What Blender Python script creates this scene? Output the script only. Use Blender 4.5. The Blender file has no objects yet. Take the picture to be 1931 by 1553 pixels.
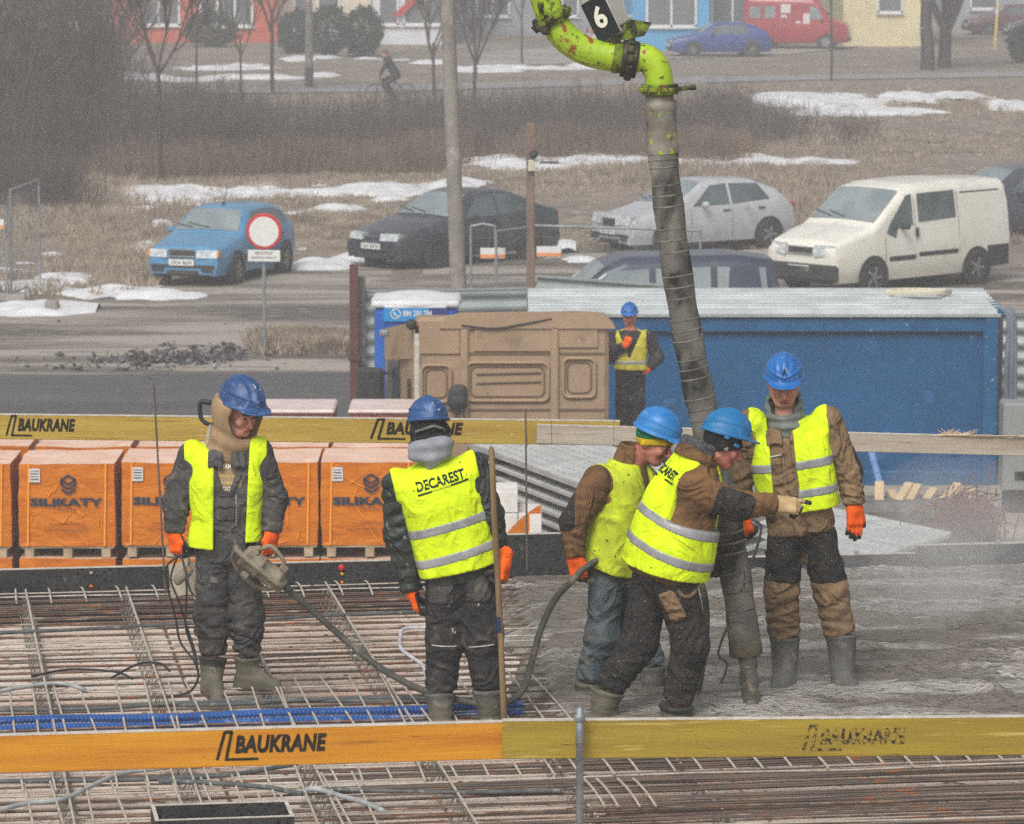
import bpy, bmesh, math, random
import numpy as np
from mathutils import Vector, Matrix
random.seed(7); np.random.seed(7)
R = math.radians
scene = bpy.context.scene
COL = scene.collection
# ------------------------------------------------------------------ camera
FPX, CX, CY = 8000.0, 965.5, 776.5          # photograph's focal length and centre in its own pixels (1931x1553)
CAMZ = 8.1
PITCH = math.atan(1041.5/FPX)
cd = bpy.data.cameras.new('camera'); cam = bpy.data.objects.new('camera', cd); COL.objects.link(cam)
cam.location = (0, 0, CAMZ); cam.rotation_euler = (math.pi/2-PITCH, 0, 0)
cd.sensor_width = 36; cd.lens = 36*FPX/1931; cd.clip_end = 3000; cd.clip_start = .5
cd.dof.use_dof = True; cd.dof.focus_distance = 23.2; cd.dof.aperture_fstop = 9.5
scene.camera = cam
# ------------------------------------------------------------------ light: overcast winter day
SUN_EL, SUN_AZ = R(48), R(200)               # azimuth from +Y clockwise
w = bpy.data.worlds.new('World'); scene.world = w; w.use_nodes = True
nt = w.node_tree; bg = nt.nodes['Background']
sky = nt.nodes.new('ShaderNodeTexSky'); sky.sky_type = 'NISHITA'; sky.sun_disc = False
sky.sun_elevation = SUN_EL; sky.sun_rotation = SUN_AZ; sky.air_density = 1.0; sky.dust_density = 6.0; sky.ozone_density = 1.0
hs = nt.nodes.new('ShaderNodeHueSaturation'); hs.inputs['Saturation'].default_value = .22
nt.links.new(sky.outputs[0], hs.inputs['Color']); nt.links.new(hs.outputs[0], bg.inputs['Color'])
bg.inputs['Strength'].default_value = .11
sd = bpy.data.lights.new('sun', 'SUN'); sd.energy = 1.5; sd.angle = R(22); sd.color = (1, .97, .93)
sun = bpy.data.objects.new('sun', sd); COL.objects.link(sun)
sun.rotation_euler = (math.pi/2-SUN_EL, 0, -SUN_AZ+math.pi)
vs = scene.view_settings; vs.view_transform = 'Standard'; vs.look = 'None'; vs.gamma = 1; vs.use_curve_mapping = False
vs.exposure = .12
cy = scene.cycles; cy.use_denoising = False; cy.use_adaptive_sampling = False; cy.max_bounces = 6; cy.diffuse_bounces = 3; cy.glossy_bounces = 3
cy.transmission_bounces = 4; cy.transparent_max_bounces = 8; cy.volume_bounces = 1; cy.sample_clamp_indirect = 6

# ------------------------------------------------------------------ pixel -> place
_F = np.array((0, math.cos(PITCH), -math.sin(PITCH))); _U = np.array((0, math.sin(PITCH), math.cos(PITCH))); _X = np.array((1., 0, 0))
def ray(px, py): return _F + _X*(px-CX)/FPX + _U*(CY-py)/FPX
def at(px, py, D):            # the place seen at that pixel, D metres in front of the camera
    r = ray(px, py); t = D/r[1]; return np.array((0, 0, CAMZ)) + r*t
def on(px, py, z=0.0):        # the place seen at that pixel on the level z
    r = ray(px, py); t = (z-CAMZ)/r[2]; return np.array((0, 0, CAMZ)) + r*t
def V(*a): return np.array(a, float)
def nrm(v): v = np.asarray(v, float); return v/max(np.linalg.norm(v), 1e-9)

# ------------------------------------------------------------------ objects
def tag(o, label=None, cat=None, group=None, kind=None):
    if label: o['label'] = label
    if cat: o['category'] = cat
    if group: o['group'] = group
    if kind: o['kind'] = kind
    return o
def thing(name, label, cat, loc=(0, 0, 0), group=None, rz=0):
    o = bpy.data.objects.new(name, None); COL.objects.link(o); o.location = tuple(loc); o.rotation_euler = (0, 0, rz)
    o.empty_display_size = .2
    return tag(o, label, cat, group)
def link(name, me, parent=None):
    o = bpy.data.objects.new(name, me); COL.objects.link(o)
    if parent is not None:
        o.parent = parent
    return o
def wmat(o):                   # world matrix without waiting for a depsgraph update (our parents only move and turn)
    m = o.matrix_basis.copy() if False else Matrix.LocRotScale(o.location, o.rotation_euler, o.scale)
    return m if o.parent is None else wmat(o.parent) @ m
def copy_tree(o, parent=None):
    c = o.copy(); COL.objects.link(c); c.parent = parent
    for ch in list(o.children): copy_tree(ch, c)
    return c
class MB:
    def __init__(s): s.v = []; s.f = []; s.m = []; s.sm = []
    def add(s, vs, fs, m=0, sm=False):
        b = len(s.v); s.v += [tuple(map(float, q)) for q in vs]
        for f in fs: s.f.append([b+i for i in f]); s.m.append(m); s.sm.append(sm)
        return s
    def box(s, c, d, ax=None, m=0, bev=0):
        c = V(*c); hx, hy, hz = d[0]/2, d[1]/2, d[2]/2
        A = np.eye(3) if ax is None else np.array(ax, float)
        def q(x, y, z): return c + A[0]*x + A[1]*y + A[2]*z
        if not bev:
            vs = [q(x, y, z) for z in (-hz, hz) for y in (-hy, hy) for x in (-hx, hx)]
            fs = [(0, 2, 3, 1), (4, 5, 7, 6), (0, 1, 5, 4), (2, 6, 7, 3), (0, 4, 6, 2), (1, 3, 7, 5)]
            return s.add(vs, fs, m)
        b = min(bev, hx*.9, hy*.9, hz*.9)
        vs = []; idx = {}
        for sx in (-1, 1):
            for sy in (-1, 1):
                for sz in (-1, 1):
                    for k in range(3):
                        p = [sx*(hx-b), sy*(hy-b), sz*(hz-b)]; p[k] = (sx*hx, sy*hy, sz*hz)[k]
                        idx[(sx, sy, sz, k)] = len(vs); vs.append(q(*p))
        I = lambda a, b_, c_, k: idx[(a, b_, c_, k)]
        fs = []
        for g in (-1, 1):
            fs.append([I(g, -1, -1, 0), I(g, 1, -1, 0), I(g, 1, 1, 0), I(g, -1, 1, 0)])
            fs.append([I(-1, g, -1, 1), I(1, g, -1, 1), I(1, g, 1, 1), I(-1, g, 1, 1)])
            fs.append([I(-1, -1, g, 2), I(1, -1, g, 2), I(1, 1, g, 2), I(-1, 1, g, 2)])
        for a in (-1, 1):
            for e in (-1, 1):
                fs.append([I(a, e, -1, 0), I(a, e, 1, 0), I(a, e, 1, 1), I(a, e, -1, 1)])
                fs.append([I(a, -1, e, 0), I(a, 1, e, 0), I(a, 1, e, 2), I(a, -1, e, 2)])
                fs.append([I(-1, a, e, 1), I(1, a, e, 1), I(1, a, e, 2), I(-1, a, e, 2)])
                for g in (-1, 1): fs.append([I(a, e, g, 0), I(a, e, g, 1), I(a, e, g, 2)])
        return s.add(vs, fs, m)
    def beam(s, a, b, wd, ht, up=(0, 0, 1), m=0, bev=0):
        a = V(*a); b = V(*b); L = np.linalg.norm(b-a); d = (b-a)/L
        u = V(*up); x = nrm(np.cross(d, u)); u = np.cross(x, d)
        return s.box((a+b)/2, (wd, L, ht), (x, d, u), m, bev)
    def tube(s, pts, r, n=8, m=0, caps=True, sm=True):
        pts = [V(*p) for p in pts]; k = len(pts)
        rs = [r]*k if np.isscalar(r) else list(r)
        t0 = nrm(pts[1]-pts[0]); u = nrm(np.cross(t0, V(0, 0, 1) if abs(t0[2]) < .9 else V(1, 0, 0)))
        vs = []
        for i, p in enumerate(pts):
            t = nrm(pts[min(i+1, k-1)]-pts[max(i-1, 0)])
            u = nrm(u - t*np.dot(u, t)); v_ = np.cross(t, u)
            for j in range(n):
                a = 2*math.pi*j/n; vs.append(p + rs[i]*(u*math.cos(a)+v_*math.sin(a)))
        fs = []
        for i in range(k-1):
            for j in range(n):
                j2 = (j+1) % n; fs.append((i*n+j, i*n+j2, (i+1)*n+j2, (i+1)*n+j))
        s.add(vs, fs, m, sm)
        if caps: s.add([vs[j] for j in range(n)], [tuple(range(n))[::-1]], m); s.add(vs[-n:], [tuple(range(n))], m)
        return s
    def lathe(s, prof, o, ax=(0, 0, 1), n=16, m=0, sm=True, cap=True):
        o = V(*o); ax = nrm(ax); u = nrm(np.cross(ax, V(1, 0, 0) if abs(ax[0]) < .9 else V(0, 1, 0))); v_ = np.cross(ax, u)
        vs = []
        for r, h in prof:
            for j in range(n):
                a = 2*math.pi*j/n; vs.append(o + ax*h + r*(u*math.cos(a)+v_*math.sin(a)))
        fs = []
        for i in range(len(prof)-1):
            for j in range(n):
                j2 = (j+1) % n; fs.append((i*n+j, i*n+j2, (i+1)*n+j2, (i+1)*n+j))
        s.add(vs, fs, m, sm)
        if cap: s.add(vs[:n], [tuple(range(n))[::-1]], m); s.add(vs[-n:], [tuple(range(n))], m)
        return s
    def prism(s, poly, o, ax, ay, az, depth, m=0):      # polygon (x, y) in plane ax, ay at o, thickness along az
        o, ax, ay, az = V(*o), V(*ax), V(*ay), V(*az); n = len(poly)
        a = [o+ax*p[0]+ay*p[1] for p in poly]; b = [q+az*depth for q in a]
        fs = [tuple(range(n))[::-1], tuple(range(n, 2*n))]+[(i, (i+1) % n, n+(i+1) % n, n+i) for i in range(n)]
        return s.add(a+b, fs, m)
    def sheet(s, g, m=0, sm=True):                     # grid of points [i][j]
        ni, nj = len(g), len(g[0])
        return s.add([p for row in g for p in row], [(i*nj+j, (i+1)*nj+j, (i+1)*nj+j+1, i*nj+j+1) for i in range(ni-1) for j in range(nj-1)], m, sm)
    def mesh(s, name, mats, o=(0, 0, 0), recalc=True):
        me = bpy.data.meshes.new(name)
        vs = np.array(s.v, float).reshape(-1, 3)-np.array(o, float)
        me.from_pydata([tuple(q) for q in vs], [], s.f)
        for mt in (mats if isinstance(mats, (list, tuple)) else [mats]): me.materials.append(mt)
        me.polygons.foreach_set('material_index', s.m); me.polygons.foreach_set('use_smooth', s.sm)
        if recalc:
            bm = bmesh.new(); bm.from_mesh(me); bmesh.ops.recalc_face_normals(bm, faces=bm.faces); bm.to_mesh(me); bm.free()
        me.update(); return me
    def build(s, name, mats, parent=None, label=None, cat=None, group=None, kind=None, local=False, o=None):
        # points are in world space; a child is stored in its parent's space
        if parent is not None and not local:
            mi = np.array(wmat(parent).inverted()); q = np.array(s.v, float).reshape(-1, 3)
            s.v = [tuple(r) for r in (q @ mi[:3, :3].T + mi[:3, 3])]
        off = (0, 0, 0)
        if o is not None: off = o
        ob = link(name, s.mesh(name, mats, off), parent)
        if o is not None: ob.location = tuple(o)
        return tag(ob, label, cat, group, kind)

def nmesh(name, v, f, mats, parent=None, smooth=True, mi=None):
    me = bpy.data.meshes.new(name); v = np.asarray(v, float)
    if parent is not None:
        inv = np.array(wmat(parent).inverted()); v = v @ inv[:3, :3].T + inv[:3, 3]
    f = np.asarray(f, np.int32); k = f.shape[1]
    me.vertices.add(len(v)); me.vertices.foreach_set('co', v.astype(np.float32).ravel())
    me.loops.add(f.size); me.loops.foreach_set('vertex_index', f.ravel())
    me.polygons.add(len(f)); me.polygons.foreach_set('loop_start', np.arange(0, f.size, k, dtype=np.int32))
    me.polygons.foreach_set('loop_total', np.full(len(f), k, np.int32))
    for mt in (mats if isinstance(mats, (list, tuple)) else [mats]): me.materials.append(mt)
    if mi is not None: me.polygons.foreach_set('material_index', np.asarray(mi, np.int32))
    me.polygons.foreach_set('use_smooth', np.full(len(f), bool(smooth)))
    me.update(calc_edges=True); me.validate()
    return link(name, me, parent)

# ------------------------------------------------------------------ materials
MATS = {}
def srgb(r, g, b):
    f = lambda c: ((c/255+.055)/1.055)**2.4 if c > 10 else c/255/12.92
    return (f(r), f(g), f(b), 1)
def pm(name, c1, c2=None, scale=6., amt=(.35, .65), rough=.75, rough2=None, metal=0., bump=0., bscale=80., bdist=.01, spots=None, spec=.3,
       stretch=None, detail=5., coord='Object', trans=None, bright=None, spots2=None, coat=0, fold=0.):
    if name in MATS: return MATS[name]
    m = bpy.data.materials.new(name); m.use_nodes = True; t = m.node_tree; N = t.nodes; L = t.links
    b = N['Principled BSDF']; b.inputs['Roughness'].default_value = rough; b.inputs['Metallic'].default_value = metal
    b.inputs['Specular IOR Level'].default_value = spec
    if coat: b.inputs['Coat Weight'].default_value = coat; b.inputs['Coat Roughness'].default_value = .08
    c1 = tuple(c1)+((1,) if len(c1) == 3 else ()); b.inputs['Base Color'].default_value = c1
    tc = N.new('ShaderNodeTexCoord'); src = tc.outputs[coord]
    if stretch:
        mp = N.new('ShaderNodeMapping'); mp.inputs['Scale'].default_value = stretch; L.new(src, mp.inputs[0]); src = mp.outputs[0]
    def noise(sc, det=detail, dis=0.):
        n = N.new('ShaderNodeTexNoise'); n.inputs['Scale'].default_value = sc; n.inputs['Detail'].default_value = det; n.inputs['Distortion'].default_value = dis
        L.new(src, n.inputs['Vector']); return n
    def ramp(o, lo, hi):
        r_ = N.new('ShaderNodeMapRange'); r_.inputs[1].default_value = lo; r_.inputs[2].default_value = hi; L.new(o, r_.inputs[0]); return r_.outputs[0]
    col = None
    def mix(fac, a, bcol):
        x = N.new('ShaderNodeMix'); x.data_type = 'RGBA'; L.new(fac, x.inputs[0])
        if a is None: x.inputs[6].default_value = c1
        else: L.new(a, x.inputs[6])
        x.inputs[7].default_value = tuple(bcol)+((1,) if len(bcol) == 3 else ()); return x.outputs[2]
    if c2 is not None:
        n = noise(scale, detail, .3); f = ramp(n.outputs[0], *amt); col = mix(f, None, c2)
        if rough2 is not None:
            rr = N.new('ShaderNodeMapRange'); rr.inputs[3].default_value = rough; rr.inputs[4].default_value = rough2; L.new(f, rr.inputs[0]); L.new(rr.outputs[0], b.inputs['Roughness'])
    for sp in (spots, spots2):
        if sp:
            sc, lo, hi, c = sp; n = noise(sc, 4, .4); col = mix(ramp(n.outputs[0], lo, hi), col, c)
    if col is not None: L.new(col, b.inputs['Base Color'])
    if bump:
        n = noise(bscale, 6); bp = N.new('ShaderNodeBump'); bp.inputs['Strength'].default_value = bump; bp.inputs['Distance'].default_value = bdist
        L.new(n.outputs[0], bp.inputs['Height']); L.new(bp.outputs[0], b.inputs['Normal'])
        if fold:
            n2 = noise(4.6, 1.5, 1.6); ab = N.new('ShaderNodeMath'); ab.operation = 'PINGPONG'; ab.inputs[1].default_value = .17; L.new(n2.outputs[0], ab.inputs[0])
            b2 = N.new('ShaderNodeBump'); b2.inputs['Strength'].default_value = .8; b2.inputs['Distance'].default_value = fold; L.new(ab.outputs[0], b2.inputs['Height']); L.new(b2.outputs[0], bp.inputs['Normal'])
    if trans is not None:
        b.inputs['Transmission Weight'].default_value = trans; b.inputs['IOR'].default_value = 1.3
    MATS[name] = m; return m

# ------------------------------------------------------------------ implicit surfaces (numpy)
_rs = np.random.RandomState(3)
def nz(P, sc, seed=0, k=7):
    rs = np.random.RandomState(seed); o = np.zeros(len(P))
    for i in range(k):
        d = rs.normal(size=3); d *= sc*(.6+.9*rs.rand())/np.linalg.norm(d)
        o += np.sin(P @ d + rs.rand()*6.28)
    return o/k*1.6
def smin(a, b, k):
    h = np.clip(.5+.5*(b-a)/k, 0, 1); return b*(1-h)+a*h-k*h*(1-h)
def smax(a, b, k): return -smin(-a, -b, k)
def rcone(P, a, b, r1, r2):
    a = V(*a); b = V(*b); ba = b-a; q = P-a; t = np.clip(q @ ba/np.dot(ba, ba), 0, 1)
    return np.linalg.norm(q-t[:, None]*ba, axis=1)-(r1+(r2-r1)*t)
def ell(P, c, rad, A=None):
    q = P-V(*c)
    if A is not None: q = q @ np.array(A).T
    rad = V(*rad); k = np.linalg.norm(q/rad, axis=1); k2 = np.linalg.norm(q/rad**2, axis=1)
    return np.where(k2 > 1e-6, k*(k-1)/np.maximum(k2, 1e-6), -rad.min())
def rbox(P, c, h, r, A=None):
    q = P-V(*c)
    if A is not None: q = q @ np.array(A).T
    q = np.abs(q)-(V(*h)-r); return np.linalg.norm(np.maximum(q, 0), axis=1)+np.minimum(q.max(1), 0)-r
def net(f, lo, hi, h):
    lo = V(*lo); hi = V(*hi); n = np.ceil((hi-lo)/h).astype(int)+1
    c = 5; nc = np.ceil(n/c).astype(int)+1
    gx = [lo[i]+np.arange(nc[i])*h*c+h*c/2-h/2 for i in range(3)]
    G = np.stack(np.meshgrid(*gx, indexing='ij'), -1).reshape(-1, 3)
    dc = f(G).reshape(nc); near = np.abs(dc) < h*c*1.05+.010
    up = lambda a: a.repeat(c, 0).repeat(c, 1).repeat(c, 2)[:n[0], :n[1], :n[2]]
    val = up(np.where(dc < 0, -1., 1.)); mk = up(near)
    I = np.nonzero(mk); P = np.stack(I, 1)*h+lo
    out = np.empty(len(P))
    for s in range(0, len(P), 400000): out[s:s+400000] = f(P[s:s+400000])
    val[I] = out
    sg = val < 0
    S = [(a, b, d) for a in (0, 1) for b in (0, 1) for d in (0, 1)]
    sl = lambda A, o: A[o[0]:o[0]+n[0]-1, o[1]:o[1]+n[1]-1, o[2]:o[2]+n[2]-1]
    cnt = sum(sl(sg, o).astype(np.uint8) for o in S)
    C = np.stack(np.nonzero((cnt > 0) & (cnt < 8)), 1)
    acc = np.zeros((len(C), 3)); k = np.zeros(len(C))
    for ax in range(3):
        oth = [i for i in range(3) if i != ax]
        for a in (0, 1):
            for b in (0, 1):
                o0 = np.zeros(3, int); o0[oth[0]] = a; o0[oth[1]] = b; o1 = o0.copy(); o1[ax] = 1
                v0 = val[tuple((C+o0).T)]; v1 = val[tuple((C+o1).T)]
                cr = (v0 < 0) != (v1 < 0); t = np.where(cr, v0/np.where(cr, v0-v1, 1), 0)
                p = o0+np.zeros((len(C), 3)); p[:, ax] += t
                acc += p*cr[:, None]; k += cr
    vid = np.full(n-1, -1, np.int64); vid[tuple(C.T)] = np.arange(len(C))
    Vt = lo+(C+acc/k[:, None])*h
    Q = []
    for ax in range(3):
        o = [i for i in range(3) if i != ax]
        a = sg; sh = [slice(None)]*3; s1 = list(sh); s2 = list(sh); s1[ax] = slice(0, -1); s2[ax] = slice(1, None)
        d = a[tuple(s1)] != a[tuple(s2)]; E = np.stack(np.nonzero(d), 1)
        ok = (E[:, o[0]] > 0) & (E[:, o[1]] > 0) & (E[:, o[0]] < n[o[0]]-1) & (E[:, o[1]] < n[o[1]]-1); E = E[ok]
        if not len(E): continue
        e0 = np.zeros(3, int); e0[o[0]] = 1; e1 = np.zeros(3, int); e1[o[1]] = 1
        q = np.stack([vid[tuple((E-e0-e1).T)], vid[tuple((E-e1).T)], vid[tuple(E.T)], vid[tuple((E-e0).T)]], 1)
        ins = sg[tuple(E.T)]; flip = ins if ax != 1 else ~ins
        q = np.where(flip[:, None], q, q[:, ::-1]); Q.append(q)
    Q = np.concatenate(Q); Q = Q[(Q >= 0).all(1)]
    return Vt, Q
def relax(v, q, it=1, lam=.5):
    e = np.concatenate([q[:, [0, 1]], q[:, [1, 2]], q[:, [2, 3]], q[:, [3, 0]]]); e = np.concatenate([e, e[:, ::-1]])
    deg = np.maximum(np.bincount(e[:, 0], minlength=len(v)), 1)
    for _ in range(it):
        s = np.stack([np.bincount(e[:, 0], weights=v[e[:, 1], i], minlength=len(v)) for i in range(3)], 1)/deg[:, None]
        v = v+lam*(s-v)
    return v
def solid(name, f, lo, hi, h, mat, parent, it=1, mi=None):
    v, q = net(f, lo, hi, h); v = relax(v, q, it)
    mi_ = None if mi is None else mi(v[q].mean(1))
    return nmesh(name, v, q, mat, parent, True, mi_)

# ------------------------------------------------------------------ lettering
def text2d(s, bold=0., shear=0., space=1.):
    cu = bpy.data.curves.new('t', 'FONT'); cu.body = s; cu.size = 1; cu.offset = bold; cu.shear = shear; cu.space_character = space
    cu.resolution_u = 3; cu.fill_mode = 'FRONT'
    o = bpy.data.objects.new('t', cu); COL.objects.link(o)
    dg = bpy.context.evaluated_depsgraph_get(); dg.update()
    me = bpy.data.meshes.new_from_object(o.evaluated_get(dg))
    v = np.array([q.co[:] for q in me.vertices])[:, :2]; f = [list(p.vertices) for p in me.polygons]
    bpy.data.objects.remove(o); bpy.data.curves.remove(cu); bpy.data.meshes.remove(me)
    return v, f
def fit(vf, x0, x1, y0, y1):
    v, f = vf; lo = v.min(0); hi = v.max(0)
    return (v-lo)/(hi-lo)*V(x1-x0, y1-y0)+V(x0, y0), f
def join2(*a):
    vs = []; fs = []
    for v, f in a:
        b = sum(map(len, vs)); vs.append(np.asarray(v, float)); fs += [[i+b for i in q] for q in f]
    return np.concatenate(vs), fs
def poly2(*p): return np.array(p, float), [list(range(len(p)))]
def stroke2(a, b, w_, k=1):
    a = V(*a); b = V(*b); d = nrm(b-a); n_ = V(-d[1], d[0])*w_/2
    v = [q for i in range(k+1) for q in (a+(b-a)*i/k-n_, a+(b-a)*i/k+n_)]
    return np.array(v), [[2*i, 2*i+2, 2*i+3, 2*i+1] for i in range(k)]
def print_on(name, vf, mapf, mat, parent):
    v, f = vf; mb = MB(); mb.add([mapf(q[0], q[1]) for q in v], f); return mb.build(name, mat, parent)
# ------------------------------------------------------------------ ground, tracks, paths, snow
SOIL = pm('dry_grass_ground', srgb(144, 132, 120), srgb(112, 104, 96), .35, (.3, .7), rough=.95, bump=.8, bscale=6, bdist=.08, spots=(1.6, .55, .7, srgb(166, 152, 136)), spots2=(9, .6, .7, srgb(90, 82, 76)), detail=9)
DIRT = pm('muddy_gravel', srgb(160, 152, 142), srgb(94, 85, 76), .9, (.44, .58), rough=.85, rough2=.5, bump=.8, bscale=9, bdist=.05, spots=(3.2, .58, .72, srgb(90, 84, 78)), spots2=(14, .6, .7, srgb(168, 164, 158)), detail=9, stretch=(.16, .8, 1))
ASPH = pm('asphalt', srgb(92, 92, 94), srgb(78, 77, 78), .6, (.3, .7), rough=.85, bump=.4, bscale=60, bdist=.01, spots=(4, .6, .75, srgb(112, 108, 104)), stretch=(.3, 1, 1))
SAND = pm('site_sand', srgb(168, 160, 146), srgb(140, 132, 120), .8, (.35, .7), rough=.95, bump=.8, bscale=7, bdist=.05, spots=(5, .6, .7, srgb(120, 112, 102)), detail=8)
PAVE = pm('path_paving', srgb(150, 150, 152), srgb(132, 130, 130), .8, rough=.85)
GRAV = pm('gravel_drive', srgb(164, 158, 150), srgb(140, 134, 126), .4, rough=.9, bump=.5, bscale=20, bdist=.03)
SNOW = pm('old_snow', srgb(232, 233, 236), srgb(206, 206, 208), 1.5, rough=.6, bump=.6, bscale=12, bdist=.03, spots=(2.5, .6, .75, srgb(176, 168, 158)))
def gh(x, y): return .10*math.sin(x*.21+1)*math.sin(y*.17)+.06*math.sin(x*.53+y*.31)
gx = np.concatenate([[-900, -400, -150], np.arange(-60, 61, 2.0), [150, 400, 900]]); gy = np.concatenate([[-60, -20], np.arange(0, 240, 2.5), [280, 400, 700, 1200]])
X_, Y_ = np.meshgrid(gx, gy, indexing='ij'); Z_ = np.where((np.abs(X_) < 61) & (Y_ > 82) & (Y_ < 132), .10*np.sin(X_*.31+1)*np.sin(Y_*.27)+.06*np.sin(X_*.83+Y_*.41), 0)
idx = np.arange(X_.size).reshape(X_.shape)
go = nmesh('ground', np.stack([X_, Y_, Z_], -1).reshape(-1, 3), np.stack([idx[:-1, :-1], idx[1:, :-1], idx[1:, 1:], idx[:-1, 1:]], -1).reshape(-1, 4), SOIL)
tag(go, 'dry winter grassland and waste ground behind the site', 'ground', kind='structure')
def flat(name, px, z, mat, label, rag=.0):
    pts = []
    for i, (x, y) in enumerate(px):
        x2, y2 = px[(i+1) % len(px)]
        for k in range(8):
            t = k/8; p = on(x+(x2-x)*t, y+(y2-y)*t, 0); pts.append((p[0]+random.uniform(-1, 1)*rag, p[1]+random.uniform(-1, 1)*rag*2, z))
    mb = MB(); mb.add(pts, [tuple(range(len(pts)))])
    me = mb.mesh(name, mat); bm = bmesh.new(); bm.from_mesh(me); bmesh.ops.triangulate(bm, faces=bm.faces, ngon_method='EAR_CLIP'); bmesh.ops.recalc_face_normals(bm, faces=bm.faces)
    if sum(f.normal.z for f in bm.faces) < 0: bmesh.ops.reverse_faces(bm, faces=bm.faces)
    bm.to_mesh(me); bm.free(); return tag(link(name, me), label, None, kind='structure')
flat('dirt_track', [(-900, 620), (60, 592), (250, 552), (420, 528), (700, 492), (1000, 478), (1250, 478), (1470, 470), (2600, 462), (2900, 700), (640, 708), (200, 714), (-900, 722)], .016, DIRT, 'rutted muddy gravel track and parking strip', .12)
flat('asphalt_yard', [(-1200, 716), (-200, 712), (672, 706), (690, 820), (-1200, 832)], .026, ASPH, 'dark asphalt lane beyond the pallets', .03)
flat('site_yard', [(-1500, 834), (690, 822), (692, 760), (3000, 740), (5200, 2400), (-3600, 2400)], .034, SAND, 'sandy yard of the building site', .05)
flat('footpath', [(-700, 186), (200, 180), (700, 174), (1500, 152), (2500, 136), (2500, 128), (1500, 142), (700, 162), (200, 168), (-700, 174)], .03, PAVE, 'grey paved footpath with the cyclist')
flat('gravel_drive', [(900, 128), (1250, 112), (1500, 102), (1700, 78), (2600, 30), (2600, 4), (1700, 40), (1250, 76), (900, 100)], .03, GRAV, 'pale gravel drive where the far cars park', .1)
# snow
sv, sf = [], []; nb = 0; SNC = []
def snow(px, py, rx, ry, seed, hgt=.16):
    global nb
    c = on(px, py, 0); a = on(px+rx, py, 0)[0]-c[0]; b = (on(px, py-ry, 0)[1]-on(px, py+ry, 0)[1])/2
    st = .16 if a*b < 30 else .22; us = np.arange(-a*1.25, a*1.25, st); vs_ = np.arange(-b*1.25, b*1.25, st*1.2); U, W_ = np.meshgrid(us, vs_, indexing='ij')
    P = np.stack([U.ravel()+c[0], W_.ravel()+c[1], 0*U.ravel()], 1); r2 = (U.ravel()/a)**2+(W_.ravel()/b)**2
    h = (1-r2)*.7+.6*nz(P, 1.0, seed, 6)+.55*nz(P*V(.6, 1, 1), 2.6, seed+1, 7)+.4*nz(P, 7, seed+2, 7)-.32
    P[:, 2] = np.clip(h, -.4, .55)*hgt+.055; SNC.append((c, a, b))
    idx = np.arange(U.size).reshape(U.shape); Q = np.stack([idx[:-1, :-1], idx[1:, :-1], idx[1:, 1:], idx[:-1, 1:]], -1).reshape(-1, 4)
    Q = Q[(P[Q, 2] > 0).any(1)]
    if len(Q): sv.append(P); sf.append(Q+nb); nb += len(P)
SN = [(330, 372, 110, 15), (480, 368, 80, 12), (620, 362, 90, 12), (730, 358, 120, 10), (860, 348, 60, 8), (640, 395, 50, 9), (740, 372, 60, 8), (560, 400, 40, 6), (270, 395, 40, 8), (300, 425, 30, 6),
      (960, 306, 70, 12), (1110, 300, 90, 16), (1190, 302, 70, 13), (1340, 310, 80, 9), (1440, 306, 70, 9), (1560, 308, 80, 6), (1010, 318, 80, 5),
      (1500, 188, 70, 12), (1610, 190, 60, 14), (1640, 212, 130, 6), (1720, 186, 50, 8), (1800, 182, 60, 6), (1910, 200, 50, 10), (1560, 205, 60, 5),
      (60, 582, 110, 16), (200, 556, 100, 14), (40, 512, 70, 10), (60, 545, 80, 8), (230, 518, 60, 7), (300, 560, 80, 7), (120, 530, 60, 8), (270, 468, 24, 14), (250, 545, 70, 8), (90, 488, 40, 6),
      (605, 500, 75, 16), (660, 492, 40, 8), (570, 474, 20, 4), (1070, 466, 22, 5), (1100, 492, 40, 5), (1240, 492, 60, 5),
      (420, 128, 90, 8), (380, 150, 80, 5), (480, 146, 90, 5), (160, 152, 90, 7), (250, 146, 70, 5), (100, 128, 60, 6), (560, 112, 30, 5), (610, 142, 30, 5), (700, 112, 60, 4), (1000, 128, 130, 4), (920, 134, 60, 3), (1140, 124, 60, 3), (690, 60, 14, 4), (620, 108, 30, 4), (820, 118, 40, 4)]
for i, a in enumerate(SN): snow(a[0], a[1], a[2], a[3]*(.7 if a[1] < 170 else 1), 100+7*i)
so = nmesh('snow', np.concatenate(sv), np.concatenate(sf), SNOW); tag(so, 'patches of old melting snow lying in the dry grass', 'snow', kind='stuff')
# rubble heap and ruts
RUB = pm('dark_rubble', srgb(96, 94, 94), srgb(66, 66, 68), 3, rough=.8, spots=(6, .58, .66, srgb(170, 170, 172)))
mb = MB()
for i in range(700):
    px = random.gauss(330, 85) if i < 560 else random.gauss(430, 18); py = 676+random.gauss(0, 9)-(px-330)*.06
    if i > 650: px, py = random.uniform(60, 640), random.uniform(590, 705)
    p = on(px, py, 0); r = random.uniform(.02, .06)*(.6 if i > 650 else 1); q = [p+V(random.gauss(0, r), random.gauss(0, r), abs(random.gauss(0, r*.9))) for _ in range(5)]
    mb.add(q, [(0, 1, 2), (0, 2, 3), (0, 3, 4), (1, 2, 3), (1, 3, 4), (2, 3, 4)])
mb.build('rubble', RUB, None, 'strip of dark broken rubble along the edge of the track', 'rubble', kind='stuff')
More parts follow.
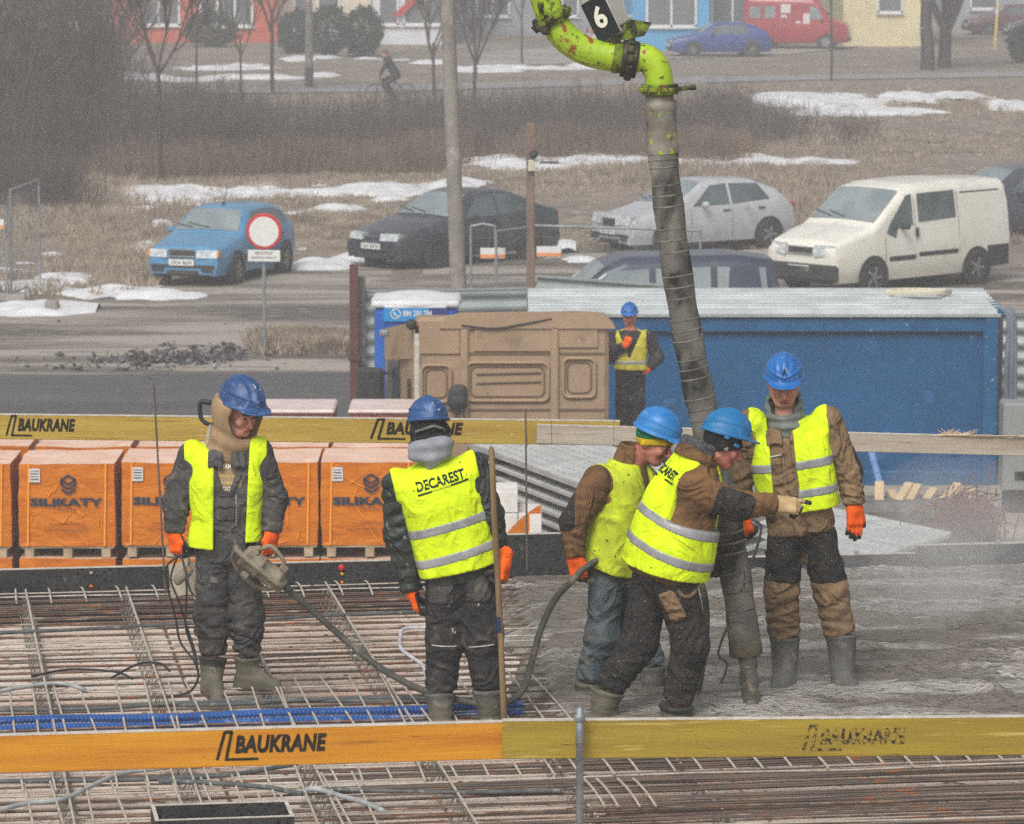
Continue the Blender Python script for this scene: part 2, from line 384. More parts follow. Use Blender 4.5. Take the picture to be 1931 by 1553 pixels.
# dry grass tufts
GRS = pm('dry_grass', srgb(160, 146, 128), srgb(118, 106, 94), .7, (.35, .65), rough=.95, spots=(1.4, .5, .7, srgb(182, 168, 148)))
rs = np.random.RandomState(5)
def tufts(n, regions, h0, h1, nbl=7):
    V_, F_ = [], []; tot = sum(r[4] for r in regions)
    for (x0, x1, y0, y1, wt) in regions:
        k = int(n*wt/tot); px = rs.uniform(x0, x1, k); py = rs.uniform(y0, y1, k)
        t = np.array([on(a, b, 0) for a, b in zip(px, py)]); hh = rs.uniform(h0, h1, k)*(.5+.9*np.clip(nz(t, .5, 3)+.3, 0, 1)); keep = hh > h0*.6
        for (sc_, sa, sb) in SNC: keep &= ~((((t[:, 0]-sc_[0])/sa)**2+((t[:, 1]-sc_[1])/sb)**2 < .9) & (rs.rand(len(t)) < .8))
        t = t[keep]; hh = hh[keep]; k = len(t)
        for b in range(nbl):
            an = rs.uniform(0, 6.28, k); ln = rs.uniform(.2, .9, k); dx = np.cos(an)*hh*ln; dy = np.sin(an)*hh*ln; wd = rs.uniform(.006, .016, k)*(1+hh)
            ox = rs.normal(0, .07, k); oy = rs.normal(0, .07, k)
            a = t+np.stack([ox-wd, oy, 0*wd], 1); c = t+np.stack([ox+wd, oy, 0*wd], 1); m = t+np.stack([ox+dx, oy+dy, hh], 1)
            base = sum(len(q) for q in V_); V_.append(np.stack([a, c, m], 1).reshape(-1, 3)); F_.append(np.arange(3*k).reshape(-1, 3)+base)
    return np.concatenate(V_), np.concatenate(F_)
gv, gf = tufts(26000, [(-150, 700, 340, 500, 5), (600, 1931, 318, 470, 6), (1100, 2000, 160, 330, 4), (-100, 300, 480, 560, .6), (560, 660, 400, 480, .5), (480, 660, 640, 668, .9), (-100, 1400, 180, 345, 3)], .07, .24)
g = nmesh('dry_grass', gv, gf, GRS, None, False); tag(g, 'matted dry winter grass covering the waste ground', 'grass', kind='stuff')
# ------------------------------------------------------------------ bare shrubs and trees
TWIG = pm('bare_twigs', srgb(112, 98, 92), srgb(84, 76, 74), 3, rough=.9); TWIGB = pm('reed_twigs', srgb(150, 128, 106), srgb(118, 102, 90), 3, rough=.9); BARK = pm('bark', srgb(84, 78, 74), srgb(60, 56, 54), 8, rough=.95, bump=.6, bscale=30, bdist=.02)
def stick(V_, F_, a, b, r0, r1):
    d = nrm(b-a); x = nrm(np.cross(d, V(.3, .9, .1))); y = np.cross(d, x); n = len(V_)
    for p, r in ((a, r0), (b, r1)):
        for k in range(3): an = 2.094*k; V_.append(p+r*(x*math.cos(an)+y*math.sin(an)))
    for k in range(3): j = (k+1) % 3; F_.append((n+k, n+j, n+3+j, n+3+k))
def grow(V_, F_, p, d, L, r, lev, rnd, kids, spread, up=.25, thin=.62):
    n = 3; q = p; dd = d
    for i in range(n):
        dd = nrm(dd+V(rnd.gauss(0, .10), rnd.gauss(0, .10), rnd.gauss(0, .05)+up*.25)); q2 = q+dd*L/n; stick(V_, F_, q, q2, r*(1-.25*i/n), r*(1-.25*(i+1)/n))
        if lev > 0 and i > 0:
            for k in range(kids):
                t = q+(q2-q)*rnd.random(); s_ = nrm(dd+V(rnd.gauss(0, spread), rnd.gauss(0, spread), rnd.gauss(.1, spread*.6))); grow(V_, F_, t, s_, L*rnd.uniform(.45, .75), r*thin*.75, lev-1, rnd, kids, spread, up, thin)
        q = q2
    if lev > 0: grow(V_, F_, q, nrm(dd+V(rnd.gauss(0, .2), rnd.gauss(0, .2), .1)), L*.7, r*.7, lev-1, rnd, kids, spread, up, thin)
def shrub_mesh(seed, h, n, w_, lev=2, kids=2):
    rnd = random.Random(seed); V_, F_ = [], []
    for i in range(n):
        b = V(rnd.gauss(0, w_), rnd.gauss(0, w_*.6), 0); grow(V_, F_, b, nrm(V(rnd.gauss(0, .3), rnd.gauss(0, .3), 1)), h*rnd.uniform(.3, .52), .011, lev, rnd, kids, .55, .3)
    return np.array(V_), np.array(F_)
SH = [shrub_mesh(i, 1.8, 16, .55) for i in range(6)]
REED = []
for sd_ in range(3):
    rnd = random.Random(50+sd_); V_, F_ = [], []
    for i in range(170):
        b = V(rnd.gauss(0, .6), rnd.gauss(0, .4), 0); stick(V_, F_, b, b+V(rnd.gauss(0, .15), rnd.gauss(0, .15), rnd.uniform(.5, 1.25)), .010, .004)
    REED.append((np.array(V_), np.array(F_)))
def thicket(spots, lib, mat, label, seed):
    rnd = random.Random(seed); vs, fs, nb = [], [], 0
    for (px, py, sc) in spots:
        v, f = lib[rnd.randrange(len(lib))]; c = on(px, py, 0); a = rnd.uniform(0, 6.28); s_ = sc*rnd.uniform(.8, 1.2)
        q = v*s_; q = np.stack([q[:, 0]*math.cos(a)-q[:, 1]*math.sin(a), q[:, 0]*math.sin(a)+q[:, 1]*math.cos(a), q[:, 2]], 1)+c
        vs.append(q); fs.append(f+nb); nb += len(q)
    o = nmesh('shrub_thicket', np.concatenate(vs), np.concatenate(fs), mat, None, True); return tag(o, label, 'shrubs', kind='stuff')
rnd = random.Random(2)
def band(n, x0, x1, yf, dy, sc): return [(x, yf(x)-rnd.random()*dy, sc) for x in [rnd.uniform(x0, x1) for _ in range(n)]]
thicket(band(46, 150, 420, lambda x: 338-.03*(x-150), 95, .95)+band(75, 400, 850, lambda x: 332-.03*(x-150), 75, .78), SH, TWIG, 'dense grey-brown bare thicket across the middle left', 1)
thicket(band(80, 850, 1400, lambda x: 300-.01*(x-850), 62, .78), SH, TWIG, 'dense bare thicket to the right of the concrete pole', 2)
thicket(band(16, 1380, 1640, lambda x: 282, 30, .55), SH, TWIG, 'low thin shrubs petering out towards the open grass', 3)
thicket(band(75, -150, 190, lambda x: 345-.1*x, 190, 1.35), SH, TWIG, 'tall dark bare thicket along the left edge', 4)
thicket(band(20, -60, 150, lambda x: 410, 40, .8), SH, TWIG, 'dark shrubs behind the mesh fence on the left', 9)
thicket(band(60, 200, 860, lambda x: 346-.03*(x-200), 20, .75)+band(36, 850, 1400, lambda x: 304, 18, .7), REED, TWIGB, 'pale dry reeds along the foot of the thicket', 5)
def tree(px, py, h, r, label, seed, fork=.35, lev=5, kids=2, spread=.42, limbs=4, group='bare trees', name='bare_tree'):
    rnd = random.Random(seed); c = on(px, py, 0); t = thing(name, label, 'tree', c, group); V_, F_ = [], []
    p = V(*c); n = 5
    for i in range(n): q = p+V(rnd.gauss(0, .02)*h*.1, rnd.gauss(0, .02)*h*.1, h*fork/n); MBt = None; stick(V_, F_, p, q, r*(1-.3*i/n), r*(1-.3*(i+1)/n)); p = q
    nmesh('trunk', np.array(V_), np.array(F_), BARK, t, True); V_, F_ = [], []
    for k in range(limbs):
        a = 6.28*k/limbs+rnd.random(); grow(V_, F_, p-V(0, 0, rnd.random()*h*.12), nrm(V(math.cos(a)*.5, math.sin(a)*.5, 1)), h*.27, r*.6, lev-1, rnd, kids, spread, .4, .72)
    nmesh('crown', np.array(V_), np.array(F_), TWIG, t, True); return t
tree(303, 345, 7.0, .075, 'slender bare tree forking in a wide V left of the blue car', 11, .42, 5, 2, .36)
tree(515, 178, 8.5, .09, 'bare tree with straight trunk left of the concrete lamp post', 12, .35)
tree(372, 205, 6.5, .05, 'thin bare sapling between the two forked trees', 13, .4, 3)
tree(455, 215, 6.0, .05, 'thin leaning bare sapling in the thicket', 14, .4, 3)
tree(895, 205, 7.0, .08, 'bare tree just right of the concrete pole', 15, .25, 4)
tree(820, 200, 7.0, .07, 'bare tree just left of the concrete pole', 16, .3, 4)
tree(985, 120, 6.5, .06, 'far bare sapling behind the boom', 17, .35, 3)
tree(1568, 152, 6.5, .06, 'slim young tree in front of the red van', 18, .5, 3)
tree(1752, 132, 11, .34, 'left trunk of the stout twin trees', 19, .25, 4, 2, .4)
tree(1782, 128, 11, .32, 'right trunk of the stout twin trees', 20, .24, 4, 2, .4)
for i, (x, y, h) in enumerate(((20, 330, 8), (70, 300, 8.5), (120, 260, 8), (170, 230, 8), (40, 240, 9), (150, 300, 7), (-40, 300, 9), (205, 215, 7.5))):
    tree(x, y, h, .09, 'many-branched bare tree in the dark clump at the left edge', 30+i, .12, 4, 2, .5, 5, 'bare trees clumped at the left edge')
# evergreen bushes by the far buildings
EVG = pm('evergreen', srgb(62, 76, 60), srgb(44, 58, 46), 2, rough=.8)
def bush(px, py, w_, h, label, seed):
    rs = np.random.RandomState(seed); c = on(px, py, 0); t = thing('evergreen_bush', label, 'bush', c, 'evergreen bushes by the buildings'); n = 2600
    d = rs.normal(size=(n, 3)); d /= np.linalg.norm(d, axis=1)[:, None]; r = rs.uniform(.6, 1, n)**.5*(1+.15*nz(d, 4, seed))
    p = d*r[:, None]*V(w_/2, w_/2.4, h/2)+V(0, 0, h/2); p[:, 2] = np.maximum(p[:, 2], .02); s_ = rs.uniform(.05, .12, n)
    a = rs.normal(size=(n, 3))*s_[:, None]; b = rs.normal(size=(n, 3))*s_[:, None]
    v = np.stack([p+c, p+c+a, p+c+b], 1).reshape(-1, 3); nmesh('foliage', v, np.arange(3*n).reshape(-1, 3), EVG, t, False)
    mb = MB(); mb.tube([c, c+V(0, 0, h*.6)], [.09, .04], 6); mb.build('stem', BARK, t)
bush(685, 106, 1.7, 2.1, 'round dark evergreen bush left of the cyclist', 1); bush(618, 108, 1.9, 2.2, 'square clipped evergreen bush beside the lamp post', 2); bush(560, 100, 1.6, 1.8, 'evergreen bush left of the lamp post', 3); bush(400, 88, 2.4, 1.5, 'low bluish evergreen in front of the red building', 4); bush(1925, 118, 1.0, 1.5, 'dark evergreen bush at the right edge of the drive', 5)
# ------------------------------------------------------------------ far buildings, posts
GLASS = pm('window_glass', srgb(96, 104, 108), srgb(120, 124, 122), .6, rough=.15, spec=.6); FRAME = pm('white_frame', srgb(226, 226, 226), rough=.6)
def building(name, px0, px1, D, depth, h, mat, wins, label, extra=None, base=None):
    a = at(px0, 60, D); b = at(px1, 60, D); x0, x1 = a[0], b[0]
    t = thing(name, label, 'building', ((x0+x1)/2, D, 0)); mb = MB(); mb.box(((x0+x1)/2, D+depth/2, h/2), (x1-x0, depth, h)); mb.build('wall', mat, t)
    mb = MB(); mb.box(((x0+x1)/2, D+depth/2-.2, h+.15), (x1-x0+.6, depth+.6, .3)); mb.build('roof', pm('roof_grey', srgb(110, 100, 96), rough=.9), t)
    if base: mb = MB(); mb.box(((x0+x1)/2, D-.03, .25), (x1-x0-.01, .06, .5)); mb.build('plinth', base, t)
    for (w0, w1, z0, z1, nm) in wins:
        wx0, wx1 = at(w0, 60, D)[0], at(w1, 60, D)[0]; c = (wx0+wx1)/2; wd = wx1-wx0
        mb = MB(); mb.box((c, D-.005, (z0+z1)/2), (wd, .05, z1-z0)); o = mb.build('window', GLASS, t)
        fr = MB(); n = max(1, round(wd/.9))
        for k in range(n+1): fr.box((wx0+wd*k/n, D-.04, (z0+z1)/2), (.09, .06, z1-z0+.09))
        for zz in (z0, z1): fr.box((c, D-.045, zz), (wd+.09, .05, .09))
        fr.build('frame', FRAME, o)
        mb = MB(); mb.box((c, D-.07, z0-.08), (wd+.2, .14, .06)); mb.build('sill', FRAME, o)
    return t
REDW = pm('salmon_render', srgb(206, 104, 80), srgb(190, 92, 72), 1, rough=.9); CRW = pm('cream_render', srgb(224, 214, 190), srgb(206, 196, 176), 1, rough=.9); WHW = pm('white_render', srgb(222, 224, 226), srgb(204, 208, 212), 1, rough=.9)
BLW = pm('sky_blue_render', srgb(90, 168, 214), srgb(78, 152, 200), 1, rough=.9); YEW = pm('pale_yellow_render', srgb(230, 218, 176), srgb(216, 202, 162), 1, rough=.9); GRW = pm('grey_render', srgb(168, 172, 176), srgb(150, 154, 160), 1, rough=.9)
W2_ = lambda *a: [(x0, x1, z0, 2.6, 'w') for (x0, x1, z0) in a]
building('salmon_building', 205, 522, 190, 10, 7, REDW, W2_((262, 338, .8), (378, 476, .75)), 'salmon red building with tall white framed windows at upper left')
building('cream_building', 524, 700, 192, 10, 7, CRW, W2_((556, 580, .3), (600, 640, .5)), 'cream building between the salmon and the white ones', base=GRW)
building('white_building', 702, 850, 188, 10, 6, WHW, W2_((715, 750, .9), (762, 840, .9)), 'white shop front with red and blue poster left of the pole')
p = at(740, 30, 187.8); mb = MB(); mb.prism([(0, 0), (1.2, 1.2), (1.6, 1.2), (.4, 0)], p, (1, 0, 0), (0, 0, 1), (0, -1, 0), .05); mb.build('poster', pm('red_poster', srgb(190, 60, 60), rough=.7), None, 'slanting red poster on the white shop front', 'poster')
building('grey_building', 852, 1190, 198, 10, 6, GRW, W2_((900, 960, .9), (1030, 1090, .9)), 'hazy grey building behind the boom')
building('blue_building', 1192, 1338, 182, 12, 6, BLW, W2_((1220, 1312, 1.05),), 'sky blue building with white framed windows')
building('pale_grey_building', 1340, 1440, 184, 12, 6, WHW, W2_((1342, 1420, 1.0),), 'pale grey building between the blue one and the red van')
building('yellow_building', 1590, 1745, 186, 12, 6, YEW, W2_((1655, 1700, 1.5),), 'pale yellow building behind the blue grey saloon')
building('hazy_building', 1790, 2100, 205, 12, 6, GRW, W2_((1830, 1880, 1.0),), 'hazy grey building at upper right')
building('dim_building', -300, 203, 198, 10, 6, GRW, W2_((20, 80, 1.),), 'dim grey building behind the left clump of trees')
CONP = pm('grey_concrete_pole', srgb(150, 144, 136), srgb(128, 122, 116), 3, rough=.9, bump=.3, bscale=30, spots=(5, .58, .7, srgb(168, 162, 152)))
WOODP = pm('old_wood_post', srgb(142, 122, 108), srgb(112, 96, 86), 4, rough=.95, bump=.5, bscale=30, stretch=(6, 6, .6))
def pole(name, a, b, r0, r1, mat, label, n=14):
    t = thing(name, label, 'pole', a); mb = MB(); mb.tube([a, (a+b)/2, b], [r0, (r0+r1)/2, r1], n); mb.build('shaft', mat, t); return t
D = 72; t = pole('utility_pole', V(*at(868, 640, D)[:2], 0), at(836, -200, D), .145, .115, CONP, 'tall leaning concrete utility pole in front of the dark saloon')
mb = MB(); q = V(*at(868, 640, D)[:2], 0); mb.lathe([(.2, 0), (.2, .25), (.16, .3)], q); mb.build('footing', CONP, t)
p = on(583, 165, 0); t = pole('lamp_post', p, p+V(.02, 0, 8.0), .15, .09, CONP, 'concrete lamp post with dark base beside the footpath')
mb = MB(); mb.tube([p+V(0, 0, .01), p+V(0, 0, .75)], .158, 14); mb.build('painted_base', pm('dark_base', srgb(80, 80, 82), rough=.8), t)
mb = MB(); mb.tube([p+V(0, 0, 7.9), p+V(.5, -.3, 8.3), p+V(1.6, -.8, 8.4)], .04, 8); mb.box(p+V(1.9, -.95, 8.4), (.6, .3, .14), bev=.03); mb.build('lamp_arm', CONP, t)
Dp = 58.6; b0 = at(1002, 800, Dp); b0[2] = 0; t0 = at(1000, 232, Dp)
t = thing('wooden_post', 'square wooden post with small camera rising behind the truck cab', 'post', b0); mb = MB(); mb.beam(b0, t0, .115, .115, (0, 1, 0), bev=.01); mb.build('shaft', WOODP, t)
q = at(1007, 290, Dp-.1); mb = MB(); mb.lathe([(.02, -.05), (.05, -.03), (.06, .02), (.02, .05)], q, (.6, -.8, -.2), 10); mb.build('camera_head', pm('dark_plastic', srgb(48, 50, 54), rough=.5), t)
mb = MB(); mb.box(at(1002, 312, Dp-.09), (.09, .05, .16), bev=.01); mb.build('junction_box', pm('cream_plastic', srgb(196, 190, 166), rough=.6), t)
t = thing('marker_post', 'short yellow marker post by the dark red car', 'post', on(1876, 92, 0)); p = on(1876, 92, 0); mb = MB(); mb.lathe([(.06, 0), (.06, 1.9), (.03, 1.95)], p, (.05, 0, 1), 8); mb.build('shaft', pm('yellow_paint', srgb(214, 186, 110), rough=.6), t); mb = MB(); mb.lathe([(.062, 1.5), (.062, 1.7)], p, (.05, 0, 1), 8); mb.build('band', FRAME, t)
# cyclist
pc = on(738, 196, 0); bc = thing('bicycle', 'dark bicycle ridden along the footpath', 'bicycle', pc); BK = pm('bike_black', srgb(44, 44, 46), rough=.5)
c = V(pc[0], pc[1], 0); wl = c+V(-.53, -.02, .34); wr = c+V(.50, .02, .34)
for w_ in (wl, wr):
    mb = MB(); mb.tube([w_+V(math.cos(a)*.335, 0, math.sin(a)*.335) for a in np.linspace(0, 2*math.pi, 25)], .02, 6, caps=False)
    for a in np.linspace(0, math.pi, 7)[:-1]: mb.tube([w_-V(math.cos(a)*.33, 0, math.sin(a)*.33), w_+V(math.cos(a)*.33, 0, math.sin(a)*.33)], .003, 3)
    mb.build('wheel', BK, bc)
bbx = c+V(0, 0, .30); seat = c+V(.17, 0, .88); hd = c+V(-.36, 0, .86); mb = MB()
for a, b in ((bbx, seat), (bbx, hd-V(-.03, 0, .12)), (seat-V(.01, 0, .14), hd), (bbx, wr), (seat-V(.01, 0, .14), wr), (hd+V(.0, 0, .08), wl), ): mb.tube([a, b], .018, 6)
mb.build('frame', BK, bc)
mb = MB(); mb.tube([hd+V(.05, -.28, .12), hd+V(-.04, -.12, .14), hd+V(-.04, .12, .14), hd+V(.05, .28, .12)], .014, 6); mb.build('handlebar', BK, bc)
mb = MB(); mb.box(seat+V(.02, 0, .03), (.26, .14, .05), bev=.02); mb.build('saddle', BK, bc)
mb = MB(); mb.lathe([(.09, -.01), (.09, .01)], bbx, (0, 1, 0), 10); mb.tube([bbx+V(0, -.1, 0), bbx+V(.05, -.1, -.16)], .012, 5); mb.tube([bbx+V(0, .1, 0), bbx+V(-.05, .1, .16)], .012, 5); mb.build('crank', BK, bc)
cp = thing('person', 'cyclist in dark jacket riding along the footpath', 'person', c, 'people in the background')
def cycf(P):
    pel = seat+V(.0, 0, .10); nk = c+V(-.12, 0, 1.46); d = rcone(P, pel, nk, .15, .15)
    for s_ in (-1, 1):
        sh = nk+V(0, .17*s_, -.04); el = c+V(-.28, .24*s_, 1.16); wr_ = hd+V(.0, .24*s_, .16)
        d = smin(d, smin(rcone(P, sh, el, .075, .06), rcone(P, el, wr_, .06, .05), .03), .05)
    return d+.006*nz(P, 14, 3)
def cycl(P):
    d = ell(P, seat+V(0, 0, .1), (.15, .17, .14))
    for s_, k, f_ in ((-1, c+V(-.22, -.12, .66), bbx+V(.05, -.13, -.10)), (1, c+V(-.25, .12, .78), bbx+V(-.02, .13, .20))):
        d = smin(d, smin(rcone(P, seat+V(0, .1*s_, .06), k, .10, .075), rcone(P, k, f_, .075, .05), .03), .05)
    return d
def cych(P):
    h = c+V(-.20, 0, 1.68); d = ell(P, h, (.10, .078, .12)); d = smin(d, ell(P, h+V(-.075, 0, -.05), (.045, .05, .06)), .03); d = smin(d, rcone(P, h+V(-.095, 0, .0), h+V(-.115, 0, -.03), .01, .016), .01); d = smin(d, rcone(P, h+V(.03, 0, -.06), c+V(-.12, 0, 1.46), .06, .07), .02)
    for s_ in (-1, 1): d = smin(d, rcone(P, hd+V(.02, .24*s_, .16), hd+V(-.05, .26*s_, .14), .035, .03), .01)
    for s_ in (-1, 1): d = smin(d, rcone(P, h, c+V(-.28, .24*s_, 1.16), .03, .03)+(.0 if False else .02), .02)
    for s_ in (-1, 1): d = smin(d, rcone(P, c+V(-.28, .24*s_, 1.16), hd+V(.0, .24*s_, .16), .035, .03), .01)
    return d
lo_, hi_ = c+V(-.8, -.6, -.1), c+V(.8, .6, 2.0)
solid('body', cych, lo_, hi_, .014, pm('skin_far', srgb(190, 140, 122), rough=.6), cp)
DKJ = pm('dark_jacket', srgb(58, 62, 70), srgb(44, 46, 52), 8, rough=.85)
solid('jacket', cycf, lo_, hi_, .016, DKJ, cp); solid('trousers', cycl, lo_, hi_, .016, DKJ, cp)
h = c+V(-.20, 0, 1.68); solid('knit_cap', lambda P: smax(ell(P, h+V(.01, 0, .02), (.112, .09, .125)), -(P-h)[:, 2]+.01+.2*-(P-h)[:, 0], .01), lo_, hi_, .012, pm('cap_dark', srgb(96, 84, 82), rough=.9), cp)
for s_, f_ in ((-1, bbx+V(.05, -.13, -.16)), (1, bbx+V(-.05, .13, .16))): solid('shoe', lambda P: rcone(P, f_+V(.06, 0, .03), f_+V(-.16, 0, .02), .05, .04), f_-.3, f_+.3, .014, BK, cp)
# ------------------------------------------------------------------ vehicles
TYRE = pm('tyre', srgb(40, 40, 42), srgb(66, 62, 58), 10, rough=.9); RIM = pm('rim', srgb(168, 170, 174), srgb(130, 130, 132), 12, rough=.35, metal=.6); CGLASS = pm('car_glass', srgb(66, 78, 82), srgb(98, 110, 112), 1.6, (.35, .7), rough=.08, spec=.8)
CGLASSL = pm('windscreen_glass', srgb(118, 130, 134), srgb(150, 160, 162), 1.4, (.35, .7), rough=.08, spec=.8); TRIM = pm('black_trim', srgb(46, 48, 50), srgb(60, 60, 60), 10, rough=.6); LENS = pm('lamp_lens', srgb(206, 212, 214), srgb(160, 168, 170), 12, rough=.12, spec=.8); REDL = pm('tail_lens', srgb(150, 40, 36), rough=.2); AMB = pm('amber_lens', srgb(214, 140, 50), rough=.2); PLATE = pm('number_plate', srgb(214, 214, 210), rough=.5); CHR = pm('chrome', srgb(190, 192, 194), rough=.2, metal=.8)
def paint(name, c, c2=None, dirt=(118, 108, 98)): return pm(name, srgb(*c), srgb(*(c2 or [int(x*.88) for x in c])), 1.2, rough=.3, spec=.5, coat=.4, spots=(2.2, .60, .85, srgb(*dirt)))
def car(name, label, loc, yaw, L, W, top, belt, mat, wheels, sections=None, zb=.22, rw=.30, wr=.74, side=(), ws=None, rg=None, front=True, rear=True, group='parked cars', cat='car', rimm=None, grille=(.5, .16, .62), lamps=(.28, .62, .15), plate=True, tum=None, nose=.14, tail=.10, extra=None, dark_bumper=False, roofrnd=.09, lamp_r=None, txt=None):
    # local space: x from the nose (0) to the tail (L), y across, z up; top = roofline points, belt = belt height (x->z)
    t = thing(name, label, cat, loc, group, rz=yaw); tx, tz = zip(*top); bx, bz = zip(*belt)
    Tz = lambda x: np.interp(x, tx, tz); Bz = lambda x: np.minimum(np.interp(x, bx, bz), Tz(x))
    def Wd(x): f = np.clip(1-x/(.24*L), 0, 1); r = np.clip((x-.80*L)/(.20*L), 0, 1); return W/2*(1-nose*f**2.2-tail*r**2.4)
    def half(x, z):            # half width at (x, z)
        w_ = Wd(x); b = Bz(x); lo = np.interp(z, [zb, zb+.22, .62*b+.1, b], [.93, 1., 1., .955])
        hi = .955-(1-wr)*np.clip((z-b)/max(top_max-b, .05), 0, 1.2)
        return w_*np.where(z <= b, lo, hi)
    top_max = max(tz); NX = 56; xs = L*(.5-.5*np.cos(np.pi*np.linspace(0, 1, NX)))*.35+np.linspace(0, L, NX)*.65
    xs = np.unique(np.concatenate([xs, np.array(tx)])); NX = len(xs); NZ = 13; g = []
    for x in xs:
        T_, b = Tz(x), Bz(x); rowp = []; zz = np.concatenate([np.linspace(zb, b, 7), np.linspace(b, T_, NZ-6)[1:]]) if T_-b > .03 else np.linspace(zb, T_, NZ)
        h = [float(half(x, z)) for z in zz]; rr = min(roofrnd, (T_-zb)*.3)
        pts = []
        for z, w_ in zip(zz, h):
            e = max(0, z-(T_-rr)); w2 = w_-(rr-math.sqrt(max(rr*rr-e*e, 0)))*.9; pts.append((w2, z))
        wt = pts[-1][0]
        for k in (.75, .45, .0): pts.append((wt*k, T_+.028*(1-k*k)))
        g.append([V(x, w_, z) for w_, z in pts]+[V(x, -w_, z) for w_, z in pts[::-1][1:]])
    mb = MB(); mb.sheet(g); n = len(g[0])
    for q in (g[0], g[-1]):
        m_ = V(q[0][0]-(.05 if q is g[0] else -.04), 0, (q[0][2]+q[n//2][2])/2)
        c2 = [V(p[0]+(-.035 if q is g[0] else .03), p[1]*.86, m_[2]+(p[2]-m_[2])*.86) for p in q]; mb.sheet([q, c2]); mb.add(c2, [tuple(range(n))])
    mb.add(g[0]+g[-1], []); bo = mb.build('body', mat, t, local=True)
    mb = MB(); mb.box((L/2, 0, zb), (L*.92, W*.84, .05)); mb.build('underbody', TRIM, t, local=True)
    # side windows: patches of the side surface standing 6 mm proud
    for (poly, nm, m_) in side:
        for s_ in (-1, 1):
            P_ = [V(x, s_*(float(half(x, z))+.007), z) for x, z in poly]; mb = MB(); mb.add(P_+[p-V(0, s_*.03, 0) for p in P_], [tuple(range(len(P_)))]+[(i, (i+1) % len(P_), len(P_)+(i+1) % len(P_), len(P_)+i) for i in range(len(P_))]); mb.build(nm, m_ or CGLASS, t, local=True)
    def cross(x0, x1, m_, nm, inset=.10):
        gg = []; N = 9
        for x in np.linspace(x0, x1, 4):
            w_ = float(half(x, Tz(x)-.02))-inset; T_ = Tz(x); sl = (Tz(x+.02)-Tz(x-.02))/.04; nx_ = -sl/math.hypot(1, sl); nz_ = 1/math.hypot(1, sl)
            gg.append([V(x+nx_*.012, w_*k, T_+.028*(1-k*k)+nz_*.012) for k in np.linspace(-1, 1, N)])
        mb = MB(); mb.sheet(gg); mb.build(nm, m_, t, local=True)
    if ws: cross(*ws, CGLASSL, 'windscreen')
    if rg: cross(*rg, CGLASS, 'rear_window')
    for x in wheels:
        for s_ in (-1, 1):
            w_ = W/2; mb = MB(); mb.lathe([(rw+.055, -.02), (rw+.055, .012)], V(x, s_*(float(half(x, rw+.15))), rw+.02), (0, s_, 0), 22); mb.build('wheel_arch', TRIM, t, local=True)
            c = V(x, s_*(w_-.085), rw); mb = MB(); mb.lathe([(rw-.09, -.09), (rw-.01, -.085), (rw, -.06), (rw, .075), (rw-.015, .10), (rw*.64, .105), (rw*.62, .08)], c, (0, s_, 0), 22); o = mb.build('wheel', TYRE, t, local=True)
            mb = MB(); mb.lathe([(rw*.63, .09), (rw*.60, .10), (rw*.55, .088), (rw*.16, .092), (.02, .105)], c, (0, s_, 0), 20)
            for k in range(5):
                a = 6.283*k/5; d = V(math.cos(a), 0, math.sin(a)); mb.beam(c+V(0, s_*.10, 0)+d*.04, c+V(0, s_*.10, 0)+d*rw*.58, .05, .02, (0, 1, 0))
            mb.build('rim', rimm or RIM, o, local=True)
    zf = tz[0]
    if front:
        gw, gh_, gz = grille; mb = MB(); mb.box((-.055, 0, gz), (.03, W*gw*.5, gh_), bev=.012); o = mb.build('grille', TRIM, t, local=True)
        fr = MB()
        for zz in (gz-gh_/2, gz+gh_/2): fr.box((-.06, 0, zz), (.035, W*gw*.5+.03, .022))
        fr.build('grille_frame', CHR, o, local=True)
        lw, lz, lh = lamps
        for s_ in (-1, 1):
            mb = MB(); y0 = s_*(W*gw*.25+.05+lw/2); ya, yb = y0-s_*lw/2, y0+s_*lw/2; xa, xb = -.085, float(max(-.03, .01))-.03
            q = [V(xa, ya, lz-lh*.45), V(xb, yb, lz-lh*.40), V(xb+.05, yb, lz+lh*.5), V(xa+.03, ya, lz+lh*.5)]; mb.add(q+[p+V(.22, 0, 0) for p in q], [(0, 1, 2, 3), (0, 1, 5, 4), (1, 2, 6, 5), (2, 3, 7, 6), (3, 0, 4, 7)]); mb.build('headlight', LENS, t, local=True)
            if lamp_r: mb = MB(); mb.box((.02, y0+s_*(lw/2+.02), lz), (.08, .05, lh*.7), bev=.01); mb.build('indicator', AMB, t, local=True)
            mb = MB(); mb.box((-.055, s_*W*.31, zb+.12), (.05, .24, .07), bev=.015); mb.build('fog_lamp', TRIM, t, local=True)
        mb = MB(); mb.box((-.05, 0, zb+.19), (.05, W*.80, .05), bev=.015); mb.box((-.045, 0, zb+.06), (.04, W*.40, .09), bev=.01); mb.build('bumper_strip', TRIM, t, local=True)
        if plate:
            mb = MB(); mb.box((-.09, 0, zb+.26), (.02, .52, .115)); o = mb.build('number_plate', PLATE, t, local=True)
            if txt: vf = fit(text2d(txt, .01), -.21, .21, -.035, .035); mb = MB(); mb.add([V(-.1015, -a, zb+.26+b) for a, b in vf[0]], vf[1]); mb.build('lettering', TRIM, o, local=True)
    if rear:
        for s_ in (-1, 1): mb = MB(); mb.box((L-.02, s_*W*.39, .82*max(bz)), (.10, .13, .26), bev=.02); mb.build('tail_light', REDL, t, local=True)
        mb = MB(); mb.box((L+.02, 0, zb+.2), (.06, W*.8, .08), bev=.02); mb.build('rear_bumper', TRIM, t, local=True)
        mb = MB(); mb.box((L+.035, 0, zb+.42), (.02, .52, .11)); mb.build('rear_plate', PLATE, t, local=True)
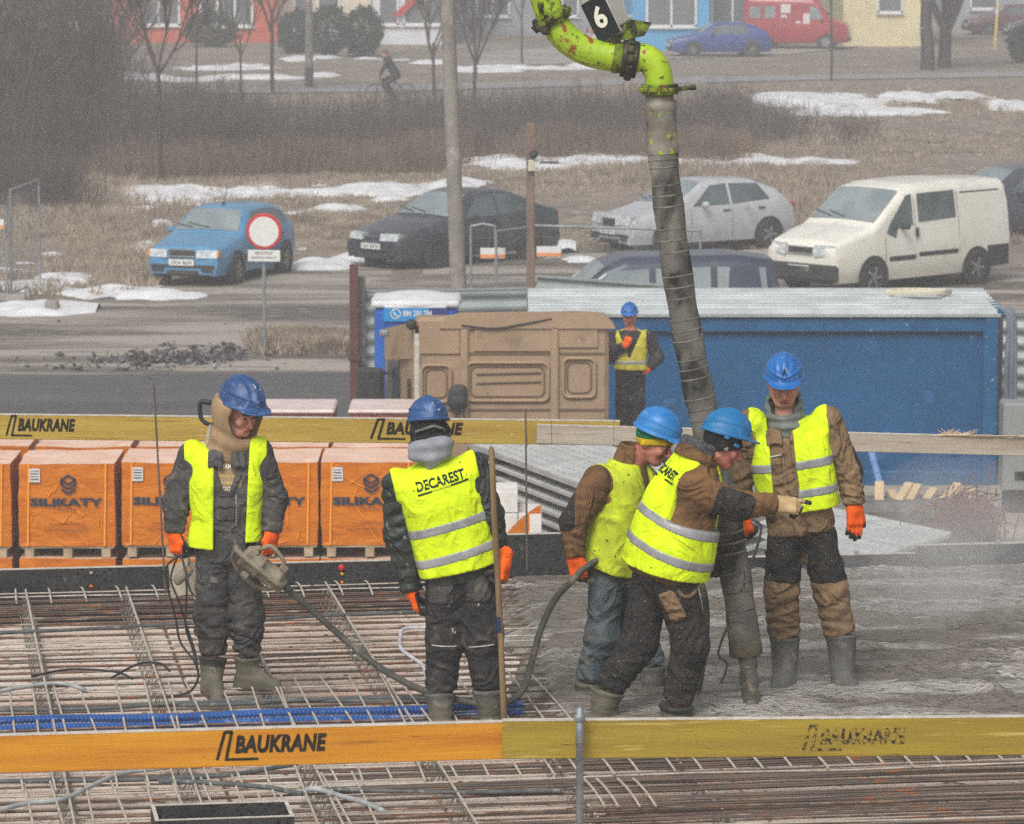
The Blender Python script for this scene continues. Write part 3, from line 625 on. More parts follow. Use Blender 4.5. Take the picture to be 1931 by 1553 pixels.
    mx = [x for x in (ws[1] if ws else L*.3,)][0]
    for s_ in (-1, 1): mb = MB(); mb.box((mx-.12 if ws else mx, s_*(W/2+.10), float(Bz(mx))+.07), (.12, .17, .12), bev=.035); mb.box((mx-.1, s_*(W/2-.0), float(Bz(mx))+.03), (.05, .1, .03)); mb.build('mirror', mat if not dark_bumper else TRIM, t, local=True)
    if ws:
        for y0 in (-.05, .3): mb = MB(); x = ws[0]+.03; mb.tube([V(x, y0, Tz(x)+.055), V(x+.12, y0+.5, Tz(x+.12)+.05)], .010, 5); mb.build('wiper', TRIM, t, local=True)
    if extra: extra(t, half, Tz, Bz, L, W)
    return t
def strip(t, half, x0, x1, z, hgt, m_, nm, off=.008):
    for s_ in (-1, 1):
        xs = np.linspace(x0, x1, 8); mb = MB(); mb.sheet([[V(x, s_*(float(half(x, z))+off), z-hgt/2), V(x, s_*(float(half(x, z))+off), z+hgt/2)] for x in xs], sm=False); mb.build(nm, m_, t, local=True)
def gap(t, half, x, z0, z1, nm='door_gap', w_=.012):
    for s_ in (-1, 1): zs = np.linspace(z0, z1, 6); mb = MB(); mb.sheet([[V(x-w_/2, s_*(float(half(x, z))+.003), z), V(x+w_/2, s_*(float(half(x, z))+.003), z)] for z in zs], sm=False); mb.build(nm, TRIM, t, local=True)
def handle(t, half, x, z):
    for s_ in (-1, 1): mb = MB(); mb.box((x, s_*(float(half(x, z))+.015), z), (.18, .03, .035), bev=.01); mb.build('door_handle', TRIM, t, local=True)
def yaw_to(a, b): d = b-a; return math.atan2(d[1], d[0])       # nose at a, tail towards b
def place(px, py, heading):     # nose centre on the ground under that pixel; heading = direction from nose to tail in degrees from +X
    return on(px, py, 0), R(heading)
# blue hatchback, seen from the front right corner
def ex1(t, half, Tz, Bz, L, W):
    strip(t, half, .5, 3.5, .50, .05, TRIM, 'side_moulding'); gap(t, half, 1.35, .3, .92); gap(t, half, 2.35, .3, .95); handle(t, half, 2.2, .82); handle(t, half, 3.0, .82)
    mb = MB(); mb.tube([V(2.0, 0, 1.43), V(2.25, 0, 1.85)], .006, 4); mb.lathe([(.05, 0), (.02, .06)], V(2.0, 0, 1.42)); mb.build('aerial', TRIM, t, local=True)
HB_TOP = [(0, .66), (.12, .76), (.9, .90), (1.12, .95), (1.75, 1.36), (2.1, 1.415), (3.0, 1.40), (3.45, 1.30), (3.75, .98), (3.86, .92), (3.88, .6)]
loc, yw = place(346, 541, 71); car('blue_hatchback', 'bright blue hatchback parked behind the round road sign', loc, yw, 3.88, 1.64, HB_TOP, [(0, .66), (.9, .86), (3.0, .92), (3.88, .92)], paint('blue_paint', (84, 146, 188), (72, 132, 174)), (.76, 3.2), ws=(1.16, 1.72), rg=(3.48, 3.74),
    side=([((1.42, .94), (1.88, 1.32), (2.30, 1.34), (2.30, .95)), 'front_window', None], [((2.36, .95), (2.36, 1.34), (3.05, 1.32), (3.05, .96)), 'rear_side_window', None], [((3.10, .97), (3.10, 1.30), (3.34, 1.25), (3.50, 1.0)), 'quarter_window', None]), lamps=(.40, .64, .16), grille=(.62, .13, .66), extra=ex1, lamp_r=True, txt='GKA 4654')
# dark liftback saloon
def ex2(t, half, Tz, Bz, L, W): gap(t, half, 1.75, .3, .92); gap(t, half, 2.75, .3, .98); strip(t, half, .8, 3.9, .48, .05, TRIM, 'side_moulding'); handle(t, half, 2.6, .86); handle(t, half, 3.5, .88)
SD_TOP = [(0, .60), (.14, .72), (.9, .90), (1.35, .97), (2.05, 1.40), (2.5, 1.475), (3.2, 1.43), (3.9, 1.18), (4.3, 1.06), (4.58, 1.0), (4.62, .6)]
loc, yw = place(705, 508, 47); car('dark_saloon', 'dark grey liftback saloon parked behind the concrete utility pole', loc, yw, 4.62, 1.77, SD_TOP, [(0, .6), (1.35, .90), (4.62, 1.0)], paint('graphite_paint', (58, 62, 72), (48, 52, 60)), (.92, 3.67), rw=.32, ws=(1.4, 2.05), rg=(3.3, 3.95),
    side=([((1.80, .96), (2.25, 1.36), (2.72, 1.40), (2.72, .98)), 'front_window', None], [((2.78, .98), (2.78, 1.40), (3.15, 1.37), (3.52, 1.18), (3.60, 1.02)), 'rear_side_window', None]), lamps=(.42, .66, .15), grille=(.44, .10, .62), extra=ex2, txt='GA 5813', rimm=TYRE)
# silver hatchback
def ex3(t, half, Tz, Bz, L, W): gap(t, half, 1.45, .3, .92); gap(t, half, 2.5, .3, .98); handle(t, half, 2.35, .86); handle(t, half, 3.25, .88)
loc, yw = place(1152, 478, 33); car('silver_hatchback', 'silver hatchback parked between the dark saloon and the white van', loc, yw, 4.18, 1.71, [(0, .64), (.12, .76), (.85, .92), (1.05, .97), (1.85, 1.43), (2.3, 1.475), (3.2, 1.44), (3.75, 1.25), (4.05, .98), (4.16, .9), (4.18, .6)], [(0, .64), (1.05, .92), (4.18, 1.0)], paint('silver_paint', (186, 188, 192), (170, 172, 176)), (.84, 3.44), rw=.31, ws=(1.1, 1.85), rg=(3.3, 3.75),
    side=([((1.5, .96), (2.05, 1.38), (2.45, 1.40), (2.45, .98)), 'front_window', None], [((2.52, .98), (2.52, 1.40), (3.25, 1.38), (3.5, 1.05)), 'rear_side_window', None]), lamps=(.42, .72, .22), grille=(.5, .17, .66), extra=ex3, txt='GA 3217')
# white van
def ex4(t, half, Tz, Bz, L, W):
    gap(t, half, 1.25, .4, 1.1); gap(t, half, 2.12, .35, 1.8); gap(t, half, 3.35, .4, 1.85); strip(t, half, 1.35, 2.08, .66, .09, TRIM, 'side_moulding'); strip(t, half, 2.18, 3.3, .70, .08, TRIM, 'side_moulding')
    for s_ in (-1, 1): mb = MB(); mb.box((2.12, s_*(W/2+.01), 1.12), (.07, .04, .18), bev=.012); mb.build('door_handle', TRIM, t, local=True)
    mb = MB(); mb.box((-.02, 0, .45), (.16, W*.93, .32), bev=.05); mb.build('bumper', TRIM, t, local=True); strip(t, half, 4.15, 4.8, .55, .40, TRIM, 'rear_corner_panel', .012)
    strip(t, half, 3.45, 4.6, 1.80, .03, TRIM, 'roof_gutter', .004)
VT = [(0, .92), (.10, 1.02), (.55, 1.16), (.95, 1.26), (1.02, 1.30), (1.85, 1.92), (2.2, 2.0), (3.5, 2.03), (4.78, 1.98), (4.83, 1.7)]
loc, yw = place(1512, 556, 43); car('white_van', 'off-white panel van with dirty sills parked at the right', loc, yw, 4.83, 1.97, VT, [(0, .92), (1.0, 1.16), (4.83, 1.30)], paint('van_white', (232, 230, 220), (222, 219, 206), (190, 182, 164)), (.92, 3.85), zb=.26, rw=.34, wr=.88, roofrnd=.12, ws=(1.08, 1.82), nose=.10, tail=.03,
    side=([((1.30, 1.14), (1.40, 1.30), (1.92, 1.82), (2.06, 1.84), (2.06, 1.26), (1.62, 1.22), (1.55, 1.04)), 'cab_window', None], [((2.22, 1.30), (2.22, 1.84), (3.28, 1.86), (3.28, 1.34)), 'side_window', None]), lamps=(.44, .86, .22), grille=(.62, .12, .86), extra=ex4, group='parked vans', cat='van', dark_bumper=True, rear=True, txt='GWE 51CX')
# dark hatchback behind the van
loc, yw = place(1748, 452, 28); car('dark_hatchback', 'dark grey hatchback half hidden behind the white van', loc, yw, 4.3, 1.78, [(0, .66), (.12, .8), (.9, .95), (1.1, 1.0), (1.85, 1.46), (2.3, 1.52), (3.3, 1.48), (3.8, 1.25), (4.1, 1.02), (4.28, .95), (4.3, .6)], [(0, .66), (1.1, .94), (4.3, 1.02)], paint('slate_paint', (74, 76, 88), (62, 64, 76)), (.88, 3.5), rw=.32, ws=(1.15, 1.85), rg=(3.4, 3.8),
    side=([((1.6, .99), (2.1, 1.41), (2.5, 1.43), (2.5, 1.0)), 'front_window', None], [((2.56, 1.0), (2.56, 1.43), (3.3, 1.40), (3.55, 1.06)), 'rear_side_window', None]))
# dark people carrier just behind the metal fence
loc, yw = place(1030, 648, 8); loc = V(at(962, 600, 68.5)[0], 68.2, 0); car('dark_minivan', 'dark blue people carrier half hidden behind the corrugated fence', loc, R(7), 4.35, 1.78, [(0, .75), (.12, .9), (.75, 1.05), (1.45, 1.62), (1.8, 1.76), (3.6, 1.78), (4.2, 1.70), (4.33, 1.1), (4.35, .6)], [(0, .75), (.75, 1.0), (4.35, 1.16)], paint('navy_paint', (58, 66, 86), (46, 54, 72)), (.85, 3.5), rw=.32, wr=.84, ws=(.8, 1.45),
    side=([((1.15, 1.14), (1.55, 1.56), (2.15, 1.60), (2.15, 1.16)), 'front_window', CGLASSL], [((2.26, 1.16), (2.26, 1.60), (3.15, 1.62), (3.15, 1.18)), 'sliding_door_window', CGLASSL], [((3.26, 1.18), (3.26, 1.62), (4.05, 1.60), (4.08, 1.20)), 'rear_side_window', CGLASSL]))
# far cars on the drive
GR = 'cars parked on the far drive'
loc, yw = place(1264, 106, 8); car('far_blue_hatchback', 'blue hatchback on the far drive in front of the red van', loc, yw, 4.1, 1.7, HB_TOP[:-4]+[(3.6, 1.2), (4.0, .98), (4.1, .6)], [(0, .66), (.9, .86), (4.1, .95)], paint('far_blue', (44, 76, 150), (36, 64, 130)), (.8, 3.3), group=GR, ws=(1.16, 1.72), rg=(3.3, 3.6), side=([((1.42, .94), (1.88, 1.32), (2.35, 1.34), (2.35, .95)), 'front_window', None], [((2.42, .95), (2.42, 1.34), (3.05, 1.32), (3.2, .97)), 'rear_side_window', None]))
loc = on(1293, 92, 0); car('far_silver_car', 'hazy silver car partly hidden by the pump boom', loc, R(188), 4.2, 1.72, SD_TOP[:-5]+[(3.3, 1.42), (3.9, 1.1), (4.2, .6)], [(0, .6), (1.35, .9), (4.2, 1.0)], paint('far_silver', (190, 188, 190)), (.9, 3.4), group=GR, ws=(1.4, 2.05), rg=(3.35, 3.85), side=([((1.80, .96), (2.25, 1.36), (2.72, 1.40), (2.72, .98)), 'front_window', None], [((2.78, .98), (2.78, 1.40), (3.15, 1.37), (3.5, 1.02)), 'rear_side_window', None]))
WPR = pm('white_vinyl', srgb(222, 214, 214), rough=.6)
def ex5(t, half, Tz, Bz, L, W):
    for (x, z, w_, h) in ((2.65, 1.75, .42, .38), (2.72, 1.42, .25, .12), (1.75, 1.3, .28, .5), (1.8, .85, .34, .3), (2.1, 1.1, .2, .24)):
        for s_ in (-1, 1): mb = MB(); mb.box((x, s_*(W/2*.95+.01), z), (w_, .02, h), bev=.005); mb.build('vinyl_mark', WPR, t, local=True)
    mb = MB(); mb.box((2.9, 0, 2.32), (2.2, 1.5, .22), bev=.08); mb.build('roof_cap', paint('far_red2', (176, 40, 58)), t, local=True)
loc = V(on(1600, 92, 0)[0], on(1600, 92, 0)[1], 0); car('red_van', 'crimson camper van with white markings on the far drive', loc, R(171), 4.5, 1.9, [(0, .9), (.1, 1.1), (.7, 1.3), (1.2, 2.0), (1.5, 2.2), (4.3, 2.25), (4.46, 2.0), (4.5, 1.2)], [(0, .9), (.7, 1.2), (4.5, 1.35)], paint('far_red', (172, 36, 54), (156, 30, 48)), (.9, 3.5), zb=.3, rw=.33, wr=.92, group=GR, cat='van', ws=(.75, 1.2), side=([((1.0, 1.3), (1.3, 1.8), (1.6, 1.85), (1.6, 1.3)), 'cab_window', CGLASSL], [((3.1, 1.35), (3.1, 1.85), (3.55, 1.85), (3.55, 1.35)), 'side_window', CGLASSL], [((3.75, 1.35), (3.75, 1.85), (4.2, 1.82), (4.2, 1.35)), 'rear_side_window', CGLASSL]), extra=ex5)
loc = on(1738, 60, 0); car('far_saloon', 'hazy blue grey saloon beyond the red van', loc, R(165), 4.5, 1.74, SD_TOP[:-2]+[(4.48, 1.0), (4.5, .6)], [(0, .6), (1.35, .9), (4.5, 1.0)], paint('far_greyblue', (108, 124, 142)), (.9, 3.5), group=GR, ws=(1.4, 2.05), rg=(3.3, 3.95), side=([((1.80, .96), (2.25, 1.36), (2.72, 1.40), (2.72, .98)), 'front_window', CGLASSL], [((2.78, .98), (2.78, 1.40), (3.15, 1.37), (3.5, 1.02)), 'rear_side_window', CGLASSL]))
loc = on(1824, 66, 0); car('far_maroon_car', 'dark maroon car at the upper right behind the marker post', loc, R(14), 4.3, 1.74, HB_TOP[:-4]+[(3.7, 1.25), (4.2, .98), (4.3, .6)], [(0, .66), (.9, .86), (4.3, .95)], paint('far_maroon', (104, 56, 66)), (.8, 3.4), group=GR, ws=(1.16, 1.72), rg=(3.4, 3.7), side=([((1.42, .94), (1.88, 1.32), (2.35, 1.34), (2.35, .95)), 'front_window', None], [((2.42, .95), (2.42, 1.34), (3.15, 1.32), (3.35, .97)), 'rear_side_window', None]))
loc = on(1900, 76, 0); car('far_dark_car', 'dark car cut off by the right edge of the far drive', loc, R(10), 4.3, 1.74, HB_TOP[:-4]+[(3.7, 1.25), (4.2, .98), (4.3, .6)], [(0, .66), (.9, .86), (4.3, .95)], paint('far_dark', (70, 72, 80)), (.8, 3.4), group=GR, ws=(1.16, 1.72), rg=(3.4, 3.7), side=([((1.42, .94), (1.88, 1.32), (2.35, 1.34), (2.35, .95)), 'front_window', None],))
# ------------------------------------------------------------------ the slab being cast
PHI = R(8.5); E1 = V(math.cos(PHI), math.sin(PHI), 0); E2 = V(-math.sin(PHI), math.cos(PHI), 0)
ZS, ZP = 3.54, 3.40                       # concrete level, precast plank level
O0 = on(0, 1112, ZS); EZ = V(0, 0, 1)
def S(u, v, z): q = O0+E1*u+E2*v; return V(q[0], q[1], z)
def uv(p): q = V(*p)-O0; return float(q @ E1), float(q @ E2)
def sp(px, py, z=ZS): return uv(on(px, py, z))
STEEL = pm('rusty_rebar', srgb(126, 92, 72), srgb(92, 84, 78), 3, (.35, .65), rough=.8, stretch=(1, 1, 1), bump=.5, bscale=150, bdist=.004, spots=(7, .5, .7, srgb(160, 148, 132)), spots2=(20, .62, .7, srgb(150, 78, 44)))
STEEL_D = pm('dark_rebar', srgb(84, 78, 74), srgb(112, 96, 84), 4, rough=.75, bump=.5, bscale=150, bdist=.004, spots=(9, .58, .7, srgb(140, 88, 56)))
STEEL_L = pm('cement_splashed_rebar', srgb(188, 180, 168), srgb(154, 142, 128), 9, (.4, .7), rough=.85, bump=.5, bscale=150, bdist=.004, spots=(14, .62, .7, srgb(122, 92, 72)))
GALV = pm('girder_steel', srgb(150, 148, 144), srgb(120, 116, 110), 10, rough=.6, metal=.3, spots=(16, .6, .7, srgb(196, 190, 180)))
PLANK = pm('precast_concrete', srgb(216, 204, 192), srgb(200, 172, 156), 1.3, (.35, .7), rough=.9, bump=.5, bscale=50, bdist=.01, spots=(9, .60, .70, srgb(120, 108, 98)), spots2=(30, .62, .68, srgb(96, 88, 82)))
WETC = pm('fresh_concrete', srgb(122, 115, 104), srgb(176, 171, 162), 1.5, (.47, .60), rough=.62, rough2=.25, spec=.5, bump=1., bscale=26, bdist=.05, stretch=(.6, 1.5, 1), spots=(7, .53, .64, srgb(100, 94, 84)), spots2=(34, .56, .64, srgb(80, 75, 67)), detail=8)  # colour carries the pits' shade as dark specks, wet sheen as pale streaks
FILMB = pm('black_film_plywood', srgb(44, 46, 48), srgb(64, 64, 64), 5, rough=.55, bump=.3, bscale=60, spots=(40, .58, .63, srgb(22, 22, 23)), spots2=(9, .66, .72, srgb(112, 110, 104)))
PLYE = pm('ply_edge', srgb(206, 200, 190), srgb(180, 172, 160), 20, rough=.85)
PINKF = pm('concrete_wall_below', srgb(168, 164, 156), srgb(140, 136, 130), 2, rough=.9)
bs = thing('building_shell', 'concrete storey under the slab carrying the formwork and reinforcement', 'building', S(3.3, -4.5, 0))
mb = MB(); mb.box((O0+E1*3.3-E2*5.0)*V(1, 1, 0)+V(0, 0, 1.55), (15, 9.6, 3.1), (E1, E2, EZ)); mb.build('wall', PINKF, bs)
plk = []
for k, (u0, u1) in enumerate(((-4.2, -1.62), (-1.6, .98), (1.0, 3.58), (3.6, 6.18), (6.2, 8.78), (8.8, 10.8))):
    mb = MB(); mb.box(S((u0+u1)/2, -5.12, 3.25), (u1-u0, 9.36, .30), (E1, E2, EZ), bev=.012); mb.build('plank', PLANK, bs)
# rebar mat
RM = thing('rebar_mat', 'two layers of rusty steel bars laid across the planks and around the girders', 'reinforcement', S(2, -3, ZP))
def bar_mesh(name, L, r, mat, sag=0.):
    mb = MB(); n = max(2, int(L/.8)); pts = [V(-L/2+L*i/n, random.uniform(-1, 1)*sag, random.uniform(-1, 1)*sag*.5) for i in range(n+1)]
    mb.tube(pts, r, 6); return mb.mesh(name, mat)
LB = {}
for key, (L, r, m_, sg) in dict(a=(7.6, .0062, STEEL, .012), b=(7.6, .0060, STEEL_D, .012), c=(5.0, .0048, STEEL_D, .012), d=(4.2, .0062, STEEL, .015), e=(7.6, .0060, STEEL_L, .012)).items():
    for q in range(4): LB[key+str(q)] = bar_mesh('rebar', L, r, m_, sg)
def put(me, p, ang, parent, tilt=0.):
    o = link('rebar', me, parent); m = wmat(parent).inverted() @ Matrix.Translation(Vector(p)); o.location = m.translation
    o.rotation_euler = (0, -tilt, ang-wmat(parent).to_euler().z); return o
v = -.06; i = 0
while v > -8.4:
    top = i % 2 == 0
    k = random.choice('aabbee' if top else 'aaab')+str(random.randrange(4))
    put(LB[k], S(1.9+random.uniform(-.5, .5), v, (ZS-.012) if top else (ZP+.03)), PHI+random.uniform(-.004, .004), RM)
    if v > -.55 or (-4.75 < v < -3.75 and random.random() < .55):
        put(LB[random.choice('ab')+str(random.randrange(4))], S(2.2, v-.03, ZS-.05+random.uniform(-.05, .06)), PHI+random.uniform(-.004, .004), RM)
    v -= random.uniform(.075, .115); i += 1
# dense mat at the lower right and the bars running under the fresh concrete edge
u0, v0 = sp(1110, 1440); v = -4.9; i = 0
for i in range(62):
    put(LB['c'+str(i % 4)] if i % 3 else LB['b'+str(i % 4)], S(u0+2.5+random.uniform(-.25, .15), -5.1-.035*i+random.uniform(-.01, .01), ZS+random.uniform(-.07, .015)), PHI+random.uniform(-.005, .005), RM)
# short bars running away from us: three rows
SB = {}
for key, L in dict(s=.5, m=1.9, n=.62).items():
    mb = MB(); n = 5; mb.tube([V(0, L*i/n-L/2, -.012*((2*i/n-1)**2)*(2 if key == 's' else 1)) for i in range(n+1)], .0068, 6); SB[key] = mb.mesh('rebar', STEEL_L)
def row(us, v, key, dz=.012, lean=0.):
    for u in us: put(SB[key], S(u+random.uniform(-.02, .02), v+random.uniform(-.03, .03), ZS+dz), PHI+lean+random.uniform(-.03, .03), RM)
row(np.arange(-.6, 2.9, .225), -.22, 's', .02)
us = np.arange(-1.1, 3.4, .148)
row(us, -4.05, 'm', .004)
row(np.arange(-1, 6.5, .155), -5.62, 'n', .022)
row(np.arange(-.8, 1.6, .15), -6.6, 'm', .01)
for (px, py) in ((465, 1530), (497, 1530), (540, 1530), (1120, 1500), (1145, 1500), (1185, 1500), (1215, 1500)):
    u, v = sp(px, py); put(SB['n'], S(u, v, ZS+.03), PHI, RM)
# lattice girders
def girder_parts(Lg=8.2):
    a = MB(); a.tube([V(0, 0, 0), V(0, -Lg, 0)], .0075, 6)
    b = MB()
    for s_ in (-1, 1): b.tube([V(.045*s_, 0, -.115), V(.045*s_, -Lg, -.115)], .005, 5)
    c = MB(); n = int(Lg/.1)
    for s_ in (-1, 1):
        pts = [V(.045*s_*(i % 2), -.1*i, -.115*(i % 2)) for i in range(n+1)]; c.tube(pts, .0042, 4, sm=False)
    return a.mesh('top_chord', STEEL_L), b.mesh('bottom_chord', GALV), c.mesh('diagonals', GALV)
GP = girder_parts()
gu = [sp(52, 1130)[0]+.632*k for k in range(-1, 6)]
wh = ['at the far left edge of the slab', 'leftmost of those reaching the back board', 'left of the hooded worker', 'behind the hooded worker', 'under the curved vibrator hose', 'left of the worker seen from behind', 'beside the edge of the fresh concrete']
for k, u in enumerate(gu):
    g = thing('lattice_girder', 'zigzag steel lattice girder '+wh[k], 'girder', S(u, -.04, ZS+(.004 if k < 5 else -.05)), 'lattice girders across the slab', rz=PHI)
    for nm, me in zip(('top_chord', 'bottom_chord', 'diagonals'), GP): link(nm, me, g)
# fresh concrete: one lumpy sheet with a slumped edge
def edge_u(v):
    vs = [-9, -4.75, -3.9, -3.2, -2.4, -1.6, -.9, -.3, .2]
    us = [sp(1010, 1500)[0], sp(1010, 1372)[0], sp(985, 1318)[0], sp(975, 1270)[0], sp(968, 1222)[0], sp(952, 1180)[0], sp(940, 1140)[0], sp(935, 1110)[0], sp(930, 1095)[0]]
    return np.interp(v, vs, us)
uu = np.arange(2.4, 9.2, .018); vv = np.arange(-5.16, .0, .018); U, Vv = np.meshgrid(uu, vv, indexing='ij')
P2 = np.stack([U.ravel(), Vv.ravel(), 0*U.ravel()], 1)
def ridged(P, sc, sd): return 1-np.abs(nz(P, sc, sd, 9))
hgt = .010*nz(P2, 6, 1, 9)+.008*nz(P2*V(1, 1.6, 1), 15, 2, 9)+.020*np.abs(nz(P2, 24, 3, 11))+.015*np.abs(nz(P2, 52, 4, 12))+.006*nz(P2, 110, 14, 12)-.014
ru = np.clip(nz(P2, 1.6, 5, 7)+.35, 0, 1)
hgt = hgt*(.7+1.5*ru)+.012*np.maximum(0, ridged(P2*V(.45, 1.3, 1), 9, 21)-.55)*2
hgt = np.maximum(hgt, np.where(nz(P2*V(.6, 1.3, 1), 2.6, 33, 6) > .1, .002, -.012)+.002*nz(P2, 20, 8))          # water settles flat in the hollows
e = P2[:, 0]-edge_u(P2[:, 1])+.05*nz(P2, 5, 6)+.03*nz(P2, 17, 7)
rag = np.minimum(np.clip(e/.22, 0, 1), np.clip((P2[:, 1]+5.12+.03*nz(P2, 9, 4))/.16, 0, 1))**.6
for (px, py, am, rd) in ((1310, 1330, .05, .35), (1425, 1352, .03, .2), (1650, 1300, .035, .3), (1085, 1290, .03, .3), (1010, 1240, .03, .2), (1500, 1315, .03, .16), (1600, 1318, .03, .16), (1830, 1290, .03, .35)):
    u, v = sp(px, py); d2 = (P2[:, 0]-u)**2+((P2[:, 1]-v)*1.2)**2; hgt = hgt+am*np.exp(-d2/rd**2)*(.6+.5*nz(P2, 13, 11))
z = ZP-.01+(ZS-ZP+.016+hgt)*rag+.02*rag*(1-rag)*nz(P2, 30, 9)
for px, py, wd, dp in ((1385, 1272, .13, .10), (1575, 1268, .12, .08)):   # boxed-out sockets
    u, v = sp(px, py); m_ = (np.abs(P2[:, 0]-u) < wd) & (np.abs(P2[:, 1]-v) < .09); z[m_] -= dp
Pw = O0[None]+P2[:, :1]*E1+P2[:, 1:2]*E2; Pw[:, 2] = z
ni, nj = U.shape; idx = np.arange(ni*nj).reshape(ni, nj)
Q = np.stack([idx[:-1, :-1], idx[1:, :-1], idx[1:, 1:], idx[:-1, 1:]], -1).reshape(-1, 4); Q = Q[(rag[Q] > 0).any(1)]
co = nmesh('fresh_concrete', Pw, Q, WETC); tag(co, 'wet grey concrete freshly poured and raked over the rebar', 'concrete', kind='structure')
# edge formwork at the back
def board(name, u0, u1, v, z0, z1, th, label, cat, mats, group=None, bev=.004):
    t = thing(name, label, cat, S((u0+u1)/2, v, z0), group, rz=PHI)
    mb = MB(); mb.box(S((u0+u1)/2, v+th/2, (z0+z1)/2-.002), (u1-u0, th, z1-z0-.004), (E1, E2, EZ), bev=bev); o = mb.build('face', mats[0], t)
    mb = MB(); mb.box(S((u0+u1)/2, v+th/2, z1-.002), (u1-u0+.002, th+.003, .006), (E1, E2, EZ)); mb.build('top_edge', mats[1], t)
    return t
fb1 = board('formwork_board', -3.5, 3.02, .0, 3.2, ZS+.130, .03, 'low black formwork board behind the hooded worker with red and orange caps', 'formwork', (FILMB, PLYE), 'edge formwork boards')
fb2 = board('formwork_board', 3.03, sp(1330, 1060)[0], .02, 3.2, ZS+.275, .03, 'tall black formwork board behind the worker in jeans', 'formwork', (FILMB, PLYE), 'edge formwork boards')
fb3 = board('formwork_board', sp(1335, 1060)[0], sp(1702, 1050)[0], .05, 3.2, ZS+.085, .03, 'lowest formwork strip behind the worker facing us', 'formwork', (FILMB, PLYE), 'edge formwork boards')
fb4 = board('formwork_board', sp(1702, 1050)[0]+.01, 10.5, .05, 3.2, ZS+.135, .045, 'grey stepped formwork board at the right edge by the steam', 'formwork', (FILMB, PLYE), 'edge formwork boards')
CAPR = pm('red_cap', srgb(196, 60, 52), rough=.5); CAPY = pm('yellow_cap', srgb(220, 160, 30), rough=.5); CAPO = pm('orange_cap', srgb(228, 112, 24), rough=.5); CAPG = pm('grey_cap', srgb(150, 148, 142), rough=.7)
def cap(px, py, r, mt, fb):
    p = at(px, py, 26.0); r_ = ray(px, py); t = ((O0+E2*0-V(0, 0, CAMZ)) @ E2)/(r_ @ E2); q = V(0, 0, CAMZ)+r_*t
    mb = MB(); mb.lathe([(r*.2, -.012), (r*.8, -.011), (r, -.004), (r, .01)], q, E2, 12); mb.build('cap', mt, fb)
for a in ((644, 1070, .021, CAPR), (645, 1082, .011, CAPY), (645, 1098, .012, CAPO), (172, 1080, .012, CAPG), (172, 1105, .011, CAPO)): cap(*a, fb1)
cap(1615, 1041, .016, CAPG, fb3); cap(1883, 1021, .014, CAPG, fb4)
# edge-beam recess: dark strip behind the first bars
# guard boards
YB = pm('yellow_board', srgb(186, 162, 74), srgb(166, 134, 58), 3, (.3, .7), rough=.7, stretch=(.35, 6, 6), bump=.25, bscale=20, spots=(9, .60, .72, srgb(150, 116, 52)), spots2=(26, .66, .71, srgb(206, 196, 160)))
OB = pm('orange_board', srgb(206, 146, 34), srgb(184, 116, 26), 3, (.3, .7), rough=.6, stretch=(.35, 6, 6), bump=.25, bscale=20, spots=(5, .62, .72, srgb(150, 92, 24)), spots2=(26, .70, .74, srgb(96, 60, 24)))
YG = pm('olive_yellow_board', srgb(160, 140, 46), srgb(136, 112, 40), 3, (.3, .7), rough=.65, stretch=(.35, 6, 6), bump=.25, bscale=20, spots=(6, .6, .72, srgb(190, 172, 96)), spots2=(18, .68, .72, srgb(110, 84, 36)))
WB = pm('weathered_timber', srgb(190, 180, 166), srgb(164, 150, 134), 3, (.3, .7), rough=.9, stretch=(.35, 6, 6), bump=.35, bscale=24, spots=(34, .70, .73, srgb(70, 56, 44)), spots2=(8, .62, .7, srgb(148, 128, 106)))
STEN = pm('stencil_black', srgb(34, 30, 22), srgb(58, 50, 32), 18, (.55, .7), rough=.8)
def rail(name, a, b, h, th, mat, label, mats2=PLYE):      # a, b world points at the lower front corners
    t = thing(name, label, 'board', a); d = nrm(V(*b)-V(*a)); x = nrm(np.cross(d, EZ)); up = np.cross(x, d)   # x points to us (-Y)
    L = np.linalg.norm(V(*b)-V(*a)); c = (V(*a)+V(*b))/2+up*h/2-x*th/2
    lm = MB(); lm.box((0, 0, 0), (L, th, h-.004), None, bev=.004)
    ob = link('face', lm.mesh('face', mat), t); M = Matrix((tuple(d), tuple(-x), tuple(up))).transposed()
    ob.location = tuple(c-V(*a)); ob.rotation_euler = M.to_euler()
    mb = MB(); mb.box(c+up*(h/2), (L+.002, th+.002, .007), (d, -x, up)); mb.build('top_edge', mats2, t)
    return t, (lambda X, Y: V(*a)+d*X+up*Y+x*.0025), L
LOGO = join2(stroke2((-.30, -.26), (.02, .95), .12), stroke2((.0, .93), (.34, .93), .13), stroke2((.30, .95), (.06, -.24), .12), stroke2((.0, -.25), (1.35, -.25), .11), fit(text2d('BAUKRANE', .05, .18, 1.06), .42, 4.1, 0, .78))
def logo(mapf, x, y, size, parent, sx=1., mat=None):
    print_on('lettering', LOGO, lambda a, b: mapf(x+a*size*sx, y+b*size), mat or STEN, parent)
DF = 26.35
t, mp, L = rail('guard_board', at(-260, 826, 26.0), at(1168, 840, 26.75), .158, .03, YB, 'long pale yellow board with stencilled lettering tied along the back edge')
logo(mp, .915, .054, .104, t, .93); logo(mp, .94+2.27, .056, .104, t, 1.28)
t, mp, L = rail('timber_board', at(1012, 837, 26.6), at(2080, 864, 27.0), .122, .035, WB, 'weathered grey timber board splintered along its top at the right')
SPL = pm('splinter', srgb(206, 176, 140), srgb(226, 208, 176), 20, rough=.9)
mb = MB()
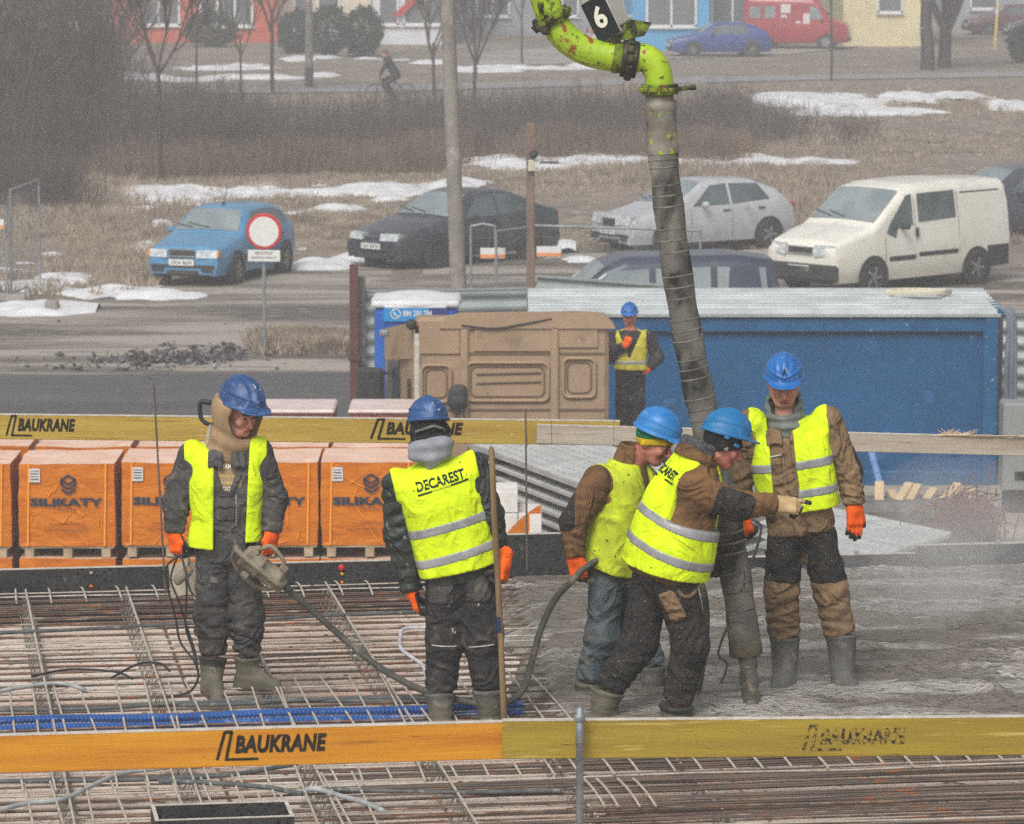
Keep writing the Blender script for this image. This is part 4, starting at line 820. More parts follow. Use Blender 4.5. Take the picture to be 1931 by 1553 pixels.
for i in range(46):
    p = mp(random.gauss(2.68, .05), .115+random.random()*.01)+V(0, .012, 0); mb.tube([p, p+V(random.gauss(0, .05), 0, random.uniform(.005, .05))], [.004, .0008], 4)
for i in range(8):
    p = mp(2.35+random.random()*.9, .122); mb.tube([p, p+V(random.uniform(.1, .35), 0, .004)], [.005, .002], 4)
mb.build('splinters', SPL, t)
t, mp, L = rail('guard_board', at(-320, 1468, 18.15), at(949, 1432, 18.52), .172, .028, OB, 'orange varnished board with blurred stencilled lettering in the foreground')
logo(mp, 1.72, .062, .104, t, 1.06)
t, mp, L = rail('guard_board', at(948, 1432, 18.40), at(2260, 1422, 18.42), .176, .028, YG, 'olive yellow board with worn stencilled lettering in the foreground')
STENW = pm('worn_stencil', srgb(48, 40, 24), srgb(150, 126, 48), 60, (.44, .54), rough=.8)
logo(mp, 1.36, .058, .092, t, 1.12, STENW)
POST = pm('galvanised_post', srgb(150, 156, 160), srgb(126, 132, 138), 12, rough=.5, metal=.5, bump=.2, bscale=60)
t = thing('guard_post', 'galvanised steel post holding the foreground boards', 'post', at(1093, 1676, 18.3))
mb = MB(); mb.lathe([(.017, 0), (.017, .66), (.020, .661), (.020, .715), (.0185, .718), (.0185, .812), (.012, .818)], at(1093, 1676, 18.33), n=14); mb.build('tube', POST, t)
mb = MB(); mb.lathe([(.0205, 0), (.025, .004), (.025, .03), (.0205, .034)], at(1093, 1352, 18.33)-V(0, 0, .02), n=14); mb.build('collar', POST, t)
mb = MB(); mb.box(at(1093, 1676, 18.33), (.14, .14, .012)); mb.build('foot_plate', POST, t)
# upright bars that carry the back boards
for (x0, y0, x1, y1, D, lab) in ((290, 726, 312, 1120, 25.92, 'rusty upright rebar tied to the yellow board left of the hooded worker'), (991, 772, 994, 1075, 26.55, 'thin upright rebar tied to the yellow board beside the shovel')):
    t = thing('upright_rebar', lab, 'rebar', at(x1, y1, D)); p0, p1 = at(x1, y1, D), at(x0, y0, D); n = 40; mb = MB()
    for i in range(n): q = p0+(p1-p0)*i/n; mb.tube([q, p0+(p1-p0)*(i+.55)/n, p0+(p1-p0)*(i+1)/n], [.0062, .0078, .0062], 6, caps=False)
    mb.build('bar', STEEL_D, t)
    mb = MB(); yb = 804 if x0 < 500 else 815; c = at(x0+(x1-x0)*(yb-y0)/(y1-y0), yb, D-.02)
    mb.tube([c+V(-.002, 0, .085), c+V(.004, -.012, .03), c+V(.012, -.012, -.085)], .0018, 5); mb.build('tie_wire', STEEL_D, t)
t = thing('tie_wire', 'pair of wires binding the grey board to the yellow one', 'wire', at(1040, 825, 26.55))
for x in (1040, 1157):
    mb = MB(); c = at(x, 820, 26.5); mb.tube([c+V(0, .05, .085), c+V(0, -.01, .075), c+V(.002, -.012, -.06), c+V(0, .03, -.065)], .002, 5); mb.build('wire', STEEL_D, t)
# boxed-out opening in the near reinforcement
t = thing('opening_box', 'black plywood box boxing out an opening in the near reinforcement', 'formwork box', on(425, 1530, ZS)); FILM2 = FILMB
pa = on(300, 1545, ZS+.10); u0, v0 = uv(pa); u1 = uv(on(548, 1540, ZS+.10))[0]
for (ua, ub, va, vb, nm) in ((u0, u1, v0-.02, v0+.0, 'front_board'), (u0, u1, v0+.30, v0+.32, 'back_board'), (u0-.02, u0, v0-.02, v0+.32, 'side_board'), (u1, u1+.02, v0-.02, v0+.32, 'side_board')):
    mb = MB(); mb.box(S((ua+ub)/2, (va+vb)/2, ZP+.12), (ub-ua-.001, vb-va-.001, .235), (E1, E2, EZ)); o = mb.build(nm, FILMB, t)
    mb = MB(); mb.box(S((ua+ub)/2, (va+vb)/2, ZP+.239), (ub-ua-.001, vb-va-.001, .004), (E1, E2, EZ)); mb.build('edge', PLYE, o)
# conduits and cables laid in the bars
COND = pm('dark_conduit', srgb(70, 76, 80), srgb(96, 100, 100), 10, rough=.6, spots=(18, .6, .7, srgb(134, 130, 122))); CONDL = pm('pale_conduit', srgb(176, 180, 182), srgb(140, 142, 142), 10, rough=.55)
CABB = pm('black_cable', srgb(34, 36, 38), srgb(60, 60, 58), 14, rough=.55); BLUEP = pm('blue_corrugated_pipe', srgb(46, 92, 160), srgb(38, 76, 138), 6, rough=.4, spots=(16, .62, .72, srgb(120, 140, 180)))
def smooth(pts, n=6):
    pts = [V(*p) for p in pts]; out = []
    for i in range(len(pts)-1):
        p0, p1, p2, p3 = pts[max(i-1, 0)], pts[i], pts[i+1], pts[min(i+2, len(pts)-1)]
        for k in range(n):
            t_ = k/n; out.append(.5*((2*p1)+(p2-p0)*t_+(2*p0-5*p1+4*p2-p3)*t_**2+(3*p1-p0-3*p2+p3)*t_**3))
    return out+[pts[-1]]
def cable(name, px, z, r, mat, label, cat='conduit', group=None, n=8):
    pts = smooth([on(x, y, z if np.isscalar(z) else z[i]) for i, (x, y) in enumerate(px)])
    o = MB().tube(pts, r, n).build(name, mat, None, label, cat, group, o=pts[0]); return o
cable('conduit', [(-60, 1196), (0, 1193), (120, 1188), (250, 1181), (345, 1176), (500, 1168), (580, 1162), (680, 1158), (800, 1152)], ZS+.012, .011, COND, 'dark grey conduit running straight across the upper reinforcement')
cable('conduit', [(-60, 1338), (60, 1338), (180, 1336), (300, 1328), (420, 1322), (560, 1320), (700, 1316), (900, 1318)], ZS-.01, .0115, COND, 'dark conduit just above the blue pipes on the left')
cable('conduit', [(240, 1330), (420, 1328), (560, 1322), (720, 1322), (880, 1326), (985, 1330)], ZS-.02, .012, COND, 'second dark conduit under the feet of the hooded worker')
cable('conduit', [(-40, 1540), (10, 1524), (55, 1514), (120, 1506), (180, 1478), (230, 1458), (300, 1448), (380, 1440)], ZS+.012, .013, CONDL, 'pale conduit curving up at the lower left corner')
cable('conduit', [(-60, 1474), (100, 1472), (250, 1470), (420, 1462), (560, 1440)], ZS+.0, .012, COND, 'dark conduit directly under the orange board')
cable('conduit', [(300, 1472), (400, 1476), (500, 1484), (545, 1492), (570, 1496)], ZS+.012, .013, COND, 'dark conduit ending beside the opening box')
cable('conduit', [(575, 1490), (600, 1488), (640, 1500), (690, 1514), (725, 1530)], ZS+.014, .014, CONDL, 'short pale conduit bent beside the opening box')
cable('conduit', [(610, 1488), (760, 1492), (900, 1494), (1060, 1490)], ZS+.006, .011, COND, 'dark conduit reaching the galvanised post')
cable('cable_loop', [(60, 1275), (130, 1262), (215, 1266), (250, 1280)], ZS+.02, .007, CABB, 'short black cable loop on the bars at the left', 'cable')
cable('cable_loop', [(210, 1278), (260, 1252), (300, 1250), (320, 1265)], ZS+.02, .007, CABB, 'black cable loop lying left of the muddy boots', 'cable')
cable('white_conduit', [(830, 1182), (765, 1185), (755, 1200), (756, 1222), (775, 1238), (798, 1256), (806, 1290)], ZS+.02, .011, pm('white_plastic', srgb(216, 216, 220), srgb(180, 180, 184), 20, rough=.5), 'white plastic conduit bent beside the worker seen from behind')
cable('conduit', [(-40, 1310), (40, 1296), (110, 1288), (160, 1300)], ZS+.01, .012, CONDL, 'grey conduit end at the left edge above the blue pipes')
def corrugated(a, b, r, label):
    n = int(np.linalg.norm(b-a)/.0075); pts = []; rs = []
    for i in range(n+1):
        t_ = i/n; p = a+(b-a)*t_+V(0, .012*math.sin(t_*9), .006*math.sin(t_*14)); pts.append(p); rs.append(r if (i % 3) else r*.82)
    MB().tube(pts, rs, 10, sm=False).build('blue_pipe', BLUEP, None, label, 'pipe', 'blue corrugated pipes')
corrugated(on(-50, 1362, ZS-.0), on(985, 1330, ZS-.0), .023, 'upper of the two blue corrugated pipes behind the orange board')
corrugated(on(-50, 1378, ZS-.02), on(985, 1346, ZS-.02), .024, 'lower of the two blue corrugated pipes, nearest the orange board')
# ------------------------------------------------------------------ people
SKIN = pm('skin', srgb(214, 160, 138), srgb(194, 124, 108), 14, (.4, .7), rough=.55, bump=.15, bscale=140, bdist=.003, spots=(30, .62, .75, srgb(150, 96, 82)))
SKIN2 = pm('skin_flushed', srgb(200, 134, 112), srgb(168, 96, 82), 16, (.38, .66), rough=.55, bump=.35, bscale=110, bdist=.004, spots=(34, .6, .75, srgb(120, 74, 62)))
EYE = pm('eye', srgb(60, 48, 42), rough=.3); LIP = pm('lip', srgb(160, 88, 80), rough=.5); HAIR = pm('hair', srgb(74, 58, 46), srgb(40, 32, 28), 60, rough=.8)
HIVIS = pm('hivis_yellow', srgb(222, 250, 8), srgb(204, 230, 6), 5, (.4, .7), rough=.7, bump=.35, bscale=16, bdist=.02, spots=(26, .70, .735, srgb(70, 76, 30)), spots2=(70, .70, .74, srgb(52, 54, 30)), fold=.055)
HIVIS_D = pm('hivis_soiled', srgb(202, 220, 40), srgb(150, 160, 44), 6, (.4, .75), rough=.75, bump=.35, bscale=16, bdist=.02, spots=(30, .66, .7, srgb(50, 50, 28)), spots2=(70, .68, .72, srgb(44, 44, 28)), fold=.055)
HIVIS_B = pm('hivis_faded', srgb(206, 196, 60), srgb(170, 160, 60), 8, rough=.75)
REFL = pm('reflective_grey', srgb(158, 160, 162), srgb(130, 132, 136), 12, rough=.35, spec=.6, bump=.2, bscale=30, bdist=.01, spots=(60, .68, .72, srgb(60, 60, 50)))
TAN = pm('tan_canvas', srgb(142, 116, 88), srgb(112, 90, 66), 7, rough=.85, bump=.5, bscale=60, bdist=.008, spots=(22, .62, .72, srgb(82, 64, 48)), spots2=(120, .66, .7, srgb(60, 48, 38)), fold=.13)
TAN_D = pm('brown_canvas', srgb(128, 94, 56), srgb(96, 70, 44), 7, rough=.85, bump=.5, bscale=60, bdist=.008, spots=(22, .62, .72, srgb(66, 50, 36)), fold=.13)
BLACKC = pm('black_canvas', srgb(50, 48, 46), srgb(36, 35, 36), 8, rough=.85, bump=.5, bscale=60, bdist=.008, spots=(110, .665, .70, srgb(150, 146, 130)), spots2=(12, .58, .75, srgb(74, 70, 62)), fold=.13)
CHAR = pm('charcoal_work_cloth', srgb(84, 82, 80), srgb(62, 62, 64), 8, rough=.85, bump=.5, bscale=60, bdist=.008, spots=(14, .58, .72, srgb(112, 106, 98)), spots2=(90, .68, .72, srgb(140, 134, 124)), fold=.13)
CHAR_D = pm('dark_work_cloth', srgb(54, 52, 52), srgb(40, 40, 42), 8, rough=.85, bump=.5, bscale=60, bdist=.008, spots=(10, .56, .72, srgb(84, 80, 74)), spots2=(16, .70, .74, srgb(190, 188, 180)), fold=.13)
PUFF = pm('dark_green_nylon', srgb(58, 64, 60), srgb(42, 48, 46), 8, rough=.45, bump=.4, bscale=40, bdist=.008, spots=(9, .64, .72, srgb(150, 152, 146)), fold=.13)
JEAN = pm('dirty_jeans', srgb(96, 106, 108), srgb(62, 76, 88), 6, rough=.9, bump=.5, bscale=60, bdist=.006, spots=(16, .56, .7, srgb(112, 106, 88)), spots2=(50, .65, .7, srgb(58, 52, 42)), fold=.13)
GREYC = pm('grey_fleece', srgb(156, 158, 166), srgb(132, 134, 142), 10, rough=.95, bump=.4, bscale=120, bdist=.006)
GAIT = pm('grey_green_knit', srgb(124, 130, 124), srgb(96, 102, 98), 12, rough=.95, bump=.4, bscale=150, bdist=.005)
FLEECE = pm('charcoal_fleece', srgb(92, 92, 94), srgb(58, 58, 62), 60, rough=.98, bump=.8, bscale=90, bdist=.015)
HOODY = pm('beige_hoodie', srgb(164, 138, 106), srgb(140, 116, 88), 8, rough=.95, bump=.35, bscale=110, bdist=.005)
BLACKK = pm('black_knit', srgb(26, 26, 28), srgb(38, 38, 40), 30, rough=.95, bump=.3, bscale=150, bdist=.004)
BOOT = pm('muddy_boot', srgb(112, 108, 92), srgb(84, 82, 72), 7, (.35, .7), rough=.8, bump=.6, bscale=40, bdist=.01, spots=(20, .6, .7, srgb(134, 128, 110)))
BOOTR = pm('dark_rubber', srgb(44, 46, 46), srgb(62, 62, 58), 14, rough=.5, bump=.2, bscale=60)
BOOTG = pm('cement_grey_boot', srgb(104, 104, 98), srgb(78, 78, 74), 8, rough=.8, bump=.5, bscale=40, bdist=.01, spots=(14, .55, .75, srgb(134, 130, 120)))
ORG = pm('orange_glove', srgb(252, 104, 6), srgb(232, 86, 4), 16, rough=.8, bump=.4, bscale=90, bdist=.006, spots=(30, .68, .76, srgb(110, 50, 26)))
BLKG = pm('black_glove_palm', srgb(38, 38, 38), srgb(54, 54, 50), 20, rough=.65)
TANG = pm('tan_glove', srgb(196, 168, 124), srgb(166, 140, 100), 16, rough=.9, bump=.4, bscale=90, bdist=.006)
HB_D = pm('helmet_blue_worn', srgb(42, 82, 134), srgb(34, 66, 112), 9, rough=.45, spec=.5, spots=(13, .55, .72, srgb(104, 132, 176)), spots2=(40, .66, .71, srgb(186, 192, 200)))
HB_M = pm('helmet_blue_mid', srgb(30, 110, 186), srgb(26, 96, 168), 9, rough=.4, spec=.5, spots=(12, .58, .75, srgb(96, 148, 208)), spots2=(46, .67, .71, srgb(180, 176, 160)))
HB_L = pm('helmet_blue_bright', srgb(46, 130, 200), srgb(36, 114, 182), 9, rough=.4, spec=.5, spots=(14, .6, .75, srgb(96, 156, 214)), spots2=(60, .69, .72, srgb(60, 90, 120)))
HB_C = pm('helmet_cyan_blue', srgb(18, 120, 178), srgb(16, 104, 158), 9, rough=.45, spec=.5, spots=(14, .6, .75, srgb(56, 146, 190)), spots2=(80, .7, .73, srgb(30, 60, 80)))
PRINT = pm('black_print', srgb(24, 30, 20), rough=.7)
WHITEP = pm('white_print', srgb(226, 224, 210), rough=.7); CREAMP = pm('cream_print', srgb(206, 184, 112), rough=.7); GREYT = pm('grey_piping', srgb(186, 186, 180), rough=.6)
YELK = pm('yellow_knit', srgb(222, 190, 20), srgb(196, 164, 14), 20, rough=.95, bump=.4, bscale=120, bdist=.006)
GRNK = pm('green_knit', srgb(16, 128, 84), srgb(12, 106, 70), 20, rough=.95, bump=.4, bscale=120, bdist=.006)
PLAID = pm('plaid_shirt', srgb(188, 178, 168), srgb(160, 150, 146), 20, rough=.9); PLAIDB = pm('plaid_navy', srgb(52, 56, 84), rough=.9)

def wrink(P, wr):
    o = 0; wa = nz(P, 10, 41); wb = nz(P, 7, 17, 5); k = 0
    for c, ax, sg, lam, amp in wr:
        k += 1; ax = nrm(nrm(ax)+.45*V(math.sin(k*2.1), math.cos(k*1.7), .5*math.sin(k*3.3))); q = P-c
        ph = 2*math.pi*(q @ ax)/lam+(2.6*wa if k % 2 else 2.6*wb)+k; sn = np.sin(ph)
        m = np.clip(.55+.75*(wb if k % 2 else wa), .05, 1.2)
        o = o+amp*np.exp(-(q*q).sum(1)/sg**2)*m*np.where(sn > 0, sn, 1.3*(1-np.exp(-sn*-.9))*-1)
    return o
def proj(f, p, d, off=.003, far=.6):
    p = V(*p); d = nrm(d); t = 0
    for _ in range(60):
        s = float(f((p+d*t)[None])[0])-off
        if s < .0006: break
        t += max(s*.7, .0005)
        if t > far: break
    return p+d*t

class Worker:
    def __init__(s, label, D, J, face, tface, head, skin=SKIN, hs=1., group='workers on the slab', a=1., prof=None, pitch_up=None):
        s.D = D; s.J = {k: at(v[0], v[1], D+(v[2] if len(v) > 2 else 0)) for k, v in J.items()}
        j = s.J; s.B, s.T = j['pel'], j['nek']
        base = (j['anL']+j['anR'])/2; s.root = thing('person', label, 'person', (base[0], base[1], min(j['anL'][2], j['anR'][2])-.09), group)
        s.up = nrm(s.T-s.B); s.L = np.linalg.norm(s.T-s.B); s.X = nrm(np.cross(V(*tface), s.up)); s.Fw = nrm(np.cross(s.up, s.X))
        f = nrm(face); ux = V(0, 0, 1) if pitch_up is None else V(*pitch_up); hx = nrm(np.cross(f, ux)); s.H = np.array([hx, f, np.cross(hx, f)]); s.hc = j['hed']; s.hs = hs; s.skin = skin
        p = prof or [(-.12, .17, .12, 0), (0, .185, .135, 0), (.3, .175, .13, .005), (.65, .20, .14, .0), (.85, .185, .12, -.01), (.96, .11, .09, -.01), (1.05, .075, .075, 0)]
        s.pt, s.pa, s.pb, s.pc = (np.array(q) for q in zip(*p)); s.pa = s.pa*a; s.pb = s.pb*a
        s.g = 1.; s.lo = np.min(list(j.values()), 0)-.3; s.hi = np.max(list(j.values()), 0)+.3
    def tc(s, P): q = P-s.B; return q @ s.up/s.L, q @ s.X, q @ s.Fw
    def torso(s, P, off=0., t0=-.1, t1=1.04, k=.03):
        t, x, y = s.tc(P); a = np.interp(t, s.pt, s.pa)+off; b = np.interp(t, s.pt, s.pb)+off; c = np.interp(t, s.pt, s.pc)
        rr = ((np.abs(x)/a)**2.5+(np.abs(y-c)/b)**2.5)**.4
        d = (rr-1)*np.minimum(a, b)*1.05
        return smax(smax(d, (t-t1)*s.L, k), (t0-t)*s.L, k)
    def hl(s, P): return (P-s.hc) @ s.H.T/s.hs
    def headd(s, P):
        q = s.hl(P); m = q*V(1, 1, 1); ax = np.abs(q[:, 0]); m = np.stack([ax, q[:, 1], q[:, 2]], 1)
        d = ell(q, (0, -.012, .035), (.076, .096, .092))
        d = smin(d, ell(q, (0, .022, -.045), (.058, .068, .07)), .04)
        d = smin(d, ell(q, (0, .066, -.098), (.026, .022, .019)), .03)
        d = smin(d, rcone(m, (.058, -.01, -.055), (.03, .055, -.098), .022, .016), .03)
        d = smin(d, ell(m, (.040, .064, -.028), (.024, .024, .024)), .02)
        d = smin(d, rcone(m, (.006, .090, .028), (.044, .074, .030), .010, .009), .012)
        d = smin(d, rcone(q, (0, .090, .014), (0, .120, -.034), .0085, .0145), .008)
        d = smin(d, ell(m, (.014, .104, -.038), (.010, .012, .009)), .005)
        d = smax(d, -ell(m, (.030, .098, .006), (.019, .018, .013)), .008)
        d = smin(d, ell(m, (.030, .080, .004), (.015, .013, .010)), .004)
        d = smin(d, ell(q, (0, .087, -.064), (.024, .012, .0055)), .005)
        d = smin(d, ell(q, (0, .086, -.076), (.020, .012, .0065)), .005)
        d = smin(d, ell(m, (.080, -.012, -.008), (.010, .022, .034), np.array([[.9, .4, 0], [-.4, .9, 0], [0, 0, 1]])), .006)
        return d*s.hs
    def body(s):
        j = s.J; nk = s.hc+s.H[2]*-.06*s.hs-s.H[1]*.02
        def f(P):
            d = np.full(len(P), 9.); m = ((P-s.hc)**2).sum(1) < .07; d[m] = s.headd(P[m]); d = smin(d, rcone(P, nk, s.T+s.up*-.02, .052, .06), .025)
            d = smin(d, s.torso(P, -.035), .05)
            for q in 'LR':
                d = smin(d, rcone(P, j['sh'+q], j['el'+q], .045, .036), .02); d = smin(d, rcone(P, j['el'+q], j['wr'+q], .036, .026), .01)
                d = smin(d, rcone(P, j['hp'+q], j['kn'+q], .065, .05), .03); d = smin(d, rcone(P, j['kn'+q], j['an'+q], .05, .035), .01)
            return d
        o = solid('body', f, s.lo, s.hi, .0062*s.g, s.skin, s.root)
        for sx in (-1, 1):           # eyes and brows
            e = lambda P, sx=sx: ell((P-s.hc) @ s.H.T/s.hs, (sx*.030, .0905, .004), (.0125, .006, .0042))*s.hs
            c = s.hc+s.H.T @ V(sx*.03, .09, .004)*s.hs
            solid('eye', e, c-.02, c+.02, .0025, EYE, o)
            b = lambda P, sx=sx: rcone((P-s.hc) @ s.H.T/s.hs, (sx*.012, .0985, .027), (sx*.046, .083, .028), .0068, .0046)*s.hs
            c = s.hc+s.H.T @ V(sx*.03, .09, .027)*s.hs
            solid('eyebrow', b, c-.03, c+.03, .003, HAIR, o)
        for zz, hh in ((-.0665, .0042), (-.0765, .0052)):
            lp = lambda P, zz=zz, hh=hh: ell((P-s.hc) @ s.H.T/s.hs, (0, .089, zz), (.023, .0125, hh))*s.hs
            c = s.hc+s.H.T @ V(0, .09, zz)*s.hs; solid('lip', lp, c-.03, c+.03, .003, LIP, o)
        return o
    def helmet(s, mat, tilt=0., ridge=1, dz=0., size=1., strap=None):
        ct, st = math.cos(tilt), math.sin(tilt); A = np.array([[1, 0, 0], [0, ct, -st], [0, st, ct]])
        def loc(P): q = s.hl(P)-V(0, 0, .05+dz); return (q @ A.T)/size
        def f(P):
            q = loc(P); x, y, z = q.T; z0 = -.006+.03*np.clip(y, -.2, 0)*0
            sc = 1.
            bump = (.006*np.exp(-(x/.017)**4)+(.004*np.exp(-((np.abs(x)-.045)/.008)**2) if ridge else 0))*np.clip((z-.035)/.035, 0, 1)
            d = ell(q, (0, -.004, 0), (.106, .130, .122))-bump
            d = smax(d, -(z-z0), .004)
            inn = ell(q, (0, -.004, 0), (.099, .123, .115)); d = smax(d, -inn, .003)
            brim = smax(ell(q, (0, -.004, z0.mean() if hasattr(z0, 'mean') else 0), (.116, .141, .03)), np.abs(z-z0)-.007, .004)
            brim = smax(brim, -ell(q, (0, -.004, 0), (.098, .122, .115)), .002)
            pk = smax(ell(q, (0, .085, -.004), (.092, .098, .05)), np.abs(z-z0+.10*np.clip(y-.09, 0, 1)+.6*x*x)-.0042, .003)
            pk = smax(pk, .095-y+.0*x, .004)
            lip = smax(np.abs(ell(q, (0, -.004, 0), (.106, .130, .122)))-.005, np.abs(z-.030-.03*np.abs(x)/.1)-.004, .003)
            return smin(smin(smin(d, brim, .006), pk, .008), lip, .004)*size*s.hs
        c = s.hc+s.H.T @ V(0, .01, .09)*s.hs
        o = solid('helmet', f, c-.23, c+.23, .0045*s.g, mat, s.root)
        return o
    def legs(s, mat, rh=.100, rk=.085, ra=.08, pel=.17, name='trousers', wr=1., cuff='cfL cfR', pd=.125):
        j = s.J; wl = []
        for q in 'LR':
            ax = nrm(j['cf'+q]-j['kn'+q]); wl += [(j['kn'+q], ax, .13, .075, .007*wr), (j['cf'+q]-ax*.05, ax, .12, .05, .0085*wr), ((j['hp'+q]+j['kn'+q])/2, ax+V(.5, 0, 0), .18, .12, .005*wr)]
        wl.append((s.B, V(.3, 0, 1), .2, .08, .004*wr))
        def f(P):
            A = np.array([s.X, s.Fw, s.up]); d = ell(P, s.B+s.up*.03, (pel, pd, .16), A)
            for q in 'LR':
                l = smin(rcone(P, j['hp'+q], j['kn'+q], rh, rk), rcone(P, j['kn'+q], j['cf'+q], rk, ra), .04)
                d = smin(d, l, .035)
            for q in 'LR':
                ax = nrm(j['kn'+q]-j['cf'+q]); d = np.where(np.linalg.norm(P-j['cf'+q], axis=1) < .16, smax(d, -((P-j['cf'+q]) @ ax)-.03, .015), d)
            return d+wrink(P, wl)+.0035*nz(P, 16, 5)
        s.legf = f
        lo = np.min([j[k] for k in ('cfL', 'cfR', 'pel', 'hpL', 'hpR', 'knL', 'knR')], 0)-.25; hi = np.max([j[k] for k in ('cfL', 'cfR', 'pel', 'hpL', 'hpR', 'knL', 'knR')], 0)+.25
        s.leglo, s.leghi = lo, hi
        return solid(name, f, lo, hi, .0085*s.g, mat, s.root)
    def jacketf(s, off=.0, ru=.078, re=.066, rw=.055, hem=-.12, wr=1., top=.985, ribs=0.):
        j = s.J; wl = []
        for q in 'LR':
            a1 = nrm(j['el'+q]-j['sh'+q]); a2 = nrm(j['wr'+q]-j['el'+q])
            wl += [(j['el'+q], a1+a2, .11, .055, .0085*wr), (j['wr'+q]-a2*.07, a2, .10, .04, .0075*wr), (j['sh'+q]+a1*.08, a1+V(.4, 0, .2), .12, .07, .006*wr)]
        wl.append((s.B+s.up*.15, V(0, 0, 1)+.4*s.X, .22, .09, .005*wr))
        def f(P):
            d = s.torso(P, off, hem, top)
            for q in 'LR':
                l = smin(rcone(P, j['sh'+q], j['el'+q], ru, re), rcone(P, j['el'+q], j['wr'+q], re, rw), .03)
                if ribs:
                    a = j['sh'+q]; b = j['el'+q]; c = j['wr'+q]
                    t = np.where(np.linalg.norm(P-b, axis=1) < 9, (P-a) @ nrm(c-a), 0); l = l+ribs*(1-2*np.abs(np.sin(math.pi*t/.075+.6*nz(P, 8, 4))))
                ax = nrm(j['wr'+q]-j['el'+q]); l = smax(l, (P-j['wr'+q]) @ ax-.005, .012)
                d = smin(d, l, .045)
            return d+wrink(P, wl)+.003*nz(P, 17, 8)
        return f
    def arm_box(s):
        ks = ('shL', 'shR', 'elL', 'elR', 'wrL', 'wrR', 'pel', 'nek'); p = [s.J[k] for k in ks]
        return np.min(p, 0)-.25, np.max(p, 0)+.25
    def jacket(s, mat, name='jacket', open_=None, **k):
        f0 = s.jacketf(**k); s.jf = f0; lo, hi = s.arm_box()
        def f(P):
            d = f0(P)
            if open_ is not None:
                t, x, y = s.tc(P); a, b = open_(t); cut = np.maximum(np.maximum(a-x, x-b), -y+.02); d = smax(d, -cut, .008)
            return d
        return solid(name, f, lo, hi, .0085*s.g, mat, s.root)
    def vestf(s, off=.022, hem=.18, open_=None, neck=.085, shr=.088, sw=None, cut=.0, flare=.02, hemf=None, drape=.004, top=1.0, ntop=.03, arm=.27, armr=.082):
        j = s.J; h = s.up
        def f(P):
            t, x, y = s.tc(P)
            d = s.torso(P, off*(1-.35*np.clip((t-.68)/.2, 0, 1)), hem-.2, top)-flare*np.clip(.6-t, 0, 1)
            for q in 'LR': d = smin(d, ell(P, j['sh'+q], (shr, shr, shr)), .05)
            d = d+drape*np.sin(x*46+3*nz(P, 5, 3))*np.clip(1.1-t, 0, 1)+.0045*nz(P, 13, 12)+.003*(1-2*np.abs(np.sin(9*nz(P, 4.5, 31))))
            xl = (j['shL']-s.B) @ s.X; xr = (j['shR']-s.B) @ s.X; mx, mn = max(xl, xr), min(xl, xr)
            for q in 'LR':
                xs_ = (j['sh'+q]-s.B) @ s.X; sg_ = np.sign(xs_); tq = ((j['sh'+q]-s.B) @ s.up)/s.L; a1 = nrm(j['el'+q]-j['sh'+q])
                d = smax(d, np.minimum(sg_*x-(abs(xs_)+cut), (t-tq+arm)*s.L), .010)
                d = smax(d, -(rcone(P, j['sh'+q]+a1*.12, j['el'+q], armr, armr)), .012)
            hm = hem if hemf is None else hemf(x, y)
            d = smax(d, (hm-t)*s.L, .006)
            d = smax(d, -(np.linalg.norm(P-(s.T+s.up*ntop), axis=1)-neck), .01)
            if open_ is not None:
                a, b = open_(t); cutd = np.maximum(np.maximum(a-x, x-b), -y+.0); d = smax(d, -cutd, .006)
            return d
        s.vf = f; return f
    def vest(s, mat, stripes=(), slope=0., **k):
        f = s.vestf(**k); lo, hi = s.arm_box(); o = solid('vest', f, lo, hi, .0075*s.g, mat, s.root)
        for tcn, hw in stripes:
            def g(P, tcn=tcn, hw=hw):
                t, x, y = s.tc(P); return smax(f(P)-.0035, np.abs((t-tcn)*s.L-slope*x)-hw, .002)
            solid('reflective_stripe', g, lo, hi, .0075*s.g, REFL, o, it=1)
        return o
    def patch(s, name, base, off, region, lo, hi, mat, h=.0075, parent=None):
        return solid(name, lambda P: smax(base(P)-off, region(P), .003), lo, hi, h, mat, parent or s.root)
    def boot(s, q, top, toe, mats, rs=.075, cut=None, ra=.058, h=.008):
        an = s.J['an'+q]; tp = s.J['bt'+q]; ax = nrm(tp-an); td = V(*toe); gz = an[2]-.088
        heel = V(an[0], an[1], gz+.04)-nrm(td)*.035; te = V(an[0], an[1], gz+.036)+td
        mid = V(an[0], an[1], gz+.06)+td*.45
        def f(P):
            d = rcone(P, an, tp, ra, rs)
            rim = np.abs((P-tp) @ ax+.012)-.011; rr = rcone(P, an, tp, ra+.006, rs+.006); d = smin(d, smax(rr, rim, .004), .004)
            d = smax(d, (P-tp) @ ax, .004)
            ft = smin(rcone(P, heel, mid, .046, .050), rcone(P, mid, te, .050, .040), .03)
            d = smin(d, ft, .045)
            sole = smax(smin(rcone(P, heel, mid, .054, .058), rcone(P, mid, te, .058, .048), .03), np.abs(P[:, 2]-gz-.012)-.014, .004)
            d = smin(d, sole, .006)
            d = smax(d, gz-P[:, 2], .004)
            return d+.002*nz(P, 40, 3)+.004*np.exp(-((P-an)**2).sum(1)/.006)*np.sin(((P-an) @ ax)*140)
        pts = np.array([an, tp, heel, te]); lo = pts.min(0)-.12; hi = pts.max(0)+.12; lo[2] = gz-.02
        mi = None if cut is None else (lambda c: ((c-an) @ ax > cut+.02*nz(c, 30, 9)).astype(int))
        return solid('boot', f, lo, hi, h*s.g, mats, s.root, mi=mi)
